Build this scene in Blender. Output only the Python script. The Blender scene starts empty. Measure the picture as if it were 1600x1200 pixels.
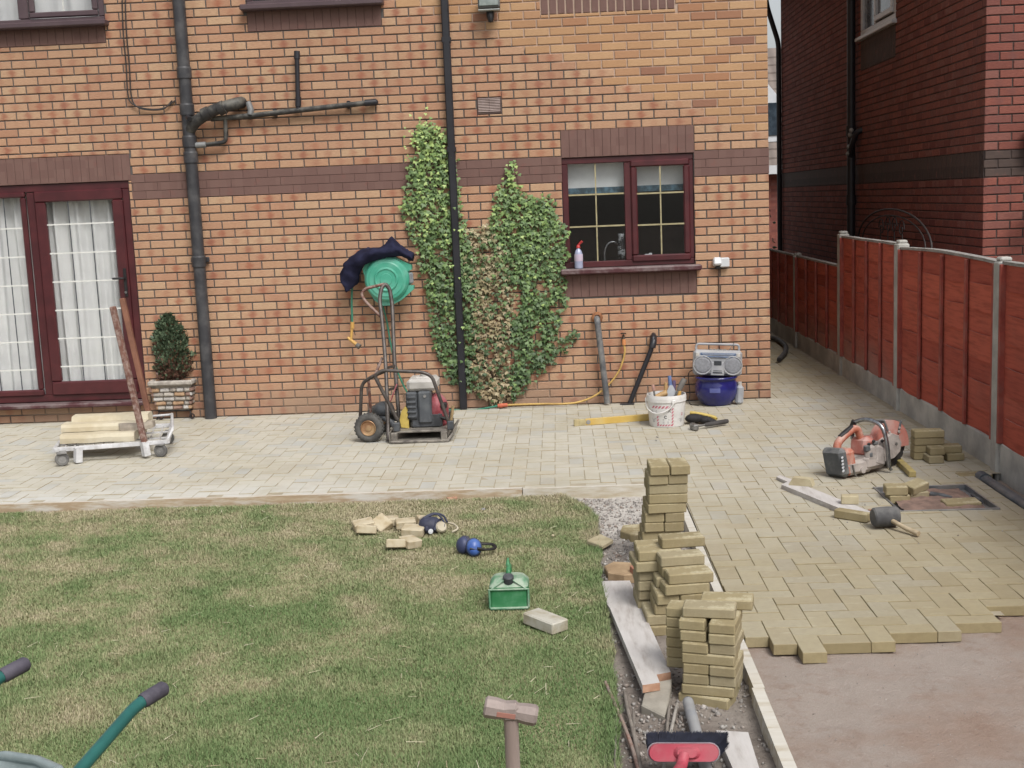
import bpy, math, random
import numpy as np
from mathutils import Vector, Matrix, Euler
random.seed(7); np.random.seed(7)
sc = bpy.context.scene
col = sc.collection
R = math.radians

# ------------------------------------------------------------------ camera
CAM = Vector((-1.90315, -11.13334, 1.87803))
FPX = 1912.44
PITCH, ROLL, YAW = R(8.50709), R(-2.33297), R(-2.36567)
_f = Vector((math.sin(YAW)*math.cos(PITCH), math.cos(YAW)*math.cos(PITCH), -math.sin(PITCH)))
_r = Vector((math.cos(YAW), -math.sin(YAW), 0))
_u = _r.cross(_f)
_r2 = math.cos(ROLL)*_r + math.sin(ROLL)*_u
_u2 = -math.sin(ROLL)*_r + math.cos(ROLL)*_u
cd = bpy.data.cameras.new('camera'); cam = bpy.data.objects.new('camera', cd); col.objects.link(cam)
cd.sensor_width = 36; cd.lens = 36*FPX/1600; cd.clip_start = .05; cd.clip_end = 400
cam.matrix_world = Matrix(((_r2.x, _u2.x, -_f.x, CAM.x), (_r2.y, _u2.y, -_f.y, CAM.y), (_r2.z, _u2.z, -_f.z, CAM.z), (0, 0, 0, 1)))
sc.camera = cam

# ------------------------------------------------------------------ light
SUN_EL, SUN_AZ = R(52), R(152)            # azimuth clockwise from +Y: behind the camera to its right, veiled by cloud
w = bpy.data.worlds.new('World'); sc.world = w; w.use_nodes = True
wn = w.node_tree; wn.nodes.clear()
sky = wn.nodes.new('ShaderNodeTexSky'); sky.sky_type = 'NISHITA'; sky.sun_disc = False
sky.sun_elevation = SUN_EL; sky.sun_rotation = SUN_AZ; sky.dust_density = 4; sky.air_density = 1.2; sky.ozone_density = 1
hsv = wn.nodes.new('ShaderNodeHueSaturation'); hsv.inputs['Saturation'].default_value = .28
bg = wn.nodes.new('ShaderNodeBackground'); bg.inputs['Strength'].default_value = .118
wo = wn.nodes.new('ShaderNodeOutputWorld')
wn.links.new(sky.outputs[0], hsv.inputs['Color']); wn.links.new(hsv.outputs[0], bg.inputs['Color']); wn.links.new(bg.outputs[0], wo.inputs['Surface'])
sd = bpy.data.lights.new('sun', 'SUN'); so = bpy.data.objects.new('sun', sd); col.objects.link(so)
sd.energy = 1.75; sd.angle = R(24); sd.color = (1, .98, .95)
_sdir = Vector((math.sin(SUN_AZ)*math.cos(SUN_EL), math.cos(SUN_AZ)*math.cos(SUN_EL), math.sin(SUN_EL)))
so.rotation_euler = _sdir.to_track_quat('Z', 'Y').to_euler(); so.location = (-3, -12, 9)
vs = sc.view_settings
vs.view_transform = 'Standard'; vs.look = 'None'; vs.gamma = 1; vs.use_curve_mapping = False
vs.exposure = .45

# ------------------------------------------------------------------ picture point -> place on a plane
def ray(px, py): return _f + _r2*((px-800)/FPX) - _u2*((py-600)/FPX)
def G(px, py, z=0.):
    d = ray(px, py); return CAM + d*((z-CAM.z)/d.z)
def V(px, py, Y=0.):
    d = ray(px, py); return CAM + d*((Y-CAM.y)/d.y)
def VX(px, py, X):
    d = ray(px, py); return CAM + d*((X-CAM.x)/d.x)
def pix(p):
    d = Vector(p)-CAM; c = d.dot(_f)
    return 800+FPX*d.dot(_r2)/c, 600-FPX*d.dot(_u2)/c, c

# ------------------------------------------------------------------ materials
K = 1.3
SAT = .82            # the colours below were read off a picture: bring them back to plain base colours
def lin(c):
    c /= 255.
    return c/12.92 if c <= .04045 else ((c+.055)/1.055)**2.4
def C(r, g, b, k=None):
    k = K if k is None else k
    q = [lin(r)/k, lin(g)/k, lin(b)/k]; m_ = .3*q[0]+.55*q[1]+.15*q[2]
    return tuple(m_+(v-m_)*SAT for v in q)+(1,)
class N:
    """small node helper"""
    def __init__(s, name):
        s.m = bpy.data.materials.new(name); s.m.use_nodes = True; s.t = s.m.node_tree; s.t.nodes.clear()
        s.out = s.n('ShaderNodeOutputMaterial'); s.b = s.n('ShaderNodeBsdfPrincipled'); s.l(s.b.outputs[0], s.out.inputs[0])
    def n(s, t, **k):
        o = s.t.nodes.new(t)
        for a, v in k.items(): setattr(o, a, v)
        return o
    def l(s, a, b): s.t.links.new(a, b)
    def put(s, sock, v):
        if isinstance(v, bpy.types.NodeSocket): s.l(v, sock)
        else: sock.default_value = v
    def math(s, op, a, b=0., c=None, clamp=False):
        o = s.n('ShaderNodeMath', operation=op, use_clamp=clamp); s.put(o.inputs[0], a); s.put(o.inputs[1], b)
        if c is not None: s.put(o.inputs[2], c)
        return o.outputs[0]
    def mix(s, f, a, b, mode='MIX'):
        o = s.n('ShaderNodeMix', data_type='RGBA', blend_type=mode); s.put(o.inputs[0], f); s.put(o.inputs[6], a); s.put(o.inputs[7], b); return o.outputs[2]
    def noise(s, scale, detail=4, rough=.55, vec=None):
        o = s.n('ShaderNodeTexNoise'); o.inputs['Scale'].default_value = scale; o.inputs['Detail'].default_value = detail; o.inputs['Roughness'].default_value = rough
        if vec is not None: s.l(vec, o.inputs['Vector'])
        return o.outputs['Fac']
    def step(s, v, a, b, lo=0., hi=1.):
        o = s.n('ShaderNodeMapRange', interpolation_type='SMOOTHSTEP'); s.put(o.inputs[0], v)
        for i, x in ((1, a), (2, b), (3, lo), (4, hi)): s.put(o.inputs[i], x)
        return o.outputs[0]
    def ramp(s, v, stops, interp='LINEAR'):
        o = s.n('ShaderNodeValToRGB'); o.color_ramp.interpolation = interp; s.l(v, o.inputs[0])
        e = o.color_ramp.elements
        while len(e) < len(stops): e.new(.5)
        for q, (p, c) in zip(e, stops): q.position = p; q.color = c
        return o.outputs[0]
    def pos(s): return s.n('ShaderNodeNewGeometry').outputs['Position']
    def obj(s): return s.n('ShaderNodeTexCoord').outputs['Object']
    def bump(s, h, strength=.3, dist=.004):
        o = s.n('ShaderNodeBump'); o.inputs['Strength'].default_value = strength; o.inputs['Distance'].default_value = dist
        s.l(h, o.inputs['Height']); s.l(o.outputs[0], s.b.inputs['Normal'])
    def vscale(s, v, sx, sy, sz):
        o = s.n('ShaderNodeMapping'); s.l(v, o.inputs[0]); o.inputs['Scale'].default_value = (sx, sy, sz); return o.outputs[0]
def mk(name, c1, c2=None, rough=.6, metal=0., scale=9, bump=0., bscale=90, dust=None, spec=.4, world=False, stretch=None):
    g = N(name); v = g.pos() if world else g.obj()
    if stretch: v = g.vscale(v, *stretch)
    f = g.noise(scale, 5, .6, v)
    c2 = c2 or tuple(x*.72 for x in c1[:3])+(1,)
    colr = g.mix(g.step(f, .33, .68), c2, c1)
    if dust:                                     # dust = (colour, amount, scale): settled cement and stone dust
        d = g.noise(dust[2], 6, .65, v)
        up = g.n('ShaderNodeSeparateXYZ'); g.l(g.n('ShaderNodeNewGeometry').outputs['Normal'], up.inputs[0])
        k = g.math('ADD', d, g.math('MULTIPLY', up.outputs[2], .13))
        colr = g.mix(g.math('MULTIPLY', g.step(k, .42, .68), dust[1]), colr, dust[0])
    g.l(colr, g.b.inputs['Base Color'])
    g.b.inputs['Roughness'].default_value = rough; g.b.inputs['Metallic'].default_value = metal
    g.b.inputs['Specular IOR Level'].default_value = spec
    if bump: g.bump(g.noise(bscale, 4, .6, v), bump)
    return g.m

# ------------------------------------------------------------------ mesh builder
class MB:
    def __init__(s): s.v = []; s.f = []; s.m = []; s.s = []
    def add(s, vs, fs, mi=0, smooth=False, M=None):
        o = len(s.v)
        s.v += [tuple(M @ Vector(a)) if M else tuple(a) for a in vs]
        for f in fs: s.f.append([i+o for i in f]); s.m.append(mi); s.s.append(smooth)
        return s
    def box(s, c, d, rot=None, bev=0., mi=0, M=None):
        x, y, z = d[0]/2, d[1]/2, d[2]/2
        T = Matrix.Translation(c)
        if rot is not None: T = T @ (rot.to_4x4() if isinstance(rot, Matrix) else Euler(rot).to_matrix().to_4x4())
        if M: T = M @ T
        if bev <= 0:
            vs = [(i*x, j*y, k*z) for i in (-1, 1) for j in (-1, 1) for k in (-1, 1)]
            return s.add(vs, [(0, 1, 3, 2), (4, 6, 7, 5), (0, 4, 5, 1), (2, 3, 7, 6), (0, 2, 6, 4), (1, 5, 7, 3)], mi, False, T)
        b = min(bev, x*.95, y*.95, z*.95); vs = []; ix = {}
        for i in (-1, 1):
            for j in (-1, 1):
                for k in (-1, 1):
                    for a in range(3):
                        q = [i*(x-b), j*(y-b), k*(z-b)]; q[a] = (i*x, j*y, k*z)[a]
                        ix[i, j, k, a] = len(vs); vs.append(q)
        fs = []
        for sg in (-1, 1):
            for a in range(3):
                o1, o2 = (a+1) % 3, (a+2) % 3; q = []
                for p1, p2 in ((-1, -1), (1, -1), (1, 1), (-1, 1)):
                    t = [0]*3; t[a] = sg; t[o1] = p1; t[o2] = p2; q.append(ix[t[0], t[1], t[2], a])
                fs.append(q if sg > 0 else q[::-1])
        for a in range(3):
            o1, o2 = (a+1) % 3, (a+2) % 3
            for p1 in (-1, 1):
                for p2 in (-1, 1):
                    t0 = [0]*3; t0[a] = -1; t0[o1] = p1; t0[o2] = p2; t1 = t0[:]; t1[a] = 1
                    q = [ix[(*t0, o1)], ix[(*t1, o1)], ix[(*t1, o2)], ix[(*t0, o2)]]
                    fs.append(q if p1*p2 > 0 else q[::-1])
        for i in (-1, 1):
            for j in (-1, 1):
                for k in (-1, 1):
                    q = [ix[i, j, k, 0], ix[i, j, k, 1], ix[i, j, k, 2]]; fs.append(q if i*j*k > 0 else q[::-1])
        return s.add(vs, fs, mi, False, T)
    def bar(s, a, b, wdt, hgt=None, bev=0., mi=0, up=(0, 0, 1)):
        """box bar from a to b, wdt across, hgt along 'up'"""
        a, b = Vector(a), Vector(b); d = b-a; L = d.length; x = d.normalized(); u = Vector(up)
        if abs(x.dot(u)) > .98: u = Vector((0, 1, 0))
        y = u.cross(x).normalized(); zz = x.cross(y)
        Mx = Matrix(((x.x, y.x, zz.x), (x.y, y.y, zz.y), (x.z, y.z, zz.z)))
        return s.box((a+b)/2, (L, wdt, hgt or wdt), Mx, bev, mi)
    def tube(s, pts, r, n=10, mi=0, caps=True, smooth=True, flat=1.):
        pts = [Vector(p) for p in pts]; k = len(pts)
        rr = r if isinstance(r, (list, tuple)) else [r]*k
        tg = [(pts[min(i+1, k-1)]-pts[max(i-1, 0)]).normalized() for i in range(k)]
        u = Vector((0, 0, 1)) if abs(tg[0].z) < .9 else Vector((0, 1, 0))
        u = (u-tg[0]*u.dot(tg[0])).normalized(); vs = []; fs = []
        for i in range(k):
            u = (u-tg[i]*u.dot(tg[i])).normalized(); w_ = tg[i].cross(u)
            for j in range(n):
                a = 2*math.pi*j/n; vs.append(pts[i]+(u*math.cos(a)*flat+w_*math.sin(a))*rr[i])
        for i in range(k-1):
            for j in range(n):
                fs.append((i*n+j, i*n+(j+1) % n, (i+1)*n+(j+1) % n, (i+1)*n+j))
        s.add(vs, fs, mi, smooth)
        if caps:
            s.add(vs[:n], [tuple(range(n))[::-1]], mi); s.add(vs[-n:], [tuple(range(n))], mi)
        return s
    def lathe(s, prof, n=24, M=None, mi=0, smooth=True, arc=2*math.pi, breaks=True):
        """profile of (radius, z); flat-shaded across each profile corner by separate rings"""
        segs = [(prof[i], prof[i+1]) for i in range(len(prof)-1)]
        full = abs(arc-2*math.pi) < 1e-6; m = n if full else n+1
        for (r0, z0), (r1, z1) in segs:
            vs = [(r*math.cos(arc*j/n), r*math.sin(arc*j/n), z) for r, z in ((r0, z0), (r1, z1)) for j in range(m)]
            fs = [(j, (j+1) % m, m+(j+1) % m, m+j) for j in range(n)]
            s.add(vs, fs, mi, smooth, M)
        return s
    def rev(s, prof, n=24, M=None, mi=0):
        """smooth lathe sharing rings"""
        vs = [(r*math.cos(2*math.pi*j/n), r*math.sin(2*math.pi*j/n), z) for r, z in prof for j in range(n)]
        fs = [(i*n+j, i*n+(j+1) % n, (i+1)*n+(j+1) % n, (i+1)*n+j) for i in range(len(prof)-1) for j in range(n)]
        return s.add(vs, fs, mi, True, M)
    def prism(s, poly, depth, M=None, mi=0, taper=1.):
        """2-D outline in local xy extruded along local z from 0 to depth"""
        n = len(poly); cx = sum(p[0] for p in poly)/n; cy = sum(p[1] for p in poly)/n
        vs = [(x, y, 0) for x, y in poly]+[(cx+(x-cx)*taper, cy+(y-cy)*taper, depth) for x, y in poly]
        fs = [tuple(range(n))[::-1], tuple(range(n, 2*n))]+[(i, (i+1) % n, n+(i+1) % n, n+i) for i in range(n)]
        return s.add(vs, fs, mi, False, M)
    def ball(s, c, r, n=12, m=8, mi=0, M=None, jit=0):
        if not isinstance(r, (tuple, list)): r = (r, r, r)
        vs = []; fs = []
        for i in range(m+1):
            t = math.pi*i/m
            for j in range(n):
                a = 2*math.pi*j/n; q = 1+random.uniform(-jit, jit)
                vs.append((c[0]+r[0]*q*math.sin(t)*math.cos(a), c[1]+r[1]*q*math.sin(t)*math.sin(a), c[2]+r[2]*q*math.cos(t)))
        for i in range(m):
            for j in range(n): fs.append((i*n+j, (i+1)*n+j, (i+1)*n+(j+1) % n, i*n+(j+1) % n))
        return s.add(vs, fs, mi, True, M)
    def mesh(s, name, mats, off=None):
        me = bpy.data.meshes.new(name)
        v = s.v if off is None else [(a[0]-off[0], a[1]-off[1], a[2]-off[2]) for a in s.v]
        me.from_pydata(v, [], s.f)
        for m in (mats if isinstance(mats, (list, tuple)) else [mats]): me.materials.append(m)
        me.polygons.foreach_set('material_index', s.m); me.polygons.foreach_set('use_smooth', s.s); me.update()
        return me
    def build(s, name, mats, parent=None, loc=None, rot=None, world=True):
        """one object; when 'world' the vertices are world coordinates and become local to the parent's base"""
        off = wloc(parent) if (parent is not None and world) else (Vector(loc) if (loc is not None and world) else None)
        o = bpy.data.objects.new(name, s.mesh(name, mats, off)); col.objects.link(o)
        if parent is not None: o.parent = parent
        if loc is not None and parent is None: o.location = loc
        if loc is not None and parent is not None and not world: o.location = loc
        if rot is not None: o.rotation_euler = rot
        return o
def wloc(o):
    v = Vector((0, 0, 0))
    while o is not None: v += o.location; o = o.parent
    return v
def tag(o, label=None, cat=None, group=None, kind=None):
    for k_, v_ in (('label', label), ('category', cat), ('group', group), ('kind', kind)):
        if v_: o[k_] = v_
    return o
def thing(name, label, cat, loc=(0, 0, 0), rot=(0, 0, 0), group=None):
    o = bpy.data.objects.new(name, None); col.objects.link(o); o.empty_display_size = .1
    o.location = loc; o.rotation_euler = rot
    return tag(o, label, cat, group)
def link(name, me, parent=None, loc=(0, 0, 0), rot=(0, 0, 0)):
    o = bpy.data.objects.new(name, me); col.objects.link(o); o.location = loc; o.rotation_euler = rot
    if parent is not None: o.parent = parent
    return o
def fillet(pts, r, n=5):
    """round the corners of a polyline"""
    pts = [Vector(p) for p in pts]; out = [pts[0]]
    for i in range(1, len(pts)-1):
        a, b, c = pts[i-1], pts[i], pts[i+1]
        k = min(r, (a-b).length*.45, (c-b).length*.45); p, q = b+(a-b).normalized()*k, b+(c-b).normalized()*k
        for j in range(n+1):
            t = j/n; out.append(p*(1-t)**2+b*2*t*(1-t)+q*t*t)
    return out+[pts[-1]]
def spline(pts, n=6):
    """Catmull-Rom through the points"""
    p = [Vector(a) for a in pts]; p = [p[0]*2-p[1]]+p+[p[-1]*2-p[-2]]; out = []
    for i in range(1, len(p)-2):
        for j in range(n):
            t = j/n; a, b, c, d = p[i-1:i+3]
            out.append(.5*((2*b)+(c-a)*t+(2*a-5*b+4*c-d)*t*t+(3*b-a-3*c+d)*t**3))
    return out+[p[-2]]
def npmesh(name, verts, faces, mat, attr=None):
    """big mesh of triangles from numpy arrays; attr = per-vertex float 'tint'"""
    me = bpy.data.meshes.new(name); nv, nf = len(verts), len(faces)
    me.vertices.add(nv); me.vertices.foreach_set('co', np.asarray(verts, np.float32).ravel())
    me.loops.add(nf*3); me.loops.foreach_set('vertex_index', np.asarray(faces, np.int32).ravel())
    me.polygons.add(nf); me.polygons.foreach_set('loop_start', np.arange(0, nf*3, 3, dtype=np.int32))
    me.polygons.foreach_set('loop_total', np.full(nf, 3, np.int32))
    me.materials.append(mat); me.update(calc_edges=True)
    if attr is not None:
        a = me.attributes.new('tint', 'FLOAT', 'POINT'); a.data.foreach_set('value', np.asarray(attr, np.float32))
    return me
def pip(x, y, poly):
    c = False; n = len(poly)
    for i in range(n):
        x0, y0 = poly[i]; x1, y1 = poly[i-1]
        if (y0 > y) != (y1 > y) and x < (x1-x0)*(y-y0)/(y1-y0)+x0: c = not c
    return c

# ================================================================== materials of the setting
def brick_mat(name, cols, patch, off=(0, 0, 0), ext=False, red=False):
    g = N(name); p = g.pos(); sp = g.n('ShaderNodeSeparateXYZ'); g.l(p, sp.inputs[0])
    sn = g.n('ShaderNodeSeparateXYZ'); g.l(g.n('ShaderNodeNewGeometry').outputs['True Normal'], sn.inputs[0])
    side = g.math('GREATER_THAN', g.math('ABSOLUTE', sn.outputs[0]), .75)
    ux = g.math('SUBTRACT', sp.outputs[0], off[0]); uy = g.math('SUBTRACT', sp.outputs[1], off[1])
    u = g.math('ADD', g.math('MULTIPLY', ux, g.math('SUBTRACT', 1., side)), g.math('MULTIPLY', uy, side))
    z = g.math('DIVIDE', g.math('SUBTRACT', sp.outputs[2], off[2]), .075)
    row = g.math('FLOOR', z); even = g.math('SUBTRACT', 1., g.math('FLOORED_MODULO', row, 2.))
    uu = g.math('DIVIDE', g.math('ADD', u, g.math('MULTIPLY', even, .1125)), .225)
    cl = g.math('FLOOR', uu); fu = g.math('SUBTRACT', g.math('FRACT', uu), .52); fz = g.math('SUBTRACT', g.math('FRACT', z), .5)
    cv = g.n('ShaderNodeCombineXYZ'); g.l(row, cv.inputs[0]); g.l(cl, cv.inputs[1])
    wn_ = g.n('ShaderNodeTexWhiteNoise', noise_dimensions='2D'); g.l(cv.outputs[0], wn_.inputs['Vector'])
    rs = g.n('ShaderNodeSeparateXYZ'); g.l(wn_.outputs['Color'], rs.inputs[0])
    base = g.ramp(rs.outputs[0], [(i/(len(cols)-1), c) for i, c in enumerate(cols)])
    n1 = g.noise(14, 4, .6, g.vscale(p, 1, 1, 3)); n2 = g.noise(60, 3, .6, g.vscale(p, .5, .5, 3))
    base = g.mix(g.step(n2, .3, .7, 0, .35), base, C(150, 105, 68) if not red else C(80, 40, 34))
    rad = g.math('ADD', g.math('ABSOLUTE', g.math('ADD', fu, g.math('MULTIPLY', g.math('SUBTRACT', n1, .5), .35))), g.math('MULTIPLY', g.math('ABSOLUTE', fz), .22))
    pm = g.math('MULTIPLY', g.step(rad, .30, .02), g.step(rs.outputs[1], .15, .95, .05, .78))
    pcol = g.mix(rs.outputs[2], *patch)
    c = g.mix(pm, base, pcol)
    if ext:   # newer, smoother and yellower bricks of the toothed-in extension
        e = g.math('GREATER_THAN', g.math('ADD', g.math('MULTIPLY', row, .075), g.math('MULTIPLY', cl, .225*.415)), g.math('ADD', 2.24, g.math('MULTIPLY', rs.outputs[1], .08)))
        newc = g.ramp(rs.outputs[1], [(0, C(196, 146, 98)), (.45, C(206, 158, 106)), (.7, C(212, 168, 118)), (.9, C(188, 132, 90)), (1, C(156, 108, 88))])
        newc = g.mix(g.step(n2, .35, .7, 0, .3), newc, C(178, 122, 76))
        c = g.mix(e, c, newc)
        # mortar smeared over the lowest courses
        sm = g.math('MULTIPLY', g.step(sp.outputs[2], .42, .05), g.step(g.noise(1.1, 4, .6, p), .42, .62))
        c = g.mix(g.math('MULTIPLY', sm, .75), c, C(176, 146, 116))
        sm2 = g.math('MULTIPLY', g.step(sp.outputs[2], .30, .0), .35)
        c = g.mix(sm2, c, C(150, 118, 104))
    big = g.noise(.9, 3, .6, p)
    c = g.mix(g.step(big, .35, .75, 0, .18), c, C(140, 104, 84) if not red else C(70, 44, 40))
    if red:
        # lime bloom
        c = g.mix(g.math('MULTIPLY', g.step(g.noise(7, 4, .7, p), .60, .78), .5), c, C(150, 118, 112))
    g.l(c, g.b.inputs['Base Color']); g.b.inputs['Roughness'].default_value = .9; g.b.inputs['Specular IOR Level'].default_value = .2
    g.bump(g.noise(55, 4, .65, g.vscale(p, .45, .45, 2.6)), .55, .004)
    return g.m
M_brick = brick_mat('buff_brick', [C(208, 158, 118), C(214, 168, 128), C(198, 144, 108), C(216, 176, 134), C(204, 150, 113), C(208, 162, 120)], (C(176, 100, 66), C(160, 88, 66)), ext=True)
NB = (1.787, -.3, -.112)
M_redbrick = brick_mat('red_brick', [C(160, 88, 72), C(172, 98, 80), C(146, 80, 66), C(164, 104, 90), C(138, 74, 64)], (C(142, 78, 66), C(126, 80, 74)), off=NB, red=True)
def mortar_mat():
    g = N('mortar'); p = g.pos(); sp = g.n('ShaderNodeSeparateXYZ'); g.l(p, sp.inputs[0])
    e = g.step(g.math('ADD', sp.outputs[2], g.math('MULTIPLY', sp.outputs[0], .415)), 2.29, 2.33)
    n = g.noise(30, 4, .6, p)
    old = g.mix(n, C(88, 82, 80), C(112, 104, 98)); new = g.mix(n, C(182, 150, 128), C(204, 176, 154))
    c = g.mix(e, old, new)
    sm = g.math('MULTIPLY', g.step(sp.outputs[2], .42, .05), g.step(g.noise(1.1, 4, .6, p), .42, .62))
    c = g.mix(g.math('MULTIPLY', sm, .85), c, C(168, 140, 114))
    g.l(c, g.b.inputs['Base Color']); g.b.inputs['Roughness'].default_value = .95
    g.bump(g.noise(120, 3, .6, p), .3); return g.m
M_mortar = mortar_mat()
M_mortar_red = mk('grey_mortar', C(92, 78, 72), C(70, 58, 56), .95, scale=20, world=True, bump=.2)
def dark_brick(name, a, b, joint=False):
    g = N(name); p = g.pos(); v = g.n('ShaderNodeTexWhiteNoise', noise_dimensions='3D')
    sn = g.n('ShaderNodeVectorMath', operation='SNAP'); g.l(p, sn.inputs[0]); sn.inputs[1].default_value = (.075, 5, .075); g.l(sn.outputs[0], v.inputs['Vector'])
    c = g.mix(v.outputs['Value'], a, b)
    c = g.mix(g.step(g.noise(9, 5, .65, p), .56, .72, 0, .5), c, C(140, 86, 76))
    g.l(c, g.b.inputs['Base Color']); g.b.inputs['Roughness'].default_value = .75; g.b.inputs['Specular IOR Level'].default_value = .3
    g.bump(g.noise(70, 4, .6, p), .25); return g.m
M_dark = dark_brick('brown_brick', C(130, 96, 86), C(122, 88, 79))
M_dark_mortar = mk('brown_mortar', C(120, 90, 82), C(108, 80, 73), .9, scale=14, world=True)
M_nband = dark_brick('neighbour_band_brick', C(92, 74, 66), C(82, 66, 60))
def paver_mat(name, laid):
    g = N(name); p = g.pos(); o = g.obj()
    at = g.n('ShaderNodeAttribute'); at.attribute_name = 'tint'; t = at.outputs['Fac']
    if not laid: t = g.n('ShaderNodeObjectInfo').outputs['Random']
    c = g.ramp(t, [(0, C(166, 149, 106)), (.3, C(172, 156, 112)), (.55, C(162, 145, 101)), (.75, C(176, 161, 119)), (.9, C(168, 155, 122)), (1, C(158, 142, 100))])
    n = g.noise(24, 5, .65, p if laid else o)
    c = g.mix(g.step(n, .35, .72, 0, .35), c, C(136, 118, 80))
    nm = g.n('ShaderNodeSeparateXYZ'); g.l(g.n('ShaderNodeNewGeometry').outputs['Normal'], nm.inputs[0])
    topm = g.step(nm.outputs[2], .6, .9)
    if laid:
        sp = g.n('ShaderNodeSeparateXYZ'); g.l(p, sp.inputs[0])
        # kiln-dried sand and stone dust brushed over the finished part: thick on the patio, thinning to the unfinished edge; pale mix also reduced along the passage
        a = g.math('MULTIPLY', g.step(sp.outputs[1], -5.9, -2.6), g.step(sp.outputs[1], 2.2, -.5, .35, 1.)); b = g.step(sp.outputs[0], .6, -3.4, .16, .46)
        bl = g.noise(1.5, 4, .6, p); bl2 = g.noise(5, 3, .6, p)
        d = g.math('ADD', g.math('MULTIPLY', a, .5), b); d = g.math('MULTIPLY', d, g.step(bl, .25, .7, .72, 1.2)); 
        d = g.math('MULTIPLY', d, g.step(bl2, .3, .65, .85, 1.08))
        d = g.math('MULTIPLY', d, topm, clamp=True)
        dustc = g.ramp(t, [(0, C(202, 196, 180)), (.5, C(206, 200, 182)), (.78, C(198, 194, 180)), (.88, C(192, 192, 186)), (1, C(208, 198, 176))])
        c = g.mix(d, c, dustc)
        edge = g.math('MULTIPLY', g.step(sp.outputs[1], -2.7, -3.15), g.step(sp.outputs[0], -2.6, -4.2))
        c = g.mix(g.math('MULTIPLY', g.math('MULTIPLY', edge, topm), g.step(bl2, .3, .6, .2, .75)), c, C(216, 214, 206))
        # scuffed, limey blocks near the edge
        f = g.math('MULTIPLY', g.step(g.noise(26, 3, .7, g.vscale(p, .3, 1, 1)), .58, .72), g.math('MULTIPLY', topm, .35))
        c = g.mix(f, c, C(206, 196, 166))
    else:
        f = g.math('MULTIPLY', g.step(g.noise(13, 4, .7, o), .45, .66), g.math('ADD', g.math('MULTIPLY', topm, .62), .14))
        c = g.mix(f, c, C(214, 202, 164))
    g.l(c, g.b.inputs['Base Color']); g.b.inputs['Roughness'].default_value = .92; g.b.inputs['Specular IOR Level'].default_value = .2
    g.bump(g.noise(160, 3, .7, p if laid else o), .35, .003); return g.m
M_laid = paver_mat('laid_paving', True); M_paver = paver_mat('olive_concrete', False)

# ================================================================== ground, sand, soil, lawn
def sheet(name, x0, x1, y0, y1, z, mat, nx=1, ny=1, fn=None, kind='structure'):
    vs = []; fs = []
    for j in range(ny+1):
        for i in range(nx+1):
            x = x0+(x1-x0)*i/nx; y = y0+(y1-y0)*j/ny; vs.append((x, y, z+(fn(x, y) if fn else 0)))
    for j in range(ny):
        for i in range(nx): a = j*(nx+1)+i; fs.append((a, a+1, a+nx+2, a+nx+1))
    m = MB(); m.add(vs, fs, 0, fn is not None); o = m.build(name, mat); return tag(o, kind=kind)
from mathutils import noise as mn
M_earth = mk('earth', C(120, 104, 88), C(88, 76, 66), .95, scale=3, world=True, bump=.4, bscale=40)
sheet('ground', -70, 70, -70, 70, -.18, M_earth)
def sand_mat():
    g = N('bedding_sand'); p = g.pos()
    a = g.noise(1.3, 5, .62, p); b = g.noise(9, 5, .7, p)
    c = g.mix(g.step(a, .40, .62), C(180, 154, 136), C(190, 176, 164))
    c = g.mix(g.step(b, .5, .72, 0, .5), c, C(160, 128, 108))
    c = g.mix(g.step(g.noise(190, 3, .8, p), .35, .68, 0, .3), c, C(150, 120, 102)); c = g.mix(g.step(g.noise(70, 3, .7, p), .64, .72, 0, .7), c, C(200, 190, 178))
    c = g.mix(g.step(g.noise(45, 3, .7, p), .68, .76, 0, .5), c, C(104, 82, 72))
    g.l(c, g.b.inputs['Base Color']); g.b.inputs['Roughness'].default_value = .95; g.b.inputs['Specular IOR Level'].default_value = .15
    tr_ = g.n('ShaderNodeTexWave', wave_type='BANDS', bands_direction='Y'); g.l(p, tr_.inputs[0]); tr_.inputs['Scale'].default_value = .55; tr_.inputs['Distortion'].default_value = 5; tr_.inputs['Detail'].default_value = 3
    h_ = g.math('ADD', g.math('MULTIPLY', g.noise(130, 5, .8, p), 1.2), g.math('ADD', g.math('MULTIPLY', g.noise(22, 5, .75, p), .9), g.math('MULTIPLY', tr_.outputs['Fac'], .35)))
    g.bump(h_, .9, .008); return g.m
M_sand = sand_mat()
sheet('sand_bed', -1.168, .93, -9, -3.24, -.047, M_sand, 110, 300, lambda x, y: .006*mn.noise((x*3, y*3, 0))+.004*mn.noise((x*13, y*13, 3))+.002*mn.noise((x*40, y*40, 3))-.004)
M_joint = mk('jointing_sand', C(190, 178, 152), C(168, 156, 130), .95, scale=7, world=True, bump=.3)
sheet('jointing_sand', -8.6, .93, -3.238, 0, -.0032, M_joint)
sheet('jointing_sand', -.002, .93, 0, 12, -.0045, M_joint)
JF = lambda x, y: -.0 if y > -4.2 else -.012*(-4.2-y)
sheet('jointing_sand', -1.166, .02, -5.85, -3.242, -.0045, M_joint, 6, 30, JF)
sheet('jointing_sand', .62, .72, -5.15, -3.242, -.0045, M_joint, 2, 30, JF)
sheet('jointing_sand', .021, .619, -3.525, -3.242, -.0045, M_joint)
sheet('jointing_sand', .021, .619, -5.35, -4.135, -.0045, M_joint, 3, 24, JF)
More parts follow.
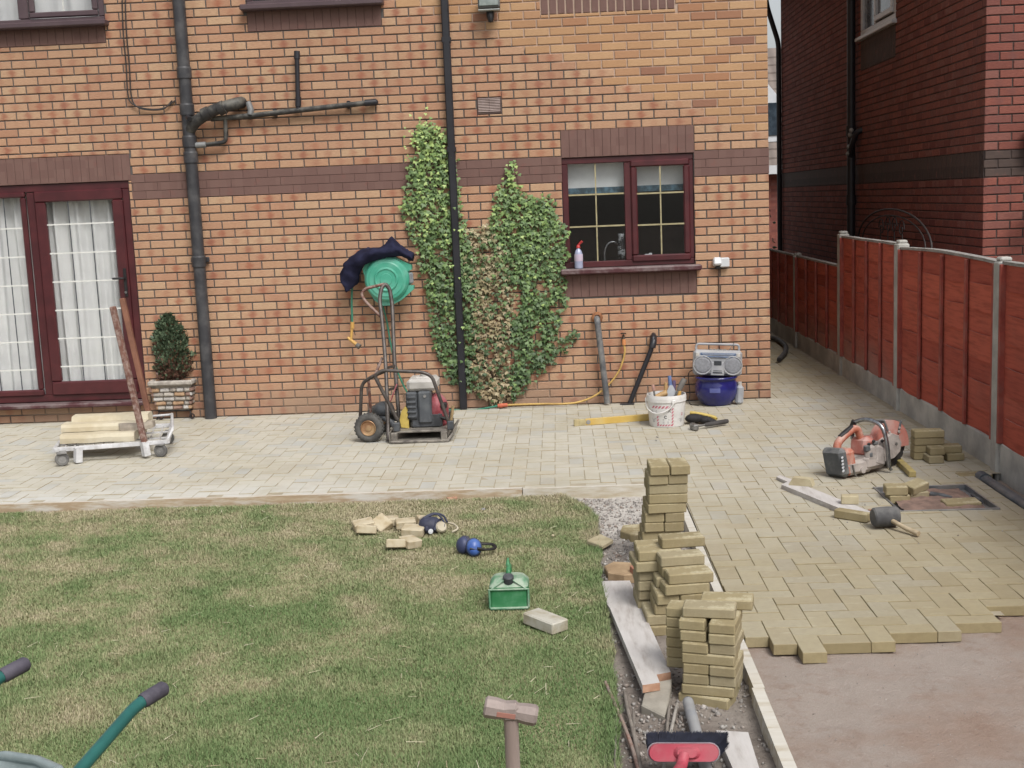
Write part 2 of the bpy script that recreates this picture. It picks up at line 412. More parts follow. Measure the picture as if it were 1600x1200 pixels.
def soil_mat():
    g = N('gritty_soil'); p = g.pos(); a = g.noise(2.2, 5, .65, p); b = g.noise(40, 4, .7, p)
    sp = g.n('ShaderNodeSeparateXYZ'); g.l(p, sp.inputs[0])
    c = g.mix(g.step(a, .38, .66), C(132, 120, 110), C(158, 147, 136))
    pale = g.math('MULTIPLY', g.step(sp.outputs[1], -4.9, -3.9), g.step(a, .3, .55, .55, 1))   # spilt cement dust by the patio edge
    c = g.mix(pale, c, C(206, 199, 190))
    c = g.mix(g.step(b, .5, .7, 0, .55), c, C(112, 100, 90)); c = g.mix(g.step(b, .34, .26, 0, .5), c, C(186, 178, 168))
    g.l(c, g.b.inputs['Base Color']); g.b.inputs['Roughness'].default_value = .95; g.b.inputs['Specular IOR Level'].default_value = .15
    g.bump(g.noise(38, 5, .75, p), .8, .012); return g.m
M_soil = soil_mat()
def soil_h(x, y): return .012*mn.noise((x*5, y*5, 1))+.006*mn.noise((x*17, y*17, 5))+(.02 if x < -1.7 else 0)*0
sheet('soil', -2.3, -1.19, -9, -3.268, -.078, M_soil, 60, 300, soil_h)
LY1 = -3.345
def lawn_edge(y):
    e = -1.735+.03*mn.noise((y*1.7, 2, 0))+.015*mn.noise((y*6, 7, 0))
    if y > -3.95: e -= .16*((y+3.95)/.55)**2
    if y < -6.2: e -= .03*(-6.2-y)
    return e
def lawn_h(x, y):
    z = .012*mn.noise((x*1.2, y*1.2, 4))+.006*mn.noise((x*5, y*5, 8)); return z+.022*max(0, 1-abs(y-LY1)/.5)
LY1 = -3.345
def lawn_mat():
    g = N('lawn_thatch'); p = g.pos(); a = g.noise(2, 5, .65, p); b = g.noise(60, 3, .7, p)
    c = g.mix(g.step(a, .38, .62), C(136, 144, 92), C(170, 158, 118)); c = g.mix(g.step(b, .4, .7, 0, .5), c, C(108, 108, 70))
    g.l(c, g.b.inputs['Base Color']); g.b.inputs['Roughness'].default_value = .95; g.b.inputs['Specular IOR Level'].default_value = .1
    g.bump(b, .6, .01); return g.m
M_lawn = lawn_mat()
m = MB(); vs = []; nx, ny = 90, 110
for j in range(ny+1):
    y = -9+(LY1+9)*j/ny; e = lawn_edge(y)
    for i in range(nx+1):
        x = -9+(e+9)*(i/nx)**.8; vs.append((x, y, -.062+lawn_h(x, y)-(.03 if i == nx else 0)))
m.add(vs, [(j*(nx+1)+i, j*(nx+1)+i+1, (j+1)*(nx+1)+i+1, (j+1)*(nx+1)+i) for j in range(ny) for i in range(nx)], 0, True)
tag(m.build('lawn', M_lawn), kind='structure')
# grass blades: real, short-mown, standing in the lawn
def grass_mat():
    g = N('grass_blade'); p = g.pos(); at = g.n('ShaderNodeAttribute'); at.attribute_name = 'tint'; t = at.outputs['Fac']
    big = g.noise(.85, 4, .62, p); mid = g.noise(3.4, 4, .62, p)
    sp = g.n('ShaderNodeSeparateXYZ'); g.l(p, sp.inputs[0])
    dry = g.math('ADD', g.math('MULTIPLY', big, .75), g.math('MULTIPLY', mid, .5))
    dry = g.math('ADD', dry, g.step(sp.outputs[1], -6.6, -3.6, -.07, .09))
    dry = g.step(dry, .42, .85)
    k = g.math('ADD', g.math('MULTIPLY', dry, .66), g.math('MULTIPLY', t, .34))
    c = g.ramp(k, [(0, C(104, 138, 74)), (.2, C(122, 149, 85)), (.4, C(145, 161, 102)), (.6, C(168, 169, 118)), (.8, C(192, 178, 139)), (1, C(216, 200, 164))])
    g.l(c, g.b.inputs['Base Color']); g.b.inputs['Roughness'].default_value = .7; g.b.inputs['Specular IOR Level'].default_value = .2
    return g.m
M_grass = grass_mat()
def grass():
    n = 640000; rng = np.random.default_rng(3)
    y = -7.75+(LY1+7.75)*rng.random(n*2)**1.15
    x = -7.9+rng.random(n*2)*6.3
    # keep what the photo can see, and thin with distance
    dx = x-CAM.x; dy = y-CAM.y
    keep = (np.abs(dx+.04*dy) < .45*dy+.25)
    ed = np.array([lawn_edge(v) for v in np.linspace(-9, -3.2, 800)]); e = np.interp(y, np.linspace(-9, -3.2, 800), ed)
    keep &= x < e+.012
    x, y, e = x[keep][:n], y[keep][:n], e[keep][:n]; n = len(x)
    hz = np.array([lawn_h(a, b) for a, b in zip(x[::1], y[::1])])
    pn = np.array([mn.noise((a*2.2, b*2.2, 9)) for a, b in zip(x, y)])
    L = rng.uniform(.010, .024, n)*(1+.55*pn); L *= np.where(rng.random(n) < .012, 1.7, 1)
    L *= np.where(e-x < .05, 1.35, 1)
    wd = rng.uniform(.0009, .0018, n)*(1+.12*(y+7.7)); a = rng.random(n)*2*np.pi; lean = rng.uniform(.25, 1.35, n)
    ca, sa = np.cos(a), np.sin(a); base = np.stack([x, y, -.064+hz], 1)
    side = np.stack([-sa, ca, np.zeros(n)], 1)*wd[:, None]
    d1 = np.stack([ca*np.sin(lean*.5), sa*np.sin(lean*.5), np.cos(lean*.5)], 1)*(L*.55)[:, None]
    d2 = np.stack([ca*np.sin(lean), sa*np.sin(lean), np.cos(lean)], 1)*(L*.5)[:, None]
    v = np.stack([base-side, base+side, base+d1-side*.75, base+d1+side*.75, base+d1+d2], 1).reshape(-1, 3)
    o = (np.arange(n)*5)[:, None]
    f = np.concatenate([o+np.array([[0, 1, 3]]), o+np.array([[0, 3, 2]]), o+np.array([[2, 3, 4]])], 0)
    me = npmesh('grass', v, f, M_grass, np.repeat(rng.random(n)**1.1, 5))
    tag(link('grass', me), 'short mown lawn grass, green with dry straw patches', 'grass', kind='stuff')
grass()
# gravel and stone chips on the soil strip
M_gravel = None
def tint_mat(name, stops, rough=.9, bump=.3, sc_=60):
    g = N(name); at = g.n('ShaderNodeAttribute'); at.attribute_name = 'tint'
    c = g.ramp(at.outputs['Fac'], stops); c = g.mix(g.step(g.noise(sc_, 3, .6, g.pos()), .35, .7, 0, .25), c, C(90, 84, 78))
    g.l(c, g.b.inputs['Base Color']); g.b.inputs['Roughness'].default_value = rough; g.b.inputs['Specular IOR Level'].default_value = .2
    if bump: g.bump(g.noise(200, 3, .6, g.pos()), bump, .002)
    return g.m
M_gravel = tint_mat('stone_chips', [(0, C(136, 128, 122)), (.3, C(168, 162, 156)), (.6, C(192, 186, 178)), (.8, C(158, 138, 124)), (1, C(214, 208, 200))])
OCT = np.array([(1, 0, 0), (-1, 0, 0), (0, 1, 0), (0, -1, 0), (0, 0, 1), (0, 0, -1), (.6, .6, .55), (-.6, .6, .5), (-.6, -.6, .55), (.6, -.6, .5)], float)
OCF = [(4, 0, 6), (4, 6, 2), (4, 2, 7), (4, 7, 1), (4, 1, 8), (4, 8, 3), (4, 3, 9), (4, 9, 0), (5, 6, 0), (5, 2, 6), (5, 7, 2), (5, 1, 7), (5, 8, 1), (5, 3, 8), (5, 9, 3), (5, 0, 9)]
def stones(name, spots, label, mat):
    vs = []; fs = []; tt = []; rng = np.random.default_rng(5)
    for i, (x, y, z, r) in enumerate(spots):
        sc3 = rng.uniform(.55, 1.2, 3)*r; sc3[2] *= .7; q = OCT*sc3*rng.uniform(.75, 1.2, (10, 1))
        e = np.array(Euler(rng.uniform(0, 6, 3)).to_matrix()); q = q@e.T+np.array((x, y, z+r*.25))
        vs.append(q); fs += [[a+i*10 for a in f] for f in OCF]; tt += [rng.random()]*10
    tag(link(name, npmesh(name, np.concatenate(vs), fs, mat, tt)), label, 'gravel', kind='stuff')
HOLE_ = (.0, .64, -4.16, -3.5)
sp_ = []
while len(sp_) < 3600:
    y = random.uniform(-7.8, -3.3); x = random.uniform(-1.86, -1.21)
    if x < lawn_edge(y)-.005: continue
    dens = .3+.9*mn.noise((x*3, y*3, 2))+(.45 if y > -5 else 0)+(.3 if y < -6.2 and x < -1.3 else 0)
    if random.random() > dens: continue
    sp_.append((x, y, -.078+soil_h(x, y), random.choice((.004, .005, .006, .008, .011, .014)) * random.uniform(.7, 1.25)))
for _ in range(420): sp_.append((random.uniform(-1.14, .85), random.uniform(-7.7, -6.0), -.047, random.uniform(.001, .0035)))
for _ in range(260):
    x_, y_ = (random.gauss(.1, .5), random.gauss(-3.6, .7)) if random.random() < .7 else (random.uniform(-5, .7), random.uniform(-3.1, -.2))
    if -1.1 < x_ < .68 and y_ > -5.4 and not (HOLE_[0] < x_ < HOLE_[1] and HOLE_[2] < y_ < HOLE_[3]) or (x_ < -1.1 and y_ > -3.1): sp_.append((x_, y_, .0, random.uniform(.0015, .0055)))
for _ in range(130): sp_.append((random.uniform(-4.5, -1.7), random.uniform(-3.42, -3.3), -.07, random.uniform(.004, .010)))
stones('gravel', sp_, 'grey stone chips scattered over the bare soil strip', M_gravel)

# ================================================================== herringbone paving
JT = .0019; JY = .0044
def paver_mesh(name, w_, d_, h_, mat, tint=.5, bev=.002):
    m = MB(); m.box((0, 0, -h_/2), (w_, d_, h_), bev=bev); me = m.mesh(name, mat)
    a = me.attributes.new('tint', 'FLOAT', 'POINT'); a.data.foreach_set('value', [tint]*len(me.vertices)); return me
HOLE = (.03, .61, -4.13, -3.53)       # the square of the inspection cover
rects = []
def add_rect(x0, x1, y0, y1, horiz, p_=0, q_=0):
    cx, cy = (x0+x1)/2, (y0+y1)/2
    if cy > 0: x0 = max(x0, .004); x1 = min(x1, .868)
    elif cy > -3.235:
        x1 = min(x1, .868); 
        if cx < 0: y1 = min(y1, -.004)
        if cx < -1.165: y0 = max(y0, -3.237)
        x0 = max(x0, -8.5)
    else:
        if cx < -1.165: x0 = max(x0, -1.162)
        x0 = max(x0, -1.162); x1 = min(x1, .868 if cy > -3.28 else .735)
        if q_ < 0 or (p_ > 3 and q_ < p_-3) or (horiz and p_ == 0 and q_ < 2) or (p_ == 3 and q_ == 0 and not horiz): return
    if x1-x0 < .02 or y1-y0 < .02: return
    hx0, hx1, hy0, hy1 = HOLE
    if x0 < hx1 and x1 > hx0 and y0 < hy1 and y1 > hy0:
        c = [(x0, min(x1, hx0), y0, y1), (max(x0, hx1), x1, y0, y1), (x0, x1, y0, min(y1, hy0)), (x0, x1, max(y0, hy1), y1)]
        c = [q for q in c if q[1]-q[0] > .02 and q[3]-q[2] > .02]
        if not c: return
        x0, x1, y0, y1 = max(c, key=lambda q: (q[1]-q[0])*(q[3]-q[2]))
    rects.append((x0, x1, y0, y1))
U_ = .1015; OX, OY = -.958, -6.306   # lattice phase: the lone header at the front
for a in range(-60, 70):
    for b in range(-70, 170):
        # translations (4,0) and (-1,1) of the pair: one block along x, one along y
        X = OX+U_*(4*a-b); Y = OY+U_*b
        for (i, j, w_, d_, hz_) in ((-2, 0, 2, 1, True), (0, 0, 1, 2, False)):
            x0, y0 = X+i*U_, Y+j*U_; x1, y1 = x0+w_*U_, y0+d_*U_
            if x1 < -8.5 or x0 > .9 or y1 < -6.7 or y0 > 10: continue
            if y0 > 0 and (x1 < 0 or x0 > .87): continue
            add_rect(x0+JT/2, x1-JT/2, y0+JY/2, y1-JY/2, hz_, a, b-a)
paving = thing('paving', None, None); tag(paving, kind='structure')
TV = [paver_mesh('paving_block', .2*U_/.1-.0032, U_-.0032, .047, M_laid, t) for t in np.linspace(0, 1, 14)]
def dist_px(r):
    q = pix(((r[0]+r[1])/2, (r[2]+r[3])/2, 0))
    return q if (-15 < q[0] < 1615 and -15 < q[1] < 1215) else None
full = []
for r in rects:
    w_, d_ = r[1]-r[0], r[3]-r[2]; q = dist_px(r)
    isf = abs(max(w_, d_)-(2*U_-.003)) < .003 and abs(min(w_, d_)-(U_-.003)) < .003
    if isf and q: full.append((q[2], r))
full.sort(key=lambda t: t[0]); chosen = {id(r) for _, r in full[:300]}
rest = MB(); rtint = []
rng = random.Random(11)
for r in rects:
    cx, cy, w_, d_ = (r[0]+r[1])/2, (r[2]+r[3])/2, r[1]-r[0], r[3]-r[2]
    z = rng.uniform(-.0028, .0012); ti = (rng.uniform(-.006, .006), rng.uniform(-.006, .006)); t = rng.random()
    if id(r) in chosen:
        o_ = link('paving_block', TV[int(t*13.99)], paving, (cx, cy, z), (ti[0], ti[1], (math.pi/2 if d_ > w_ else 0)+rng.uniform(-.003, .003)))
        o_.scale = ((d_ if d_ > w_ else w_)/(2*U_-.0032), (w_ if d_ > w_ else d_)/(U_-.0032), 1)
    else:
        n0 = len(rest.v); rest.box((cx, cy, z-.0235), (w_, d_, .047), (ti[0]*.6, ti[1]*.6, 0), bev=.002); rtint += [t]*(len(rest.v)-n0)
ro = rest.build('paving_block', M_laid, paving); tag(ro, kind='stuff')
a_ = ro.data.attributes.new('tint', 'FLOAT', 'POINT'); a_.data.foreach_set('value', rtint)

# ================================================================== timber edging boards
M_edge = mk('limed_timber', C(212, 204, 184), C(192, 176, 146), .85, scale=6, stretch=(1, 6, 6), world=True, bump=.3, dust=(C(224, 220, 210), .7, 4))
M_edge_b = mk('rough_sawn_timber', C(206, 182, 144), C(186, 158, 120), .85, scale=6, stretch=(1, 6, 6), world=True, bump=.3, dust=(C(222, 216, 204), .95, 3))
def board(label, a, b, th, hgt, mat, ztop, seg=10, wob=.004, cat='timber board', grp='timber edging boards around the paving'):
    m = MB(); a, b = Vector(a), Vector(b); d = (b-a).normalized(); nrm = Vector((-d.y, d.x, 0)); vs = []
    for i in range(seg+1):
        p = a.lerp(b, i/seg)+nrm*wob*mn.noise((i*.7+a.x, a.y, 3)); zt = ztop+wob*.5*mn.noise((i*.9, a.y, 8))
        for sx, z in ((-.5, zt-hgt), (.5, zt-hgt), (.5, zt), (-.5, zt)): vs.append((*(p+nrm*sx*th).xy, z))
    fs = [(0, 3, 2, 1), tuple(4*seg+i for i in range(4))]
    for i in range(seg):
        for k_ in range(4): fs.append((4*i+k_, 4*i+(k_+1) % 4, 4*i+4+(k_+1) % 4, 4*i+4+k_))
    m.add(vs, fs); o = m.build('edging_board', mat, loc=tuple((a+b)/2)[:2]+(ztop-hgt,)); return tag(o, label, cat, grp)
board('long pale timber edging board between patio paving and lawn', (-8.5, -3.253, 0), (-2.19, -3.253, 0), .03, .1, M_edge_b, .004, 24)
board('short dusty timber edging board ending behind the back block stack', (-2.185, -3.256, 0), (-1.2, -3.256, 0), .03, .1, M_edge, .002, 6)
board('pale timber edging board beside the stacks and herringbone blocks', (-1.192, -3.3, 0), (-1.188, -6.62, 0), .042, .095, M_edge, -.012, 14)
board('pale timber edging board running out of frame beside the sand', (-1.192, -6.626, 0), (-1.2, -8.6, 0), .045, .095, M_edge, -.008, 8)

# ================================================================== brick houses
def rects_minus(r, ops):
    """what is left of a brick beside and above or below the openings (cut bricks)"""
    out = [r]
    for (a, b, c, e) in ops:
        n_ = []
        for (u0, u1, z0, z1) in out:
            if u1 <= a or u0 >= b or z1 <= c or z0 >= e: n_.append((u0, u1, z0, z1)); continue
            if a-u0 > .02: n_.append((u0, a-.004, z0, z1))
            if u1-b > .02: n_.append((b+.004, u1, z0, z1))
            m0, m1 = max(u0, a), min(u1, b)
            if c-z0 > .016: n_.append((m0, m1, z0, c-.004))
            if z1-e > .016: n_.append((m0, m1, e+.004, z1))
        out = n_
    return [q for q in out if q[1]-q[0] > .015 and q[3]-q[2] > .011]
def rect_minus(u0, u1, zc, ops):
    segs = [(u0, u1)]
    for (a, b, z0, z1) in ops:
        if z0 < zc < z1:
            n_ = []
            for s0, s1 in segs:
                if b <= s0 or a >= s1: n_.append((s0, s1)); continue
                if a-s0 > .02: n_.append((s0, a-.004))
                if s1-b > .02: n_.append((b+.004, s1))
            segs = n_
    return segs
def face_mesh(mb, u0, u1, z0, z1, ops, Mx, d=.008, depth=.12, mi=0):
    """mortar face with real openings and reveals; local (u, depth, z)"""
    us = sorted({u0, u1, *[min(max(o[i], u0), u1) for o in ops for i in (0, 1)]}); zs = sorted({z0, z1, *[min(max(o[i], z0), z1) for o in ops for i in (2, 3)]})
    for i in range(len(us)-1):
        for j in range(len(zs)-1):
            a, b, c, e = us[i], us[i+1], zs[j], zs[j+1]; mu, mz = (a+b)/2, (c+e)/2
            if b-a < 1e-6 or e-c < 1e-6: continue
            if any(o[0] < mu < o[1] and o[2] < mz < o[3] for o in ops): continue
            mb.add([(a, d, c), (b, d, c), (b, d, e), (a, d, e)], [(0, 1, 2, 3)], mi, False, Mx)
    for (a, b, c, e) in ops:
        q = [(a, c), (b, c), (b, e), (a, e)]
        for k_ in range(4):
            (x0, y0), (x1, y1) = q[k_], q[(k_+1) % 4]
            mb.add([(x0, d, y0), (x1, d, y1), (x1, depth, y1), (x0, depth, y0)], [(0, 1, 2, 3)], mi, False, Mx)
def lay(u0, u1, z0, z1, zoff, ops, shift=0.):
    """stretcher bond; cells aligned with the brick material"""
    out = []; k0 = int(math.floor((z0-zoff)/.075+1e-6)); k1 = int(math.ceil((z1-zoff)/.075-1e-6))
    for k_ in range(k0, k1):
        za, zb = zoff+k_*.075+.0055, zoff+k_*.075+.0695
        ev = (k_ % 2 == 0)
        c0 = int(math.floor((u0-shift+(.1125 if ev else 0))/.225))-1; c1 = int(math.ceil((u1-shift)/.225))+2
        for c in range(c0, c1):
            a = shift+c*.225-(.1125 if ev else 0)+.0110; b = a+.214
            a, b = max(a, u0), min(b, u1)
            if b-a < .02: continue
            out += rects_minus((a, b, za, zb), ops)
    return out
def brick_box(mb, a, b, za, zb, Mx, mi=0, pro=0., bev=.004, depth=.03):
    """five-sided brick with a chamfered face; local (u, d, z), face at d = -pro"""
    f, e = -pro, -pro+bev; c = bev
    vs = [(a, depth, za), (b, depth, za), (b, depth, zb), (a, depth, zb), (a, e, za), (b, e, za), (b, e, zb), (a, e, zb), (a+c, f, za+c), (b-c, f, za+c), (b-c, f, zb-c), (a+c, f, zb-c)]
    fs = [(8, 9, 10, 11)]
    for k_ in range(4):
        n_ = (k_+1) % 4; fs += [(4+k_, 4+n_, 8+n_, 8+k_), (k_, n_, 4+n_, 4+k_)]
    mb.add(vs, fs, mi, False, Mx)
_bm = {}
def single_brick(mat):
    if mat.name not in _bm:
        q = MB(); brick_box(q, -.107, .107, -.032, .032, Matrix()); _bm[mat.name] = q.mesh('brick', mat)
    return _bm[mat.name]
def put_bricks(lists, parent, mat, budget=300):
    """lists: [(rects, Mx, rotz)]; the bricks that show largest become objects, the rest one joined part"""
    cand = []
    for rects_, Mx, rz in lists:
        for r in rects_:
            if abs(r[1]-r[0]-.214) < .001 and abs(r[3]-r[2]-.064) < .001:
                P_ = [pix(Mx @ Vector((u, 0, z))) for u, z in ((r[0], r[2]), (r[1], r[2]), (r[1], r[3]), (r[0], r[3]))]
                if all(2 < q[0] < 1598 and 2 < q[1] < 1198 for q in P_):
                    A = abs(sum(P_[i][0]*P_[(i+1) % 4][1]-P_[(i+1) % 4][0]*P_[i][1] for i in range(4)))/2
                    cand.append((-A, len(cand), r))
    cand.sort(); chosen_ = {id(r) for _, _, r in cand[:budget]}
    j = MB(); me = single_brick(mat); rg = random.Random(4)
    base = wloc(parent)
    for rects_, Mx, rz in lists:
        for r in rects_:
            pr = rg.uniform(-.001, .0022)
            if id(r) in chosen_:
                p = Mx @ Vector(((r[0]+r[1])/2, -pr, (r[2]+r[3])/2)); link('brick', me, parent, p-base, (0, rg.uniform(-.005, .005), rz))
            else: brick_box(j, *r, Mx, 0, pr)
    tag(j.build('brick', mat, parent), kind='stuff')

house = thing('brick_house', 'buff brick house with brown brick bands and maroon window frames', 'house', (-3.5, 0, 0))
ID = Matrix()
DOOR = (-8.4, -5.775, .15, 2.2); WIN = (-1.842, -.664, 1.19, 2.237)
UPL = (-8.4, -5.86, 3.6, 4.75); UPM = (-4.585, -3.39, 3.665, 4.75)
VENT = (-2.573, -2.356, 2.65, 2.795)
holes = [DOOR, WIN, UPL, UPM]
soldiers = [(-8.4, -5.745, 2.2, 2.435, 0), (-1.84, -.658, 2.237, 2.48, 0), (-1.85, -.658, .985, 1.19, 0), (-8.4, -5.87, 3.42, 3.6, 0), (-4.58, -3.388, 3.455, 3.665, 0), (-1.98, -.80, 3.485, 3.70, 1)]
band = [(-5.742, -1.843, 2.025, 2.25), (-.655, 0, 2.025, 2.25)]
skip = holes+[s[:4] for s in soldiers]+band+[VENT]
wm = MB(); face_mesh(wm, -8.6, 0, -.1, 5.3, holes, ID, .008, .10)
M_side = Matrix(((0, 1, 0, 0), (-1, 0, 0, 0), (0, 0, 1, 0), (0, 0, 0, 1)))          # local u = -Y, depth = +X
M_sideR = Matrix(((0, -1, 0, 0), (1, 0, 0, 0), (0, 0, 1, 0), (0, 0, 0, 1)))         # faces +X: local u = Y, depth = -X
face_mesh(wm, .008, 9.0, -.1, 5.3, [], M_sideR, .008)
wm.add([(-8.6, .008, -.1), (-8.6, 9, -.1), (-8.6, 9, 5.3), (-8.6, .008, 5.3)], [(0, 1, 2, 3)]); wm.add([(-8.6, 9, -.1), (0, 9, -.1), (0, 9, 5.3), (-8.6, 9, 5.3)], [(0, 1, 2, 3)])
wall = wm.build('wall', M_mortar, house)
put_bricks([(lay(-8.5, 0, 0, 4.2, 0, skip), ID, 0)], wall, M_brick)
sb = MB()
for r in lay(.03, 5, 0, 4.2, 0, []): brick_box(sb, *r, M_sideR)
tag(sb.build('brick', M_brick, wall), kind='stuff')
# brown band courses and soldier courses
bq = MB(); me_d = None
for b in band:
    for r in lay(b[0], b[1], b[2], b[3], 0, []): brick_box(bq, r[0]-.0035, r[1]+.0035, r[2]-.0035, r[3]+.0035, ID, 0, 0., .0018)
tag(bq.build('band_brick', M_dark, wall), kind='stuff')
bm_ = MB()
for b in band: bm_.add([(b[0], .0045, b[2]), (b[1], .0045, b[2]), (b[1], .0045, b[3]), (b[0], .0045, b[3])], [(0, 1, 2, 3)])
for s in soldiers[:5]: bm_.add([(s[0], .0035, s[2]), (s[1], .0035, s[2]), (s[1], .0035, s[3]), (s[0], .0035, s[3])], [(0, 1, 2, 3)])
bm_.build('band_mortar', M_dark_mortar, wall)
smesh = {}
for s in soldiers:
    n_ = max(1, round((s[1]-s[0])/.075)); pt = (s[1]-s[0])/n_; gap = .016 if s[4] else .0035
    for i in range(n_):
        a = s[0]+i*pt+gap/2; b = s[0]+(i+1)*pt-gap/2
        if a < -7.4: continue
        key = (round(b-a, 4), round(s[3]-s[2], 3))
        if key not in smesh:
            q = MB(); brick_box(q, -key[0]/2, key[0]/2, -key[1]/2+.002, key[1]/2-.002, ID, 0, 0, .0018); smesh[key] = q.mesh('soldier_brick', M_dark)
        link('soldier_brick', smesh[key], wall, Vector(((a+b)/2, random.uniform(-.0015, .0), (s[2]+s[3])/2))-wloc(wall))
# roof so that the house is whole
M_tile = mk('roof_tile', C(110, 92, 84), C(84, 72, 68), .85, scale=4, world=True, bump=.3)
rf = MB(); rf.prism([(-.35, 5.15), (4.5, 7.6), (9.35, 5.15), (9.35, 5.3), (4.5, 7.8), (-.35, 5.3)], 9.0, Matrix(((0, 0, 1, -8.75), (1, 0, 0, 0), (0, 1, 0, 0), (0, 0, 0, 1))))
rf.build('roof', M_tile, house)

# rooms behind the openings
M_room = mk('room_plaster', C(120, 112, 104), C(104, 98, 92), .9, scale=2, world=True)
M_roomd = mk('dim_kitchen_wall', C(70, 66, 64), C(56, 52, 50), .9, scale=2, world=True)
def room(name, u0, u1, z0, z1, dep, mat):
    q = MB(); y0 = .10
    vs = [(u0, y0, z0), (u1, y0, z0), (u1, y0, z1), (u0, y0, z1), (u0, dep, z0), (u1, dep, z0), (u1, dep, z1), (u0, dep, z1)]
    q.add(vs, [(4, 5, 6, 7), (0, 4, 7, 3), (1, 2, 6, 5), (0, 1, 5, 4), (3, 7, 6, 2)]); return q.build(name, mat, house)
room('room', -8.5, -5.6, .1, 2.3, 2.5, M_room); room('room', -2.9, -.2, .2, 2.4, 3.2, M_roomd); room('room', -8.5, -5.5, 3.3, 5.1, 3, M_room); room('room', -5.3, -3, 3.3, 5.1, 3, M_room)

# ------------------------------------------------------------------ frames, glass
M_maroon = mk('maroon_upvc', C(94, 33, 38), C(78, 26, 32), .35, scale=5, world=True, spec=.5)
M_maroon_dusty = mk('dusty_maroon_upvc', C(92, 44, 50), C(78, 32, 38), .5, scale=5, world=True, dust=(C(140, 124, 122), .8, 6))
M_upvc_grey = mk('purple_brown_upvc', C(98, 78, 82), C(88, 68, 74), .45, scale=5, world=True)
M_white = mk('white_upvc', C(226, 228, 230), C(210, 212, 216), .35, scale=4, world=True)
M_brass = mk('brass_bar', C(198, 186, 140), C(176, 162, 116), .4, metal=.3, scale=20, world=True)
M_leadw = mk('white_bar', C(236, 236, 230), C(222, 222, 214), .5, scale=20, world=True)
M_lead = mk('thin_grey_bar', C(86, 90, 96), C(76, 80, 86), .5, scale=20, world=True)
def glass_mat(name, refl=.10, tint=(1, 1, 1, 1)):
    g = N(name); g.t.nodes.remove(g.b)
    tr = g.n('ShaderNodeBsdfTransparent'); tr.inputs[0].default_value = tint; gl = g.n('ShaderNodeBsdfGlossy'); gl.inputs['Roughness'].default_value = .02
    fr = g.n('ShaderNodeLayerWeight'); fr.inputs[0].default_value = .5; k_ = g.math('ADD', g.math('MULTIPLY', g.math('POWER', fr.outputs['Facing'], 4.), .6), refl)
    mx = g.n('ShaderNodeMixShader'); g.l(k_, mx.inputs[0]); g.l(tr.outputs[0], mx.inputs[1]); g.l(gl.outputs[0], mx.inputs[2]); g.l(mx.outputs[0], g.out.inputs[0]); return g.m
M_glass = glass_mat('window_glass', .03, (.98, .98, .98, 1)); M_glass_k = glass_mat('kitchen_glass', .055, (.96, .97, .97, 1))
def frame_ring(mb, u0, u1, z0, z1, wd, y0, y1, bev=.006, mi=0, bot=None):
    bt = bot or wd
    mb.box(((u0+u1)/2, (y0+y1)/2, z1-wd/2), (u1-u0, y1-y0, wd), bev=bev, mi=mi); mb.box(((u0+u1)/2, (y0+y1)/2, z0+bt/2), (u1-u0, y1-y0, bt), bev=bev, mi=mi)
    for u in (u0+wd/2, u1-wd/2): mb.box((u, (y0+y1)/2, (z0+bt+z1-wd)/2), (wd, y1-y0-.002, z1-z0-wd-bt), bev=bev, mi=mi)
def pane(u0, u1, z0, z1, y, parent, mat): 
    q = MB(); q.box(((u0+u1)/2, y, (z0+z1)/2), (u1-u0, .006, z1-z0)); return q.build('pane', mat, parent)
# kitchen window
q = MB(); frame_ring(q, -1.842, -.664, 1.25, 2.235, .055, .02, .075)
q.box((-1.255, .0475, 1.74), (.06, .053, .87), bev=.005)
kw = q.build('kitchen_window', M_maroon, house)
q = MB(); frame_ring(q, -1.228, -.70, 1.285, 2.19, .058, .0, .035, .012, bot=.062); q.build('sash', M_maroon, kw)
q = MB(); q.box((-1.248, -.035, 1.222), (1.265, .15, .052), bev=.012); q.build('sill', M_maroon_dusty, kw)
pane(-1.79, -1.285, 1.30, 2.185, .05, kw, M_glass_k); pane(-1.175, -.755, 1.34, 2.135, .022, kw, M_glass_k)
def bars(u0, u1, z0, z1, us, zs, y, parent, mv, mh, wv=.012, wh=.014):
    for u in us:
        b = MB(); b.box((u, y, (z0+z1)/2), (wv, .006, z1-z0)); b.build('glazing_bar', mv, parent)
    for z in zs:
        b = MB(); b.box(((u0+u1)/2, y-.003, z), (u1-u0, .006, wh)); b.build('glazing_bar', mh, parent)
bars(-1.79, -1.285, 1.30, 2.185, [-1.540], [1.62, 1.905], .043, kw, M_brass, M_brass)
bars(-1.175, -.755, 1.34, 2.135, [-.963], [1.615, 1.895], .015, kw, M_brass, M_brass)
# patio door
q = MB(); frame_ring(q, -8.4, -5.777, .19, 2.2, .07, .02, .085)
q.box((-6.685, .05, 1.19), (.10, .06, 1.87), bev=.006)
pd = q.build('patio_door', M_maroon, house)
q = MB(); frame_ring(q, -6.66, -5.845, .25, 2.135, .10, -.005, .045, .012, bot=.13); q.build('sash', M_maroon, pd)
q = MB(); frame_ring(q, -8.32, -6.745, .25, 2.135, .05, .0, .045, .012, bot=.06); q.build('sash', M_maroon, pd)
q = MB(); q.box((-7.08, -.03, .165), (2.66, .16, .04), bev=.01); q.build('sill', M_maroon_dusty, pd)
pane(-8.25, -6.80, .31, 2.085, .03, pd, M_glass); pane(-6.56, -5.95, .38, 2.035, .02, pd, M_glass)
bars(-6.56, -5.945, .38, 2.04, [-6.352, -6.15], [.52+.262*i for i in range(6)], .012, pd, M_lead, M_leadw, .008, .013)
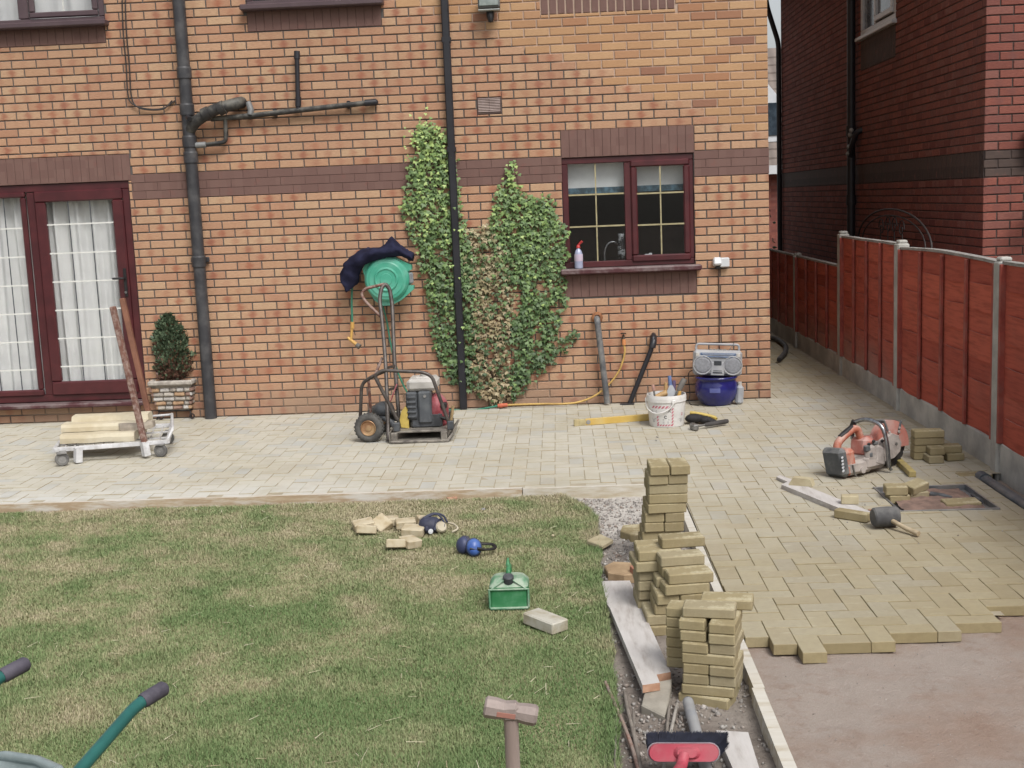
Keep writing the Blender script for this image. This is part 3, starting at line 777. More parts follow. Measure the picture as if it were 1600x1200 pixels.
bars(-8.25, -6.795, .31, 2.085, [-7.86, -7.5, -7.15, -6.95], [.50+.262*i for i in range(6)], .02, pd, M_lead, M_leadw, .008, .013)
M_black = mk('black_plastic', C(44, 42, 44), C(34, 32, 34), .45, scale=12)
M_chrome = mk('worn_chrome', C(190, 192, 196), C(150, 152, 156), .25, metal=.9, scale=30)
q = MB(); q.box((-5.873, -.014, 1.28), (.028, .016, .26), bev=.005); q.tube([(-5.873, -.02, 1.32), (-5.873, -.055, 1.32), (-5.895, -.06, 1.32), (-5.975, -.06, 1.32)], .010, 8); q.build('handle', M_black, pd)
q = MB(); q.tube([(-5.873, -.022, 1.19), (-5.873, -.03, 1.19)], .013, 10); q.build('lock', M_chrome, pd)
# upstairs windows, of which the photo shows the feet
for nm, (u0, u1, z0, z1), ml in (('upstairs_window', UPL, -6.18), ('upstairs_window', UPM, None)):
    q = MB(); frame_ring(q, u0, u1, z0, z1, .055, .015, .075)
    if ml: q.box((-6.60, .045, (z0+z1)/2), (.09, .055, z1-z0-.12), bev=.006)
    uw = q.build(nm, M_upvc_grey, house)
    q = MB(); q.box(((u0+u1)/2, -.035, z0-.012), (u1-u0+.07, .15, .05), bev=.01); q.build('sill', M_upvc_grey, uw)
    if ml:
        q = MB(); frame_ring(q, -6.54, -5.92, z0+.06, z1-.05, .05, .0, .04, .01); q.build('sash', M_upvc_grey, uw)
        pane(u0+.05, -6.65, z0+.055, z1-.05, .045, uw, M_glass); pane(-6.49, -5.97, z0+.11, z1-.1, .022, uw, M_glass)
        bars(-6.49, -5.97, z0+.11, z1-.1, [-6.23], [z0+.4], .015, uw, M_leadw, M_leadw); bars(-8.3, -6.65, z0+.06, z1-.1, [-6.98, -7.4], [z0+.4], .035, uw, M_leadw, M_leadw)
    else: pane(u0+.05, u1-.05, z0+.055, z1-.05, .045, uw, M_glass)

# ------------------------------------------------------------------ pipes and fittings of the house
M_pipe = mk('grey_black_pvc', C(66, 66, 70), C(56, 56, 60), .45, scale=5, world=True, dust=(C(104, 102, 102), .5, 7))
M_pipe_d = mk('black_pvc', C(46, 46, 52), C(38, 38, 44), .42, scale=5, world=True)
M_pipe_old = mk('weathered_black_pvc', C(72, 70, 66), C(48, 46, 46), .6, scale=9, world=True, dust=(C(120, 116, 106), .7, 9))
sx = -5.16
q = MB(); q.tube([(sx, -.075, .0), (sx, -.075, 5.2)], .055, 20); st = q.build('soil_pipe', M_pipe, house)
for zc in (3.12, 2.80, 2.52, 2.38, 1.45):
    q = MB(); q.lathe([(.055, -.05), (.064, -.05), (.064, .035), (.060, .05), (.055, .05)], 20, Matrix.Translation((sx, -.075, zc))); q.build('collar', M_pipe, st)
q = MB(); q.box((sx, -.03, 1.46), (.17, .03, .05), bev=.008); q.build('bracket', M_pipe, st)
q = MB(); q.tube([V(293, 183, -.15), V(296, 186, -.19)], .022, 14); q.build('access_cap', M_pipe_d, st)
br = fillet([(sx, -.075, V(297, 205, -.1).z), V(305, 190, -.12), V(333, 172, -.14), V(372, 161, -.10), V(378, 160, .02)], .05, 4)
q = MB(); q.tube(br, .052, 18); fp = q.build('branch_pipe', M_pipe_old, st)
d_ = (V(340, 170, -.135)-V(325, 177, -.135)).normalized()
for c in (V(322, 178, -.135), V(346, 169, -.135)):
    q = MB(); q.tube([c-d_*.03, c+d_*.03], .060, 18); q.build('collar', M_pipe_old, fp)
q = MB(); q.tube([V(388, 161, -.03), V(392, 172, -.06), V(391, 180, -.07)], .028, 12); q.build('elbow', mk('grey_pvc', C(128, 128, 128), C(104, 104, 104), .5), st)
q = MB(); q.tube([V(330, 186, -.06), V(400, 180, -.06), V(470, 172, -.06), V(582, 160, -.06)], .024, 12); wp = q.build('waste_pipe', M_pipe_old, house)
q = MB(); q.tube([V(466, 170, -.06), V(464, 88, -.06)], .021, 12); q.build('riser', M_pipe_d, wp)
for c, a in ((V(466, 166, -.06), V(466, 152, -.06)), (V(464, 92, -.06), V(464, 80, -.055))):
    q = MB(); q.tube([c, a], .027, 12); q.build('socket', M_pipe_d, wp)
q = MB(); q.tube([V(570, 161, -.06), V(588, 159.5, -.05)], .030, 12); q.ball(V(586, 160, -.04), .03, 10, 6); q.build('end_elbow', M_pipe_d, wp)
for x_ in (430, 545):
    q = MB(); q.box(V(x_, 176-(x_-430)*.105, -.03), (.03, .06, .07), bev=.006); q.build('bracket', M_pipe_d, wp)
q = MB(); q.tube(fillet([V(352, 184, -.06), V(353, 222, -.06), V(322, 226, -.07), V(305, 227, -.08)], .04), .019, 12); q.build('overflow_pipe', M_pipe_old, wp)
q = MB(); q.tube([V(306, 227, -.08), V(322, 226, -.075)], .027, 12); q.build('pale_socket', mk('pale_grey_pvc', C(150, 152, 152), C(120, 120, 118), .5), wp)
# square downpipe
q = MB(); q.box((-2.815, -.055, 2.6), (.067, .067, 5.2), bev=.01); dp = q.build('downpipe', M_pipe_d, house)
for zc in (1.05, 2.35, 3.3):
    q = MB(); q.box((-2.815, -.05, zc), (.082, .078, .05), bev=.006); q.build('collar', M_pipe_d, dp)
# leaning waste pipes by the tap
M_gpipe = mk('dusty_grey_pipe', C(112, 114, 118), C(92, 94, 98), .5, world=True, dust=(C(160, 156, 148), .6, 8))
q = MB(); q.tube(fillet([V(932, 497, -.0), V(933, 500, -.10), V(938, 540, -.10), V(949, 630, -.09)], .04), .028, 14); g1 = q.build('waste_pipe', M_gpipe, house); g1['label'] = 'grey waste pipe with rusty orange collar'
q = MB(); c_ = V(933, 496, -.012); q.lathe([(.028, .03), (.045, .026), (.052, .01), (.05, 0)], 18, Matrix.Translation(c_) @ Matrix.Rotation(R(90), 4, 'X')); q.build('wall_collar', mk('rusty_orange', C(190, 120, 52), C(150, 92, 48), .7), g1)
q = MB(); q.tube(fillet([V(1021, 523, .0), V(1021, 527, -.09), V(1018, 545, -.09), V(984, 630, -.09)], .05), .022, 14); g2 = q.build('waste_pipe', M_pipe_d, house); g2['label'] = 'black leaning waste pipe running into the paving'
q = MB(); q.tube([V(1021, 526, -.02), V(1021, 534, -.09), V(1019, 543, -.09)], .031, 14); q.build('elbow', M_pipe_d, g2)
q = MB(); q.box(G(980, 631, .004)+Vector((0, .0, 0)), (.13, .07, .014), bev=.004); q.build('gully_lid', M_pipe_d, g2)
# air vent
M_vent = mk('brown_clay', C(108, 84, 78), C(92, 70, 66), .8, world=True)
M_louv = mk('pale_clay', C(186, 164, 156), C(160, 138, 130), .8, world=True)
vc = Vector((-2.4645, 0, 2.7225)); q = MB(); frame_ring(q, -2.571, -2.358, 2.652, 2.793, .008, -.004, .03, .002); q.box((vc.x, .035, vc.z), (.21, .01, .14)); av = q.build('air_vent', M_vent, house)
for i in range(9):
    q = MB(); q.box((vc.x, .008, 2.667+i*.0139), (.196, .03, .0072), (R(-32), 0, 0)); q.build('louvre', M_louv, av)
q = MB(); q.box((vc.x, .002, vc.z), (.006, .012, .125)); q.build('louvre_divider', M_vent, av)

# ================================================================== neighbour's house
nh = thing('neighbour_house', 'red brick house beyond the fence with dark band and white side window', 'house', (4.5, -.3, 0))
NX, NY, NZ = 1.787, -.3, -.112
M_nf = Matrix.Translation((NX, NY, 0)); M_ns = Matrix(((0, 1, 0, NX), (-1, 0, 0, 0), (0, 0, 1, 0), (0, 0, 0, 1)))   # front: u = x-NX; side: u = -Y
NWIN = (-4.02, -2.50, 3.62, 4.6); NPAN = (-4.02, -2.50, 3.24, 3.62)
nb_z = (1.913, 2.138)
q = MB(); face_mesh(q, 0, 6, -.2, 5.2, [], M_nf, .008); face_mesh(q, -9.2, .3, -.2, 5.2, [NWIN], M_ns, .008, .12)
q.add([(NX+6, NY, -.2), (NX+6, 9.2, -.2), (NX+6, 9.2, 5.2), (NX+6, NY, 5.2)], [(0, 1, 2, 3)]); q.add([(NX, 9.2, -.2), (NX+6, 9.2, -.2), (NX+6, 9.2, 5.2), (NX, 9.2, 5.2)], [(0, 1, 2, 3)])
nwall = q.build('wall', M_mortar_red, nh)
fr = lay(0, 1.6, .3, 4.2, NZ, [(0, 9, *nb_z)]); sd_ = lay(-9.2, .3, .3, 5.1, NZ, [NWIN, NPAN, (-9.3, .31, *nb_z)], shift=.3)
put_bricks([(fr, M_nf, 0), (sd_, M_ns, R(-90))], nwall, M_redbrick)
q = MB()
for r in lay(0, 1.6, *nb_z, NZ, []): brick_box(q, *r, M_nf, 0, 0, .003)
for i in range(int(9.4/.075)):
    u = -9.2+i*.075
    if u+.07 < .3: brick_box(q, u+.004, u+.071, nb_z[0]+.005, nb_z[1]-.005, M_ns, 0, 0, .003)
for i in range(20): brick_box(q, NPAN[0]+i*.076+.004, NPAN[0]+i*.076+.071, NPAN[2]+.005, NPAN[3]-.03, M_ns, 0, 0, .003)
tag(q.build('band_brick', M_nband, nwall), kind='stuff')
def mat_box(mb, u0, u1, z0, z1, d0, d1, Mx, bev=.006, mi=0): mb.box(((u0+u1)/2, (d0+d1)/2, (z0+z1)/2), (u1-u0, d1-d0, z1-z0), bev=bev, mi=mi, M=Mx)
q = MB()
for a, b, c, e in ((NWIN[0], NWIN[1], 3.62, 3.70), (NWIN[0], NWIN[1], 4.52, 4.6), (NWIN[0], NWIN[0]+.07, 3.70, 4.52), (NWIN[1]-.07, NWIN[1], 3.70, 4.52), (-3.42, -3.35, 3.70, 4.52)): mat_box(q, a, b, c, e, .0, .06, M_ns)
nw = q.build('side_window', M_white, nh)
q = MB(); mat_box(q, NWIN[0]-.05, NWIN[1]+.05, 3.585, 3.625, -.06, .05, M_ns); q.build('sill', M_white, nw)
q = MB()
for a, b, c, e in ((-3.34, -2.59, 3.72, 3.78), (-3.34, -2.59, 4.46, 4.52), (-3.34, -3.28, 3.78, 4.46), (-2.65, -2.59, 3.78, 4.46)): mat_box(q, a, b, c, e, -.02, .03, M_ns)
q.build('sash', M_white, nw)
q = MB(); mat_box(q, NWIN[0]+.05, -3.40, 3.68, 4.55, .03, .036, M_ns, 0); mat_box(q, -3.30, -2.63, 3.74, 4.5, .012, .018, M_ns, 0); q.build('pane', mk('dusky_glass', C(120, 130, 142), C(96, 106, 118), .12, spec=.6), nw)
q = MB(); mat_box(q, NWIN[0], NWIN[1], 3.62, 4.6, .115, .12, M_ns, 0); q.build('blind', M_room, nw)
yp = VX(1330, 120, NX-.07).y
q = MB(); q.tube([(NX-.07, yp, -.1), (NX-.07, yp, 5.2)], .05, 14); npp = q.build('downpipe', M_pipe_d, nh)
for zc in (1.72, 2.55): 
    q = MB(); q.lathe([(.05, -.06), (.062, -.06), (.062, .06), (.05, .06)], 14, Matrix.Translation((NX-.07, yp, zc))); q.build('collar', M_pipe_d, npp)
q = MB(); q.tube(fillet([(NX-.07, yp, 2.22), (NX-.09, yp-.10, 2.36), (NX-.06, yp-.22, 2.52), (NX+.01, yp-.24, 2.55)], .05), .035, 12); q.build('branch_pipe', M_pipe_d, npp)
q = MB()
for a, zc in ((-.14, 2.50), (-.20, 2.55), (-.07, 2.36), (-.03, 2.28)): q.ball((NX-.115, yp+a, zc), (.03, .035, .03), 8, 5)
q.build('pale_joint', mk('pale_sealant', C(170, 166, 160), C(140, 138, 134), .7), npp)
q = MB(); q.tube(fillet([(NX-.05, 9.15, -.1), (NX-.05, 9.15, 4.2), (NX-.22, 9.15, 4.75), (NX-.25, 9.15, 4.95)], .1), .04, 12); q.build('downpipe', M_pipe_d, nh)
q = MB(); q.box((NX-.13, 4.4, 4.95), (.30, 9.9, .05)); q.box((NX-.29, 4.4, 5.03), (.03, 9.9, .2)); q.build('soffit', M_white, nh)
q = MB(); q.tube([(NX-.35, -.6, 5.06), (NX-.35, 9.4, 5.06)], .055, 12); q.build('gutter', mk('grey_gutter', C(150, 152, 156), C(130, 132, 136), .5), nh)
q = MB(); q.prism([(-.35, 5.13), (3.0, 7.2), (6.4, 5.13), (6.4, 5.2), (3.0, 7.3), (-.35, 5.2)], 9.9, Matrix(((1, 0, 0, NX), (0, 0, -1, 9.35), (0, 1, 0, 0), (0, 0, 0, 1)))); q.build('roof', M_tile, nh)
q = MB(); q.tube([(3.02+.0, NY-.02, 2.36), (3.0, NY-.12, 2.36)], .03, 8); q.box((2.17, NY-.09, 2.22), (.10, .10, .26), bev=.02); q.build('wall_lantern', M_black, nh)
M_spray = mk('grey_green_leaf', C(104, 120, 92), C(74, 92, 62), .7, scale=30)
pl = thing('hanging_plant', 'grey green trailing plant at the right edge by the red wall', 'plant', (2.22, -.55, 1.72))
q = MB()
for i in range(160):
    p = Vector((2.22+random.gauss(0, .07), -.55+random.gauss(0, .06), 1.76+random.gauss(0, .045))); e = Euler((random.uniform(0, 6), random.uniform(0, 6), random.uniform(0, 6)))
    q.add([(-.012, 0, 0), (0, -.005, .002), (.014, 0, 0), (0, .006, .002)], [(0, 1, 2, 3)], 0, False, Matrix.Translation(p) @ e.to_matrix().to_4x4())
tag(q.build('foliage', M_spray, pl), kind='stuff')
q = MB(); q.lathe([(.0, 1.58), (.09, 1.62), (.13, 1.70), (.12, 1.70), (.0, 1.66)], 14, Matrix.Translation((2.22, -.55, 0))); q.tube([(2.22, -.55, 1.62), (2.22, -.42, 1.62), (2.22, -.30, 1.75)], .008, 6); q.build('basket', M_black, pl)

# house seen through the gap
fh = thing('distant_bungalow', 'distant bungalow with tiled roof seen through the gap between the houses', 'house', (3.2, 22, 0))
def tile_mat():
    g = N('interlocking_tile'); p = g.pos(); wv = g.n('ShaderNodeTexWave', wave_type='BANDS', bands_direction='X'); g.l(p, wv.inputs[0]); wv.inputs['Scale'].default_value = 1.05
    n = g.noise(3, 4, .6, p); c = g.mix(n, C(128, 110, 100), C(152, 138, 128)); c = g.mix(g.math('MULTIPLY', wv.outputs['Fac'], .35), c, C(84, 76, 72))
    g.l(c, g.b.inputs['Base Color']); g.b.inputs['Roughness'].default_value = .9; g.bump(wv.outputs['Fac'], .6, .04); return g.m
M_ftile = tile_mat()
q = MB()
zt, ze = V(1208, 80, 25).z, V(1208, 264, 21).z
nrow = 14
for i in range(nrow):      # courses of tiles, each lapping the one below
    t0, t1 = i/nrow, (i+1)/nrow+.02
    q.add([(0, 21+4*t0-.05, ze+(zt-ze)*t0+.06), (8, 21+4*t0-.05, ze+(zt-ze)*t0+.06), (8, 21+4*t1, ze+(zt-ze)*t1+.03), (0, 21+4*t1, ze+(zt-ze)*t1+.03), (0, 21+4*t0-.05, ze+(zt-ze)*t0-.03), (8, 21+4*t0-.05, ze+(zt-ze)*t0-.03)], [(0, 1, 2, 3), (4, 5, 1, 0)])
q.add([(0, 25, zt), (8, 25, zt), (8, 29, ze), (0, 29, ze)], [(0, 1, 2, 3)])
q.build('roof', M_ftile, fh)
q = MB(); q.box((4, 25, ze/2-.1), (7.4, 7.4, ze)); q.build('wall', M_redbrick, fh)
q = MB(); q.box((4, 20.9, ze-.02), (8, .08, .22)); q.build('fascia', M_white, fh)
dz0, dz1 = V(1205, 222, 22).z, V(1205, 140, 22).z; dx = V(1204, 180, 22).x
q = MB(); q.prism([(-.65, 0), (.22, 0), (.22, (dz1-dz0)*.8), (-.2, dz1-dz0+.25), (-.65, (dz1-dz0)*.8)], 3, Matrix(((1, 0, 0, dx), (0, 0, 1, 21.75), (0, 1, 0, dz0), (0, 0, 0, 1)))); dm = q.build('dormer', M_white, fh)
q = MB(); q.box((dx-.12, 21.74, (dz0+dz1)/2-.1), (.5, .05, (dz1-dz0)*.62), bev=.01); q.build('pane', mk('dark_glass', C(70, 84, 96), C(50, 60, 70), .1), dm)
sh = thing('shrub', 'dark green shrub at the far end of the passage', 'shrub', (1.2, 12.5, -.1))
q = MB()
for i in range(900):
    p = Vector((1.35+random.gauss(0, .38), 12.5+random.gauss(0, .3), abs(random.gauss(.8, .65)))); e = Euler((random.uniform(0, 6), random.uniform(0, 6), random.uniform(0, 6)))
    q.add([(-.05, 0, 0), (0, -.025, .01), (.06, 0, 0), (0, .03, .01)], [(0, 1, 2, 3)], 0, False, Matrix.Translation(p) @ e.to_matrix().to_4x4())
tag(q.build('foliage', mk('dark_leaf', C(62, 78, 48), C(44, 56, 36), .7, scale=4, world=True), sh), kind='stuff')
q = MB(); q.tube([(1.3, 12.5, -.15), (1.32, 12.5, .5), (1.4, 12.5, 1.2)], [.05, .04, .015], 8); q.build('stem', mk('bark', C(96, 82, 70), C(70, 60, 52), .9), sh)

# ================================================================== fence along the side
M_conc = mk('fence_concrete', C(198, 195, 188), C(168, 166, 160), .9, scale=7, world=True, bump=.4, bscale=60, dust=(C(176, 172, 160), .6, 6))
M_gb = mk('gravel_board_concrete', C(206, 202, 193), C(172, 170, 164), .9, scale=4, world=True, bump=.4, bscale=40)
def slat_mat():
    g = N('red_fence_stain'); p = g.pos(); n = g.noise(2.5, 4, .6, p); gr = g.noise(30, 4, .6, g.vscale(p, 1, .12, 1.6)); rn = g.n('ShaderNodeObjectInfo').outputs['Random']
    c = g.ramp(rn, [(0, C(204, 84, 56)), (.35, C(216, 94, 62)), (.7, C(190, 76, 52)), (1, C(208, 96, 70))])
    c = g.mix(g.step(gr, .4, .7, 0, .4), c, C(110, 38, 32)); c = g.mix(g.step(n, .5, .75, 0, .35), c, C(168, 82, 66))
    # cement dust splashed on the lower boards by the passage
    sp = g.n('ShaderNodeSeparateXYZ'); g.l(p, sp.inputs[0])
    d = g.math('MULTIPLY', g.step(sp.outputs[2], .62, .2), g.math('MULTIPLY', g.step(sp.outputs[1], -1.2, .3), g.step(n, .3, .6, .4, .9)))
    c = g.mix(g.math('MULTIPLY', d, .6), c, C(172, 148, 138))
    nz = g.n('ShaderNodeSeparateXYZ'); g.l(g.n('ShaderNodeNewGeometry').outputs['Normal'], nz.inputs[0])
    c = g.mix(g.math('MULTIPLY', g.step(nz.outputs[2], .6, .9), .7), c, C(200, 150, 132))      # sawn top edges mixed paler where they face up
    g.l(c, g.b.inputs['Base Color']); g.b.inputs['Roughness'].default_value = .75; g.b.inputs['Specular IOR Level'].default_value = .25
    g.bump(gr, .3, .003); return g.m
M_slat = slat_mat(); M_batten = mk('red_batten', C(186, 78, 58), C(156, 62, 48), .75, scale=8, world=True, dust=(C(150, 110, 98), .4, 6))
M_cap = mk('bleached_cap', C(172, 166, 160), C(138, 132, 126), .9, scale=10, stretch=(6, 1, 6), world=True, bump=.3)
fence = thing('fence', 'red stained woven panel fence with concrete posts and gravel boards', 'fence', (.95, -1, 0))
posts = [(-7.55, 1.37), (-5.35, 1.37), (-3.15, 1.37), (-.80, 1.40), (1.295, 1.42), (3.62, 1.10), (5.9, 1.10), (8.2, 1.10)]
FXp = .955
for y, h in posts:
    q = MB(); q.box((FXp, y, h/2-.1), (.10, .115, h+.2), bev=.012); q.box((FXp, y, h+.012), (.075, .09, .03), bev=.01)
    q.build('post', M_conc, fence)
for i in range(len(posts)-1):
    (ya, ha), (yb, hb) = posts[i], posts[i+1]; y0, y1 = ya+.055, yb-.055; hh = min(ha, hb)
    gb = .19
    q = MB(); q.box((FXp, (y0+y1)/2, gb/2-.1), (.05, y1-y0, gb+.2), bev=.008); q.build('gravel_board', M_gb, fence)
    zt = hh-.015; far = y0 > 3
    pn = MB(); rs_ = random.Random(i*7+1)
    # the panel: side rails and capping are the part itself, slats and battens its sub-parts
    sag = -.03 if i == 2 else 0
    nseg = 10; vs = []; fs = []
    for k_ in range(nseg+1):
        t = k_/nseg; y = y0+(y1-y0)*t; z = zt+(.03*math.sin(t*2.6+.2)-.012 if i == 2 else 0)+.006*mn.noise((y*4, i, 0))
        for dx_, dz_ in ((-.030, -.004), (.030, -.004), (.030, .016), (-.030, .016)): vs.append((FXp+dx_, y, z+dz_))
    for k_ in range(nseg):
        for c in range(4): fs.append((4*k_+c, 4*k_+4+c, 4*k_+4+(c+1) % 4, 4*k_+(c+1) % 4))
    fs += [(0, 1, 2, 3), (4*nseg+3, 4*nseg+2, 4*nseg+1, 4*nseg)]
    pn.add(vs, fs); panel = pn.build('panel', M_cap, fence)
    for y in (y0+.012, y1-.012):
        q = MB(); q.box((FXp-.018, y, (gb+zt)/2), (.064, .026, zt-gb-.004), bev=.003); q.build('end_rail', M_batten, panel)
    nb = 3; cols_ = [y0+.02+(y1-y0-.04)*j/(nb+1) for j in range(nb+2)]
    for j, y in enumerate(cols_):
        if j in (0, nb+1): continue
        wob = 0; q = MB(); q.box((FXp-.034, y, (gb+zt)/2), (.022, .036, zt-gb-.004), bev=.004); q.build('batten', M_batten, panel)
        if 0 < j < nb+1:
            q = MB(); q.box((FXp+.026, y, (gb+zt)/2), (.020, .036, zt-gb-.004), bev=.004); q.build('batten', M_batten, panel)
    nrow = 7; ph = (zt-gb)/nrow
    for r_ in range(nrow):
        za = gb+r_*ph-.004; zb = za+ph+.012; q = MB(); vs = []; fs = []; ns = 20
        for k_ in range(ns+1):
            t = k_/ns; y = y0+.022+(y1-y0-.044)*t; ang = math.pi*t*(nb+1)
            wv = .010*math.sin(ang+(math.pi if r_ % 2 else 0)); wz = .007*mn.noise((y*2.3, r_*3.1, i*5)); wz2 = .006*mn.noise((y*3, r_*2.1+9, i*5))
            xo = FXp-.006+wv
            for dx_, z in ((-.009, za+wz), (-.001, za+wz), (-.001, zb+wz2), (-.009, zb+wz2)): vs.append((xo+dx_, y, z))
        for k_ in range(ns):
            for c in range(4): fs.append((4*k_+c, 4*k_+4+c, 4*k_+4+(c+1) % 4, 4*k_+(c+1) % 4))
        fs += [(0, 1, 2, 3), (4*ns+3, 4*ns+2, 4*ns+1, 4*ns)]
        q.add(vs, fs); q.build('slat', M_slat, panel)
# wrought iron arch behind the fence
M_iron = mk('rusty_black_iron', C(58, 46, 44), C(40, 34, 34), .6, scale=20)
ga = thing('garden_arch', 'black wrought iron arched trellis standing behind the red fence', 'trellis', (1.32, .1, -.1))
ya_, xa_ = -.2, 1.35
def A(px, py): return VX(px, py, 1.35)
c0, c1 = A(1341, 352), A(1456, 380); mid = (c0.y+c1.y)/2; rad = abs(c0.y-c1.y)/2; zb_ = min(c0.z, c1.z)-.05; top = A(1398, 327).z
arc = [(1.35, mid+rad*math.cos(t), zb_+(top-zb_)*math.sin(t)) for t in [math.pi*i/20 for i in range(21)]]
q = MB(); q.tube([(1.35, mid+rad, -.15)]+arc+[(1.35, mid-rad, -.15)], .010, 8); q.build('arch_bar', M_iron, ga)
q = MB(); q.tube([(1.35, mid+rad*.86*math.cos(t), zb_+(top-zb_)*.82*math.sin(t)) for t in [math.pi*i/16 for i in range(17)]], .007, 6); q.build('inner_bar', M_iron, ga)
def spiral(c, r0, turns, s=1): return [(1.35, c[0]+s*r0*(1-k_/26)*math.cos(turns*2*math.pi*k_/24), c[1]+r0*(1-k_/26)*math.sin(turns*2*math.pi*k_/24)) for k_ in range(25)]
for s_, dy in ((1, .30), (-1, -.30), (1, .09), (-1, -.09)):
    q = MB(); q.tube(spiral((mid+dy*1.2, zb_+(top-zb_)*.55-abs(dy)*.12), .10, 1.4, s_), .006, 6); q.tube([(1.35, mid+dy*1.6, zb_-.25), (1.35, mid+dy*1.25, zb_+(top-zb_)*.4)], .006, 6); q.build('scroll', M_iron, ga)
q = MB(); q.tube([(1.35, mid+rad, zb_-.1), (1.35, mid-rad, zb_-.1)], .008, 6); q.tube([(1.35, mid, .2), (1.35, mid, zb_)], .008, 6); q.build('cross_bar', M_iron, ga)

# ================================================================== ivy
def leaf_mat(name, stops):
    g = N(name); at = g.n('ShaderNodeAttribute'); at.attribute_name = 'tint'; c = g.ramp(at.outputs['Fac'], stops)
    g.l(c, g.b.inputs['Base Color']); g.b.inputs['Roughness'].default_value = .5; g.b.inputs['Specular IOR Level'].default_value = .35
    return g.m
M_ivy = leaf_mat('ivy_leaf', [(0, C(68, 94, 50)), (.3, C(90, 120, 62)), (.55, C(108, 140, 70)), (.8, C(132, 164, 76)), (1, C(170, 196, 94))])
M_ivyd = leaf_mat('dry_ivy_leaf', [(0, C(146, 126, 86)), (.3, C(176, 156, 112)), (.6, C(136, 134, 84)), (.8, C(192, 176, 134)), (1, C(146, 112, 80))])
LEAF = np.array([(0, 0, 0), (-.42, .02, .0), (-.55, .38, -.05), (-.22, .48, .02), (0, 1, -.10), (.22, .48, .02), (.55, .38, -.05), (.42, .02, .0), (0, .42, .07)])
LF = [(8, 0, 1), (8, 1, 2), (8, 2, 3), (8, 3, 4), (8, 4, 5), (8, 5, 6), (8, 6, 7), (8, 7, 0)]
ivy = thing('ivy', 'green ivy climbing the brick wall behind the square downpipe', 'climbing plant', (-2.5, -.08, 0))
gl_ = [(650, 205), (668, 188), (690, 196), (704, 225), (712, 262), (722, 340), (735, 380), (740, 440), (742, 500), (740, 560), (746, 606), (728, 604), (702, 590), (682, 540), (672, 480), (664, 430), (655, 385), (640, 362), (631, 325), (640, 290), (637, 262), (652, 240)]
gr_ = [(797, 250), (806, 286), (836, 310), (850, 306), (862, 320), (866, 346), (884, 352), (885, 400), (880, 440), (882, 470), (874, 505), (858, 545), (835, 585), (812, 608), (796, 622), (792, 560), (794, 500), (803, 478), (795, 440), (778, 400), (764, 350), (780, 300)]
dr_ = [(722, 350), (738, 360), (765, 350), (785, 390), (800, 440), (798, 500), (790, 560), (796, 618), (775, 632), (748, 612), (738, 560), (742, 500), (732, 420)]
tend = [(840, 560), (866, 540), (884, 525), (902, 512), (905, 520), (888, 538), (862, 560), (842, 580)]
strip = [(850, 300), (858, 300), (866, 350), (858, 360)]
def ivy_leaves(poly, n, holes_=(), seed=1, top=0.):
    rg = random.Random(seed); xs = [p[0] for p in poly]; ys = [p[1] for p in poly]; out = []
    while len(out) < n:
        x, y = rg.uniform(min(xs), max(xs))+0, rg.uniform(min(ys), max(ys))
        jx, jy = x+rg.gauss(0, 4), y+rg.gauss(0, 4)
        if not pip(x, y, poly): continue
        if any((x-a)**2/r0**2+(y-b)**2/r1**2 < rg.uniform(.5, 1.1) for a, b, r0, r1 in holes_): continue
        k_ = .5+.9*mn.noise((x*.035, y*.03, seed))
        if rg.random() > .55+k_*.6: continue
        out.append((jx, jy))
    return out
def build_leaves(name, spots, mat, seed, dep=(.01, .07), size=(.026, .052), bias=0.):
    rg = np.random.default_rng(seed); vs = []; fs = []; tt = []
    for i, (px, py) in enumerate(spots):
        d = rg.uniform(*dep)*rg.uniform(.5, 1); p = V(px, py, 0); s = rg.uniform(*size)
        roll = math.pi+rg.normal(0, .42); tilt = rg.normal(-.5, .22); yw = rg.normal(0, .32)
        Mx = np.array((Matrix.Rotation(yw, 3, 'Z') @ Matrix.Rotation(R(90)+tilt, 3, 'X') @ Matrix.Rotation(roll, 3, 'Z')))
        q = (LEAF*s)@Mx.T+np.array((p.x, -d, p.z)); vs.append(q); fs += [[a+i*9 for a in f] for f in LF]; tt += [min(1, max(0, rg.beta(1.6, 1.9)*.8+bias+.34*(p.z-1.15)/1.3))]*9
    o = link(name, npmesh(name, np.concatenate(vs)-np.array(wloc(ivy)), fs, mat, tt), ivy); return tag(o, kind='stuff')
S1 = ivy_leaves(gl_, 2300, [], 2)+ivy_leaves(gr_, 2150, [(806, 465, 12, 26), (842, 446, 10, 14), (872, 478, 8, 18), (795, 545, 10, 26), (838, 520, 8, 16)], 5)+ivy_leaves(tend, 90, [], 8)+ivy_leaves(strip, 24, [], 9)
build_leaves('green_foliage', S1, M_ivy, 21)
build_leaves('new_foliage', ivy_leaves(gl_, 110, [], 12)+ivy_leaves(gr_, 90, [], 15)+[(655+random.gauss(0, 12), 215+random.gauss(0, 18)) for _ in range(40)], M_ivy, 25, (.08, .12), (.02, .036), .35)
build_leaves('dry_foliage', ivy_leaves(dr_, 1150, [(778, 470, 14, 22), (765, 545, 10, 20), (745, 400, 8, 14), (785, 430, 8, 16)], 3), M_ivyd, 22, (.015, .08), (.026, .046))
build_leaves('mixed_foliage', ivy_leaves(dr_, 340, [], 6), M_ivy, 23, (.04, .1), (.028, .046), -.1)
M_stem = mk('ivy_stem', C(120, 98, 76), C(90, 74, 60), .9, scale=20, world=True)
rg = random.Random(3)
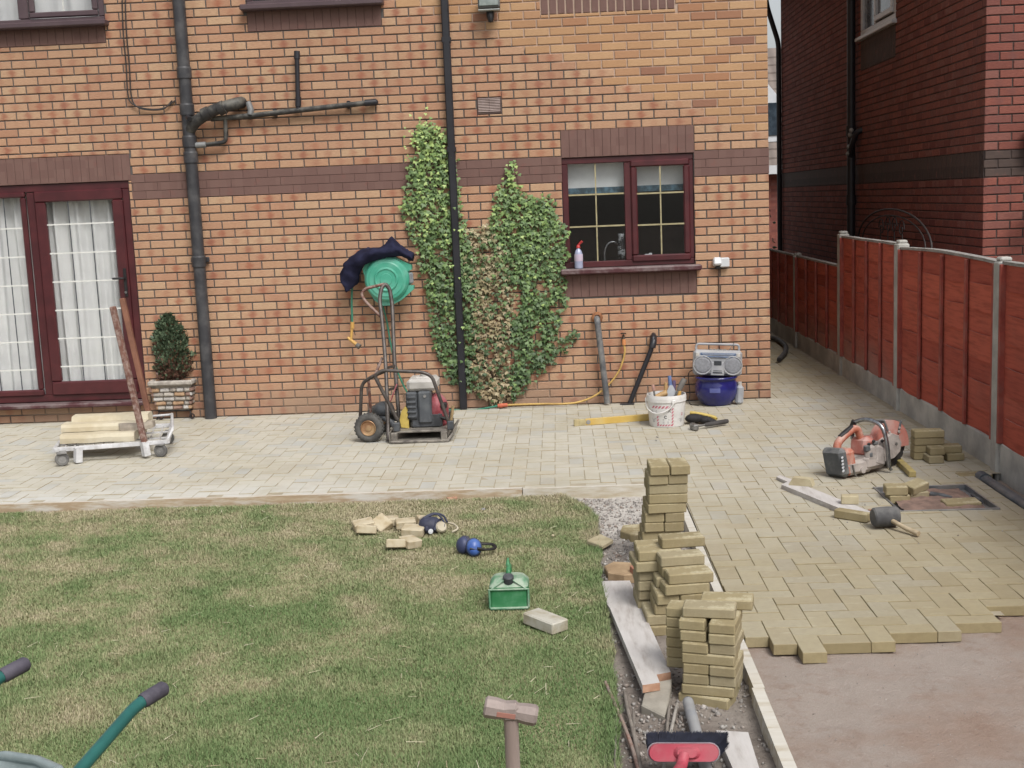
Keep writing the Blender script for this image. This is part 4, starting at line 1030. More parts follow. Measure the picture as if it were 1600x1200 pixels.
for k_, (pts) in enumerate([[(788, 632), (782, 590), (770, 520), (778, 430), (790, 330), (798, 262)], [(786, 632), (770, 600), (745, 540), (722, 450), (690, 340), (672, 210)], [(787, 632), (800, 580), (830, 480), (850, 380), (855, 310)], [(786, 630), (755, 560), (705, 560), (680, 470), (655, 360), (642, 280)], [(789, 630), (830, 575), (870, 545), (902, 515)]]):
    q = MB(); c = spline([V(x, y, -.02) for x, y in pts], 5); q.tube(c, [.011*(1-.7*i/len(c)) for i in range(len(c))], 6); q.build('stem', M_stem, ivy)

# ================================================================== things at the windows and on the wall
M_curtain = mk('pale_curtain', C(236, 238, 236), C(228, 230, 230), .9, scale=3, world=True)
def curtain(name, label, x0, x1, z0, z1, y, waves, amp, mat, cat='curtain', grp=None):
    q = MB(); n = int(waves*14); vs = []
    for i in range(n+1):
        t = i/n; x = x0+(x1-x0)*t; a = t*waves*2*math.pi
        yy = y+amp*(math.sin(a+.8*math.sin(a*.37+1))+.35*math.sin(2.3*a+2))
        for k_ in range(6):
            s = k_/5; vs.append((x+.02*math.sin(a*.5+s*2)*(1-s), yy*(1)+.25*amp*math.sin(a*1.7+s*3), z0+(z1-z0)*s))
    for_ = [(i*6+k_, (i+1)*6+k_, (i+1)*6+k_+1, i*6+k_+1) for i in range(n) for k_ in range(5)]
    q.add(vs, for_, 0, True); o = q.build(name, mat, loc=(x0, y, z0)); return tag(o, label, cat, grp)
curtain('curtain', 'white gathered curtain hanging behind the patio door', -8.35, -5.80, .22, 2.24, .16, 15, .028, M_curtain)
curtain('curtain', 'white net curtain behind the upper left window', -8.3, -5.85, 3.45, 4.7, .24, 8, .02, M_curtain)
bl = thing('roller_blind', 'white roller blind with dark blue hem inside the kitchen window', 'blind', (-1.25, .15, 2.2))
q = MB(); q.box((-1.25, .15, 2.10), (1.10, .004, .27)); q.build('fabric', mk('white_blind', C(232, 234, 234), C(222, 224, 226), .8, world=True), bl)
q = MB(); q.box((-1.25, .149, 1.945), (1.10, .006, .045)); q.box((-1.25, .148, 1.92), (1.10, .012, .012)); q.build('hem', mk('blue_hem', C(96, 138, 160), C(60, 84, 96), .8, scale=16, world=True), bl)
tp = thing('kitchen_tap', 'chrome arched kitchen tap seen through the kitchen window', 'tap', (V(945, 405, .3).x, .3, V(945, 408, .3).z))
q = MB(); q.tube(spline([V(945, 408, .3), V(945, 392, .3), V(950, 381, .3), V(958, 378, .3), V(964, 380, .32)], 6), .010, 8); q.build('spout', M_chrome, tp)
vz = V(971, 404, .34); vt = V(971, 365, .34).z
va = thing('patterned_vase', 'dark patterned vase beside the tap inside the kitchen window', 'vase', vz)
def stripe_mat():
    g = N('marbled_glaze'); n = g.noise(9, 4, .7, g.vscale(g.pos(), 1, 1, 2.2)); c = g.mix(g.step(n, .48, .56), C(40, 42, 48), C(190, 194, 198)); g.l(c, g.b.inputs['Base Color']); g.b.inputs['Roughness'].default_value = .2; return g.m
q = MB(); q.rev([(0, 0), (.03, 0), (.034, .06), (.03, .14), (.026, .2), (.032, vt-vz.z), (.027, vt-vz.z), (.02, .1)], 16, Matrix.Translation(vz)); q.build('body', stripe_mat(), va)
cl_ = thing('sink_cloth', 'small white cloth by the sink inside the kitchen window', 'cloth', V(1013, 397, .25))
c = V(1013, 398, .25); q = MB(); q.box(c, (.07, .04, .014), bev=.005); q.box(c+Vector((.02, .0, .01)), (.03, .03, .012), bev=.005); q.build('fold', M_white, cl_)
q = MB(); c = V(960, 412, .3); q.box((-1.25, .36, c.z-.03), (1.3, .5, .04), bev=.01); wt = q.build('worktop', M_room, house)
# bottle on the outer sill
M_clear = mk('cloudy_bottle', C(176, 182, 210), C(158, 166, 200), .2, scale=6, spec=.6); M_red = mk('red_cap', C(220, 48, 44), C(190, 40, 38), .4)
b0 = V(904.5, 417, -.06); b0.z = 1.248; bt = thing('spray_bottle', 'clear washing bottle with red cap on the kitchen sill', 'bottle', b0)
q = MB(); q.rev([(0, 0), (.036, .0), (.038, .012), (.038, .12), (.036, .135), (.026, .165), (.014, .178), (.014, .19), (0, .19)], 16, Matrix.Translation(b0)); q.build('body', M_clear, bt)
q = MB(); q.rev([(.0388, .07), (.0392, .09), (.0392, .125), (.038, .132)], 16, Matrix.Translation(b0)); q.build('paper_label', mk('pink_paper', C(216, 200, 214), C(196, 178, 200), .6), bt)
q = MB(); q.rev([(.018, .186), (.019, .19), (.016, .208), (.008, .215), (0, .215)], 12, Matrix.Translation(b0)); q.tube([b0+Vector((.0, 0, .21)), b0+Vector((.02, -.005, .232)), b0+Vector((.036, -.01, .245))], [.010, .011, .012], 8); q.build('cap', M_red, bt)
# floodlight
lc = V(764, 6, -.12); fl = thing('floodlight', 'grey floodlight with black sensor high on the brick wall', 'lamp', lc)
q = MB(); q.box(lc+Vector((0, 0, .02)), (.19, .11, .15), (R(-16), 0, 0), .012); q.build('housing', mk('grey_enamel', C(112, 116, 116), C(92, 96, 96), .5), fl)
q = MB(); q.box(lc+Vector((0, -.058, .03)), (.165, .008, .115), (R(-16), 0, 0), .003); q.build('lens', mk('dusty_lens', C(136, 146, 140), C(112, 124, 118), .25, scale=18), fl)
q = MB(); q.box(lc+Vector((0, -.045, -.058)), (.19, .03, .012), (R(-16), 0, 0), .003); q.build('rim', mk('pale_rim', C(186, 190, 186), C(160, 166, 162), .4), fl)
q = MB(); q.tube([lc+Vector((.005, .02, -.06)), lc+Vector((.008, -.0, -.11)), lc+Vector((.01, -.005, -.155))], [.035, .034, .018], 12); q.build('sensor', M_black, fl)
q = MB(); q.box(lc+Vector((0, .075, .03)), (.05, .10, .05), bev=.005); q.build('bracket', M_black, fl)
# outside socket
s0 = V(1127, 410, -.03); so_ = thing('outdoor_socket', 'white double box outdoor socket with its cover raised', 'socket', s0)
q = MB(); q.box(s0+Vector((.028, 0, 0)), (.085, .06, .085), bev=.008); q.build('box', M_white, so_)
q = MB(); q.box(s0+Vector((-.040, -.02, .008)), (.07, .07, .07), (R(-20), 0, R(6)), .01); q.build('cover', M_white, so_)
q = MB(); q.box(s0+Vector((-.03, 0, -.045)), (.05, .05, .03), bev=.008); q.build('plug', M_black, so_)
q = MB(); q.tube([V(1122, 418, -.03), V(1123, 430, -.012), V(1124, 500, -.01), V(1124, 545, -.01), V(1122, 590, -.01), V(1100, 600, -.02)], .0045, 6); q.build('cable', mk('brown_cable', C(78, 60, 52), C(60, 46, 42), .5), so_)
# aerial cable
q = MB()
for dx_, dy_ in ((0, 0), (5, 3)): q.tube(spline([V(190+dx_, -40, -.015), V(192+dx_, 40, -.015), V(197+dx_, 100, -.015), V(200+dx_, 148, -.02), V(208+dx_, 163+dy_, -.03), V(230, 170+dy_*.5, -.03), V(255, 169+dy_*.5, -.03), V(274-dx_, 157, -.01)], 5), .006, 6)
tag(q.build('wall_cable', mk('dark_cable', C(70, 62, 60), C(54, 48, 48), .6), loc=V(200, 100, 0)), 'pair of dark cables looping down the wall left of the soil pipe', 'cable')

# ------------------------------------------------------------------ hose reel, jacket
M_green = mk('sea_green_plastic', C(52, 186, 152), C(44, 172, 140), .45, scale=4, dust=(C(122, 186, 166), .5, 5))
M_hose_g = mk('green_hose', C(48, 142, 112), C(40, 124, 98), .5, scale=10); M_hose_y = mk('yellow_hose', C(222, 178, 72), C(196, 152, 60), .5, scale=10)
rc = V(603, 437, -.30); rl = thing('hose_reel', 'green wall mounted hose reel under the navy jacket', 'hose reel', rc)
FY = Matrix.Translation(rc) @ Matrix.Rotation(R(90), 4, 'X')     # local +z -> world -y
q = MB(); q.lathe([(0, -.0), (.052, .0), (.055, -.006), (.085, -.006), (.094, .002), (.102, .0), (.110, -.012), (.150, -.012), (.160, -.018), (.178, -.022), (.196, -.045), (.202, -.07), (.202, -.14)], 40, FY); q.lathe([(.202, -.14), (.208, -.15), (.200, -.20), (.17, -.255)], 40, FY)
def outl(a):
    return [(.20*math.cos(t), .20*math.sin(t)) for t in a]
oc = [(-.215, .10), (-.19, .135), (-.05, .20), (.06, .205), (.20, .13), (.222, .12), (.222, .075), (.17, .06), (.19, -.06), (.235, -.07), (.232, -.10), (.12, -.19), (.03, -.235), (-.05, -.235), (-.12, -.19), (-.18, -.09), (-.20, .03)]
q.prism(oc, .10, FY @ Matrix.Translation((0, 0, -.17))); q.build('casing', M_green, rl)
q = MB(); q.box(rc+Vector((.205, .10, .0)), (.055, .05, .10), bev=.012); q.build('grey_clip', mk('grey_plastic', C(150, 156, 158), C(128, 132, 136), .5), rl)
q = MB(); q.box(rc+Vector((0, .27, 0)), (.16, .06, .28), bev=.01); q.build('bracket', M_black, rl)
q = MB(); q.tube(spline([V(556, 425, -.18), V(551, 440, -.17), V(549.5, 470, -.12), V(550.5, 505, -.12)], 6), .010, 8); q.build('hose', M_hose_g, rl)
q = MB(); q.tube(spline([V(597, 475, -.06), V(604, 500, -.05), V(613, 550, -.05), V(625, 590, -.05), V(642, 620, -.05), V(668, 635, -.06), V(695, 640, -.07), V(735, 641, -.07), V(758, 638, -.08), V(778, 634, -.08)], 6), .009, 8); q.build('supply_hose', M_hose_g, rl)
M_yel = mk('yellow_plastic', C(232, 178, 64), C(214, 158, 54), .45, scale=8)
gn = thing('spray_gun', 'yellow hose spray gun hanging on the green hose end', 'spray gun', V(550, 520, -.12))
q = MB(); q.tube([V(550.5, 503, -.12), V(550.5, 513, -.12)], .018, 10); q.tube([V(550, 512, -.12), V(548.5, 530, -.12)], .013, 10); q.tube([V(543, 527, -.12), V(549, 532, -.12), V(559, 540, -.14)], [.010, .015, .018], 10); q.build('grip', M_yel, gn)
q = MB(); q.tube([V(557, 538.5, -.14), V(562, 542, -.15)], [.02, .026], 12); q.build('nozzle', mk('grey_rubber', C(128, 124, 118), C(108, 104, 98), .6), gn)
q = MB(); q.tube([V(553, 515, -.12), V(555, 524, -.125)], .004, 6); q.build('trigger', M_black, gn)
def section_cloth(secs, Y, dep, mat, name, label, cat, seed=1, n=22, amp=.02):
    vs = []; fs = []; k_ = len(secs)
    dense = []
    for i in range(k_-1):
        for s in range(5):
            t = s/5; dense.append((*(Vector(secs[i][0]).lerp(Vector(secs[i+1][0]), t)), *(Vector(secs[i][1]).lerp(Vector(secs[i+1][1]), t)), secs[i][2]*(1-t)+secs[i+1][2]*t, secs[i][3]*(1-t)+secs[i+1][3]*t))
    dense.append((*secs[-1][0], *secs[-1][1], secs[-1][2], secs[-1][3])); m_ = len(dense)
    for i, (tx, ty, bx, by, dm, yo) in enumerate(dense):
        a, b = V(tx, ty, Y+yo), V(bx, by, Y+yo); c = (a+b)/2; h = (a-b)/2
        for j in range(n):
            t = 2*math.pi*j/n; r_ = 1+.16*math.sin(3*t+i*.5)*.5
            p = c+h*math.cos(t)*r_+Vector((0, -dm*math.sin(t), 0))*r_
            w_ = mn.noise_vector((p*9+Vector((seed, 0, 0))))*amp+mn.noise_vector((p*24+Vector((seed, 5, 0))))*amp*.6
            vs.append(p+w_)
    for i in range(m_-1):
        for j in range(n): fs.append((i*n+j, i*n+(j+1) % n, (i+1)*n+(j+1) % n, (i+1)*n+j))
    fs += [tuple(range(n))[::-1], tuple((m_-1)*n+j for j in range(n))]
    q = MB(); q.add(vs, fs, 0, True); o = q.build(name, mat, loc=V(*secs[len(secs)//2][1], Y)); return tag(o, label, cat)
M_navy = mk('navy_cloth', C(48, 50, 78), C(36, 36, 58), .95, scale=7, spec=.1, bump=.5, bscale=40)
section_cloth([((533, 441), (543, 456), .03, -.02), ((531, 428), (557, 447), .06, 0), ((536, 412), (563, 430), .09, 0), ((550, 400), (571, 414), .12, 0), ((574, 387), (586, 408), .15, 0), ((598, 384), (606, 403), .16, 0), ((613, 370), (622, 401), .14, 0), ((630, 388), (634, 402), .12, 0), ((647, 396), (645, 409), .07, 0)], -.19, .14, M_navy, 'jacket', 'navy blue jacket thrown over the green hose reel', 'jacket', 3)

# yellow hose from the wall tap
tpw = V(975, 530, -.02); wt_ = thing('garden_tap', 'small wall tap with orange fitting above the yellow hose', 'tap', tpw)
q = MB(); q.tube([V(974, 524, .0), V(974.5, 527, -.05), V(975, 535, -.06)], .011, 8); q.box(V(974, 521, -.05), (.05, .012, .012), bev=.003); q.build('spout', mk('dark_brass', C(90, 76, 60), C(70, 58, 48), .5, .5), wt_)
q = MB(); q.tube([V(974.5, 530, -.06), V(975, 539, -.065)], [.017, .019], 10); q.build('connector', mk('orange_plastic', C(226, 140, 60), C(206, 120, 50), .5), wt_)
yh = thing('garden_hose', 'yellow garden hose curving from the wall tap along the paving', 'hose', V(880, 632, -.06))
q = MB(); q.tube(spline([V(975, 538, -.065), V(976, 552, -.07), V(968, 578, -.07), V(952, 600, -.07), V(930, 618, -.075), V(905, 628, -.08), V(880, 631, -.09), V(850, 631, -.09), V(800, 632.5, -.085), V(780, 634, -.08)], 7), .009, 8); q.build('tube', M_hose_y, yh)
q = MB(); q.tube([V(778, 634, -.08), V(793, 632.5, -.085)], .018, 10); q.tube([V(781, 633.8, -.08), V(785, 633.4, -.08)], .022, 10); q.build('connector', mk('orange_red_plastic', C(232, 112, 62), C(206, 92, 50), .5), yh)

# ------------------------------------------------------------------ potted conifer
M_stone = [mk('planter_stone', C(*c1), C(*c2), .9, scale=22, bump=.4) for c1, c2 in (((196, 186, 172), (160, 150, 140)), ((178, 166, 150), (140, 130, 120)), ((196, 158, 116), (168, 128, 92)), ((168, 134, 116), (140, 106, 92)), ((210, 204, 196), (176, 170, 164)))]
pY = -.12; pL, pR = V(241, 652, pY).x, V(291, 652, pY).x; tL, tR = V(229, 612, pY-.02).x, V(302, 604, pY-.02).x
zb0, zt0 = .085, .335
pcx = (tL+tR)/2; plc = Vector((pcx, pY+.19, 0))
sta = thing('plant_stand', 'black iron plant stand on scrolled feet under the stone planter', 'plant stand', plc)
q = MB()
for sxx in (-1, 1):
    for syy in (-1, 1): q.tube(spline([plc+Vector((sxx*.14, syy*.12, .08)), plc+Vector((sxx*.155, syy*.14, .045)), plc+Vector((sxx*.165, syy*.15, .004))], 4), .007, 6)
q.tube([plc+Vector((a*.15, b*.13, .078)) for a, b in ((-1, -1), (1, -1), (1, 1), (-1, 1), (-1, -1))], .007, 6); q.build('frame', M_iron, sta)
for a in (-.12, .17, .21):
    q = MB(); q.lathe([(.014, -.006), (.026, -.006), (.026, .006), (.014, .006)], 12, Matrix.Translation(plc+Vector((a, -.16 if a < .2 else .05, .03))) @ Matrix.Rotation(R(90), 4, 'X')); q.build('castor', M_iron, sta)
pln = thing('stone_planter', 'square planter faced with pale and reddish stone pieces', 'planter', plc+Vector((0, 0, .085)))
bw, tw = .15, .20
q = MB(); vs = []
for z, w_ in ((zb0, bw-.012), (zt0, tw-.012), (zt0-.0, tw-.05), (zt0-.05, tw-.06)): vs += [plc+Vector((a*w_, b*w_*.92, z)) for a, b in ((-1, -1), (1, -1), (1, 1), (-1, 1))]
fs = [(0, 3, 2, 1), (12, 13, 14, 15)]+[(4*r_+i, 4*r_+(i+1) % 4, 4*r_+4+(i+1) % 4, 4*r_+4+i) for r_ in range(3) for i in range(4)]
q.add(vs, fs); q.build('core', M_stone[1], pln)
rg = random.Random(9)
for rr_ in range(5):
    z = zb0+.008+rr_*.042
    for side_ in range(4):
        w0 = bw+(tw-bw)*(z-zb0+.02)/(zt0-zb0); a = -w0
        while a < w0-.02:
            L = min(rg.uniform(.05, .11), w0-a); Mx = Matrix.Translation(plc) @ Matrix.Rotation(side_*R(90), 4, 'Z')
            q = MB(); q.box((a+L/2, -w0*(.92 if side_ % 2 == 0 else 1.0)+.004, z+.019), (L-.006, .022+rg.uniform(0, .014), .036), (R(-11), rg.uniform(-.05, .05), rg.uniform(-.06, .06)), .009, M=Mx)
            q.build('stone', rg.choice(M_stone), pln); a += L
q = MB()
for a, b, lx, ly in ((0, -.185, .42, .05), (0, .185, .42, .05), (-.19, 0, .045, .32), (.19, 0, .045, .32)): q.box(plc+Vector((a, b, zt0+.012)), (lx, ly, .045), bev=.012)
q.build('rim', M_stone[0], pln)
q = MB(); q.box(plc+Vector((0, 0, zt0-.02)), (.34, .30, .02)); q.build('soil', M_earth, pln)
cf = thing('potted_conifer', 'dense dwarf conifer with browned lower foliage in the stone planter', 'conifer', plc+Vector((0, 0, zt0-.02)))
q = MB(); q.tube([plc+Vector((0, 0, .3)), plc+Vector((.0, 0, .5)), plc+Vector((.005, 0, .85))], [.022, .018, .006], 8); q.build('trunk', M_stem, cf)
def conifer():
    rng = np.random.default_rng(8); vs = []; fs = []; tt = []; base = np.array(plc)
    H0, H1 = .33, V(262, 485, .05).z; n = 8500; i = 0
    lob = [(rng.uniform(0, 6.28), rng.uniform(0, 1), rng.uniform(.75, 1.12)) for _ in range(70)]
    prof = lambda t: .185*np.interp(t, [0, .12, .35, .6, .8, .93, 1], [.62, .92, 1.0, .93, .7, .42, .08])
    for _ in range(n):
        t = rng.random()**.92; a = rng.uniform(0, 6.283)
        b = max((m_*math.exp(-(((a-a0+3.14) % 6.283-3.14)**2/.12+(t-t0)**2/.006)) for a0, t0, m_ in lob), default=0)
        r = prof(t)*(.80+.42*b)*rng.uniform(.75, 1.04)
        p = base+np.array((r*math.cos(a), r*math.sin(a), H0+(H1-H0)*t))
        out = np.array((math.cos(a)*.7, math.sin(a)*.7, .8)); out += rng.normal(0, .35, 3); out /= np.linalg.norm(out)
        s = np.cross(out, rng.normal(0, 1, 3)); s /= np.linalg.norm(s); L = rng.uniform(.02, .036); w_ = L*.26
        k_ = len(vs)*1; vs += [p-s*w_, p+s*w_, p+out*L*.6+s*w_*1.3, p+out*L, p+out*L*.6-s*w_*1.3]; fs += [[k_, k_+1, k_+2], [k_, k_+2, k_+4], [k_+4, k_+2, k_+3]]
        brown = 1 if (rng.random() < max(0, .85*np.interp(t, [0, .16, .34, .5], [1, .85, .25, 0])*(1 if math.sin(a-.2) < .3 else .3)) or (rng.random() < .5 and abs(a-3.6) < .35 and .42 < t < .6)) else 0
        tt += [(.72+.28*rng.random()) if brown else rng.random()*.6]*5
    m_ = leaf_mat('conifer_needles', [(0, C(78, 98, 72)), (.3, C(96, 118, 86)), (.6, C(114, 134, 98)), (.7, C(104, 70, 56)), (1, C(132, 92, 74))])
    return tag(link('crown', npmesh('crown', np.array(vs)-np.array(wloc(cf)), fs, m_, tt), cf), kind='stuff')
conifer()

# ------------------------------------------------------------------ white flat trolley with its load
M_wpaint = mk('chipped_white_paint', C(232, 232, 234), C(206, 206, 208), .6, scale=14, dust=(C(170, 164, 154), .5, 16), bump=.2)
M_rust = mk('rusty_brown_tube', C(132, 84, 66), C(106, 64, 52), .75, scale=12, dust=(C(172, 150, 138), .75, 30))
M_rust2 = mk('brown_tube', C(150, 96, 68), C(126, 78, 56), .7, scale=8)
M_tyre_g = mk('dusty_grey_rubber', C(128, 126, 122), C(98, 96, 94), .85, scale=14); M_hub = mk('grey_hub', C(160, 158, 154), C(120, 118, 116), .6, scale=14)
DZ = .115
cFL, cFR, cBR, cBL = G(85, 703, DZ), G(262, 690, DZ), G(269, 664, DZ), G(106, 676, DZ)
tr = thing('flat_trolley', 'white flat platform trolley carrying pale stones beside the planter', 'trolley', ((cFL+cBR)/2).xy.to_3d())
q = MB()
for a, b in ((cFL, cFR), (cFR, cBR), (cBR, cBL), (cBL, cFL)): q.bar(a, b, .03, .035, .004)
q.build('frame', M_wpaint, tr)
for i in range(1, 12):
    t = i/12; q = MB(); q.bar(cFL.lerp(cFR, t)+Vector((0, 0, .004)), cBL.lerp(cBR, t)+Vector((0, 0, .004)), .008, .006); q.build('wire', M_wpaint, tr)
for t in (.3, .65):
    q = MB(); q.bar(cFL.lerp(cBL, t)-Vector((0, 0, .008)), cFR.lerp(cBR, t)-Vector((0, 0, .008)), .02, .012); q.build('cross_rail', M_wpaint, tr)
q = MB(); e1, e2 = cFR+Vector((-.01, .02, .0)), cBR; q.tube(fillet([e1, e1+Vector((.04, .03, .09)), e2+Vector((.01, -.01, .10)), e2], .03), .012, 8); q.bar(e1+Vector((.02, .02, .06)), e2+Vector((.005, -.01, .07)), .012, .02)
q.tube([e2+Vector((.0, 0, .09)), e2+Vector((-.24, .02, .075))], .010, 8); q.build('end_rail', M_wpaint, tr)
for (px, py, yw) in ((98, 728, .5), (252, 714, -.1), (263, 694, .2), (116, 700, .4)):
    g0 = G(px, py, 0); r_ = .052; wm_ = Matrix.Translation((g0.x, g0.y, r_)) @ Matrix.Rotation(yw, 4, 'Z') @ Matrix.Rotation(R(90), 4, 'X')
    q = MB(); q.lathe([(.030, -.016), (.046, -.016), (.052, -.010), (.052, .010), (.046, .016), (.030, .016)], 22, wm_); wh = q.build('wheel', M_tyre_g, tr)
    q = MB(); q.lathe([(0, -.013), (.012, -.015), (.031, -.012), (.031, .012), (.012, .015), (0, .013)], 18, wm_); q.build('hub', M_hub, wh)
    q = MB(); q.box((g0.x, g0.y+.025, r_+.035), (.05, .012, .06), (0, 0, yw), .003); q.box((g0.x, g0.y, DZ-.014), (.07, .06, .008), (0, 0, yw)); q.build('fork', M_hub, tr)
def socket(a, b, rad, name, mat):
    q = MB(); q.tube([a, b], rad, 4, smooth=False); return q.build(name, mat, tr)
Yt = cFL.lerp(cFR, .76).y-.025
socket(V(225, 690, Yt), V(229, 712, Yt), .036, 'socket', M_wpaint); socket(V(122, 700, cFL.lerp(cFR, .2).y-.02), V(122, 722, cFL.lerp(cFR, .2).y-.02), .036, 'socket', M_wpaint)
q = MB(); q.bar(V(226, 692, Yt), V(176, 479, Yt+.12), .044, .044, .006, up=(0, 1, 0)); q.build('upright', M_rust, tr)
Yb = cBL.lerp(cBR, .8).y
q = MB(); q.bar(V(236, 664, Yb), V(191, 466, Yb+.10), .044, .044, .006, up=(0, 1, 0)); q.build('upright', M_rust2, tr)
M_ystone = mk('cream_sandstone', C(220, 208, 178), C(204, 188, 152), .85, scale=6, bump=.25, bscale=50); M_ystone_top = M_ystone
def slab(label, x0, x1, Yc, z0, hgt, dp_, rz, mat, name='stone_slab', cat='stone', grp='cream stones on the trolley', wobble=.006, seed=0, ry=0):
    q = MB(); nx_ = 9; vs = []; fs = []
    L = x1-x0
    prof = [(-.5, 0), (-.5, .55), (-.40, .94), (-.2, 1), (.3, 1), (.45, .96), (.5, .7), (.5, 0)]
    for i in range(nx_+1):
        for a, b in prof:
            p = Vector((-L/2+L*i/nx_, a*dp_, b*hgt)); vs.append(p+mn.noise_vector(p*7+Vector((seed*3, 0, 0)))*wobble)
    m_ = len(prof)
    for i in range(nx_):
        for j in range(m_): fs.append((i*m_+j, (i+1)*m_+j, (i+1)*m_+(j+1) % m_, i*m_+(j+1) % m_))
    fs += [tuple(range(m_)), tuple(nx_*m_+j for j in range(m_))[::-1]]
    fs = [tuple(f)[::-1] for f in fs]
    q.add(vs, fs); o = q.build(name, mat, loc=((x0+x1)/2, Yc, z0), rot=(0, ry, rz), world=False); o.location = ((x0+x1)/2, Yc, z0); return tag(o, label, cat, grp)
Ys = (cFL.y+cBL.y)/2-.02; xs = lambda px, Y=Ys: V(px, 680, Y).x
tz = DZ+.02
slab('long cream stone lying lowest at the front of the trolley', xs(100, Ys-.12), xs(213, Ys-.12), Ys-.135, tz, .07, .14, R(3), M_ystone, seed=1)
slab('cream stone lying at the back of the trolley under others', xs(104, Ys+.1), xs(225, Ys+.1), Ys+.09, tz, .07, .17, R(2), M_ystone, seed=2)
slab('middle long cream stone of the pile on the trolley', xs(103), xs(232), Ys+.0, tz+.071, .06, .16, R(3), M_ystone, seed=3)
slab('topmost cream stone of the pile on the trolley', xs(111), xs(230), Ys+.10, tz+.071, .105, .14, R(2), M_ystone, seed=4)
slab('broken grey stone behind the front upright of the trolley', xs(186, Ys-.1), xs(240, Ys-.1), Ys-.05, tz+.071, .055, .10, R(8), mk('grey_stone', C(188, 174, 154), C(150, 138, 122), .9, scale=9, bump=.4), name='broken_stone', grp=None, wobble=.02, seed=6, ry=R(-3))

# ------------------------------------------------------------------ plate compactor
M_steel = mk('scuffed_steel', C(140, 132, 124), C(104, 98, 92), .55, metal=.4, scale=12, dust=(C(170, 162, 148), .8, 14)); M_frame = mk('dark_tube_steel', C(92, 84, 80), C(72, 64, 60), .45, metal=.3, scale=10, dust=(C(128, 120, 112), .4, 18))
M_tyre = mk('dusty_tyre', C(100, 98, 94), C(76, 74, 72), .9, scale=18, bump=.3); M_gold = mk('brass_rim', C(200, 162, 112), C(172, 124, 82), .4, metal=.4, scale=10)
M_engblk = mk('dusty_engine_black', C(82, 86, 92), C(56, 58, 62), .6, scale=14, dust=(C(112, 116, 120), .5, 10)); M_redp = mk('dusty_red', C(172, 60, 72), C(150, 48, 60), .5, scale=6, dust=(C(196, 128, 132), .7, 9))
M_offw = mk('dusty_white', C(212, 208, 200), C(190, 184, 176), .5, scale=8); M_yelp = mk('yellow_paint', C(222, 192, 62), C(196, 166, 52), .5, scale=10)
cp = thing('plate_compactor', 'wheeled plate compactor with red and black engine and tall handle', 'compactor', G(655, 690, 0).xy.to_3d())
Y0, Y1 = -1.60, -.98
xL, xR = V(610, 690, Y0).x, V(700, 692, Y0).x
q = MB(); q.box(((xL+xR)/2, (Y0+Y1)/2, .012), (xR-xL, Y1-Y0, .02), bev=.004)
q.add([(xR, Y0, .005), (xR, Y1, .005), (xR+.05, Y1, .07), (xR+.05, Y0+.02, .07), (xR-.01, Y0, .02), (xR-.01, Y1, .02), (xR+.035, Y1, .075), (xR+.035, Y0+.02, .075)], [(0, 1, 2, 3), (4, 7, 6, 5), (0, 3, 7, 4), (3, 2, 6, 7), (1, 5, 6, 2)])
q.build('base_plate', M_steel, cp)
q = MB(); q.box(((xL+xR)/2+.02, (Y0+Y1)/2+.02, .085), (xR-xL-.05, Y1-Y0-.06, .016), bev=.003)
for a in (xL+.03, xR-.03):
    for b in (Y0+.03, Y1-.03): q.box((a, b, .05), (.05, .05, .07), bev=.003)
q.box((xL-.005, (Y0+Y1)/2, .05), (.012, Y1-Y0-.02, .08)); q.box(((xL+xR)/2, Y1+.0, .05), (xR-xL, .012, .07)); q.build('deck', M_steel, cp)
q = MB()
for a in (620, 704): 
    for b in (-1.53, -1.05): q = MB(); c = V(a, 667, b); q.box((c.x, b, .125), (.05, .05, .07), bev=.006); q.build('mount', M_engblk, cp)
tr_ = .0145
for k_, yy in enumerate((-1.52,)):
    dy_ = 0 if k_ == 0 else -24
    a = lambda px, py: V(px, py+dy_, yy)
    sc_ = 1 if k_ == 0 else .93
    xx = lambda px: 645+(px-645)*sc_
    q = MB(); q.tube(fillet([a(xx(621), 656), a(xx(585), 587), a(xx(597), 578.5), a(xx(661), 581.5), a(xx(675), 588), a(xx(701), 660)], .07), tr_, 10); q.build('roll_bar', M_frame, cp)
q = MB(); q.tube(fillet([V(601, 580, -1.5), V(582, 588, -1.50), V(565, 599, -1.45), V(563, 652, -1.42)], .06), tr_, 10); q.build('wheel_bar', M_frame, cp)
q = MB(); q.tube([V(576, 594, -1.20), V(580, 655, -1.15)], .012, 8); q.tube([V(586, 586, -1.52), V(597, 560, -1.07)], .012, 8); q.build('wheel_bar', M_rust, cp)
# engine
ex = lambda px, Y=-1.42: V(px, 640, Y).x
ez = lambda py, Y=-1.42: V(655, py, Y).z
q = MB(); q.box(((ex(640)+ex(690))/2, -1.30, .15), (ex(690)-ex(640), .26, .13), bev=.02); q.build('crankcase', M_engblk, cp)
q = MB(); q.box(((ex(635)+ex(653))/2, -1.36, (ez(612)+ez(656))/2), (ex(653)-ex(635), .16, ez(612)-ez(656)), bev=.012)
for i in range(5): q.box(((ex(636)+ex(652))/2, -1.447, ez(620+i*7.5)), (.075, .014, .016), bev=.003)
eb = q.build('muffler', M_engblk, cp)
q = MB(); q.box(((ex(654)+ex(675))/2, -1.37, (ez(611)+ez(661))/2), (ex(675)-ex(654), .17, ez(611)-ez(661)), bev=.014); af = q.build('air_filter', mk('grey_filter_cover', C(98, 104, 110), C(80, 84, 90), .5, scale=8, dust=(C(120, 124, 126), .4, 12)), cp)
q = MB(); c = V(663.5, 619, -1.46); q.lathe([(0, .004), (.012, .004), (.013, 0)], 14, Matrix.Translation(c) @ Matrix.Rotation(R(90), 4, 'X')); q.build('badge', M_hub, af)
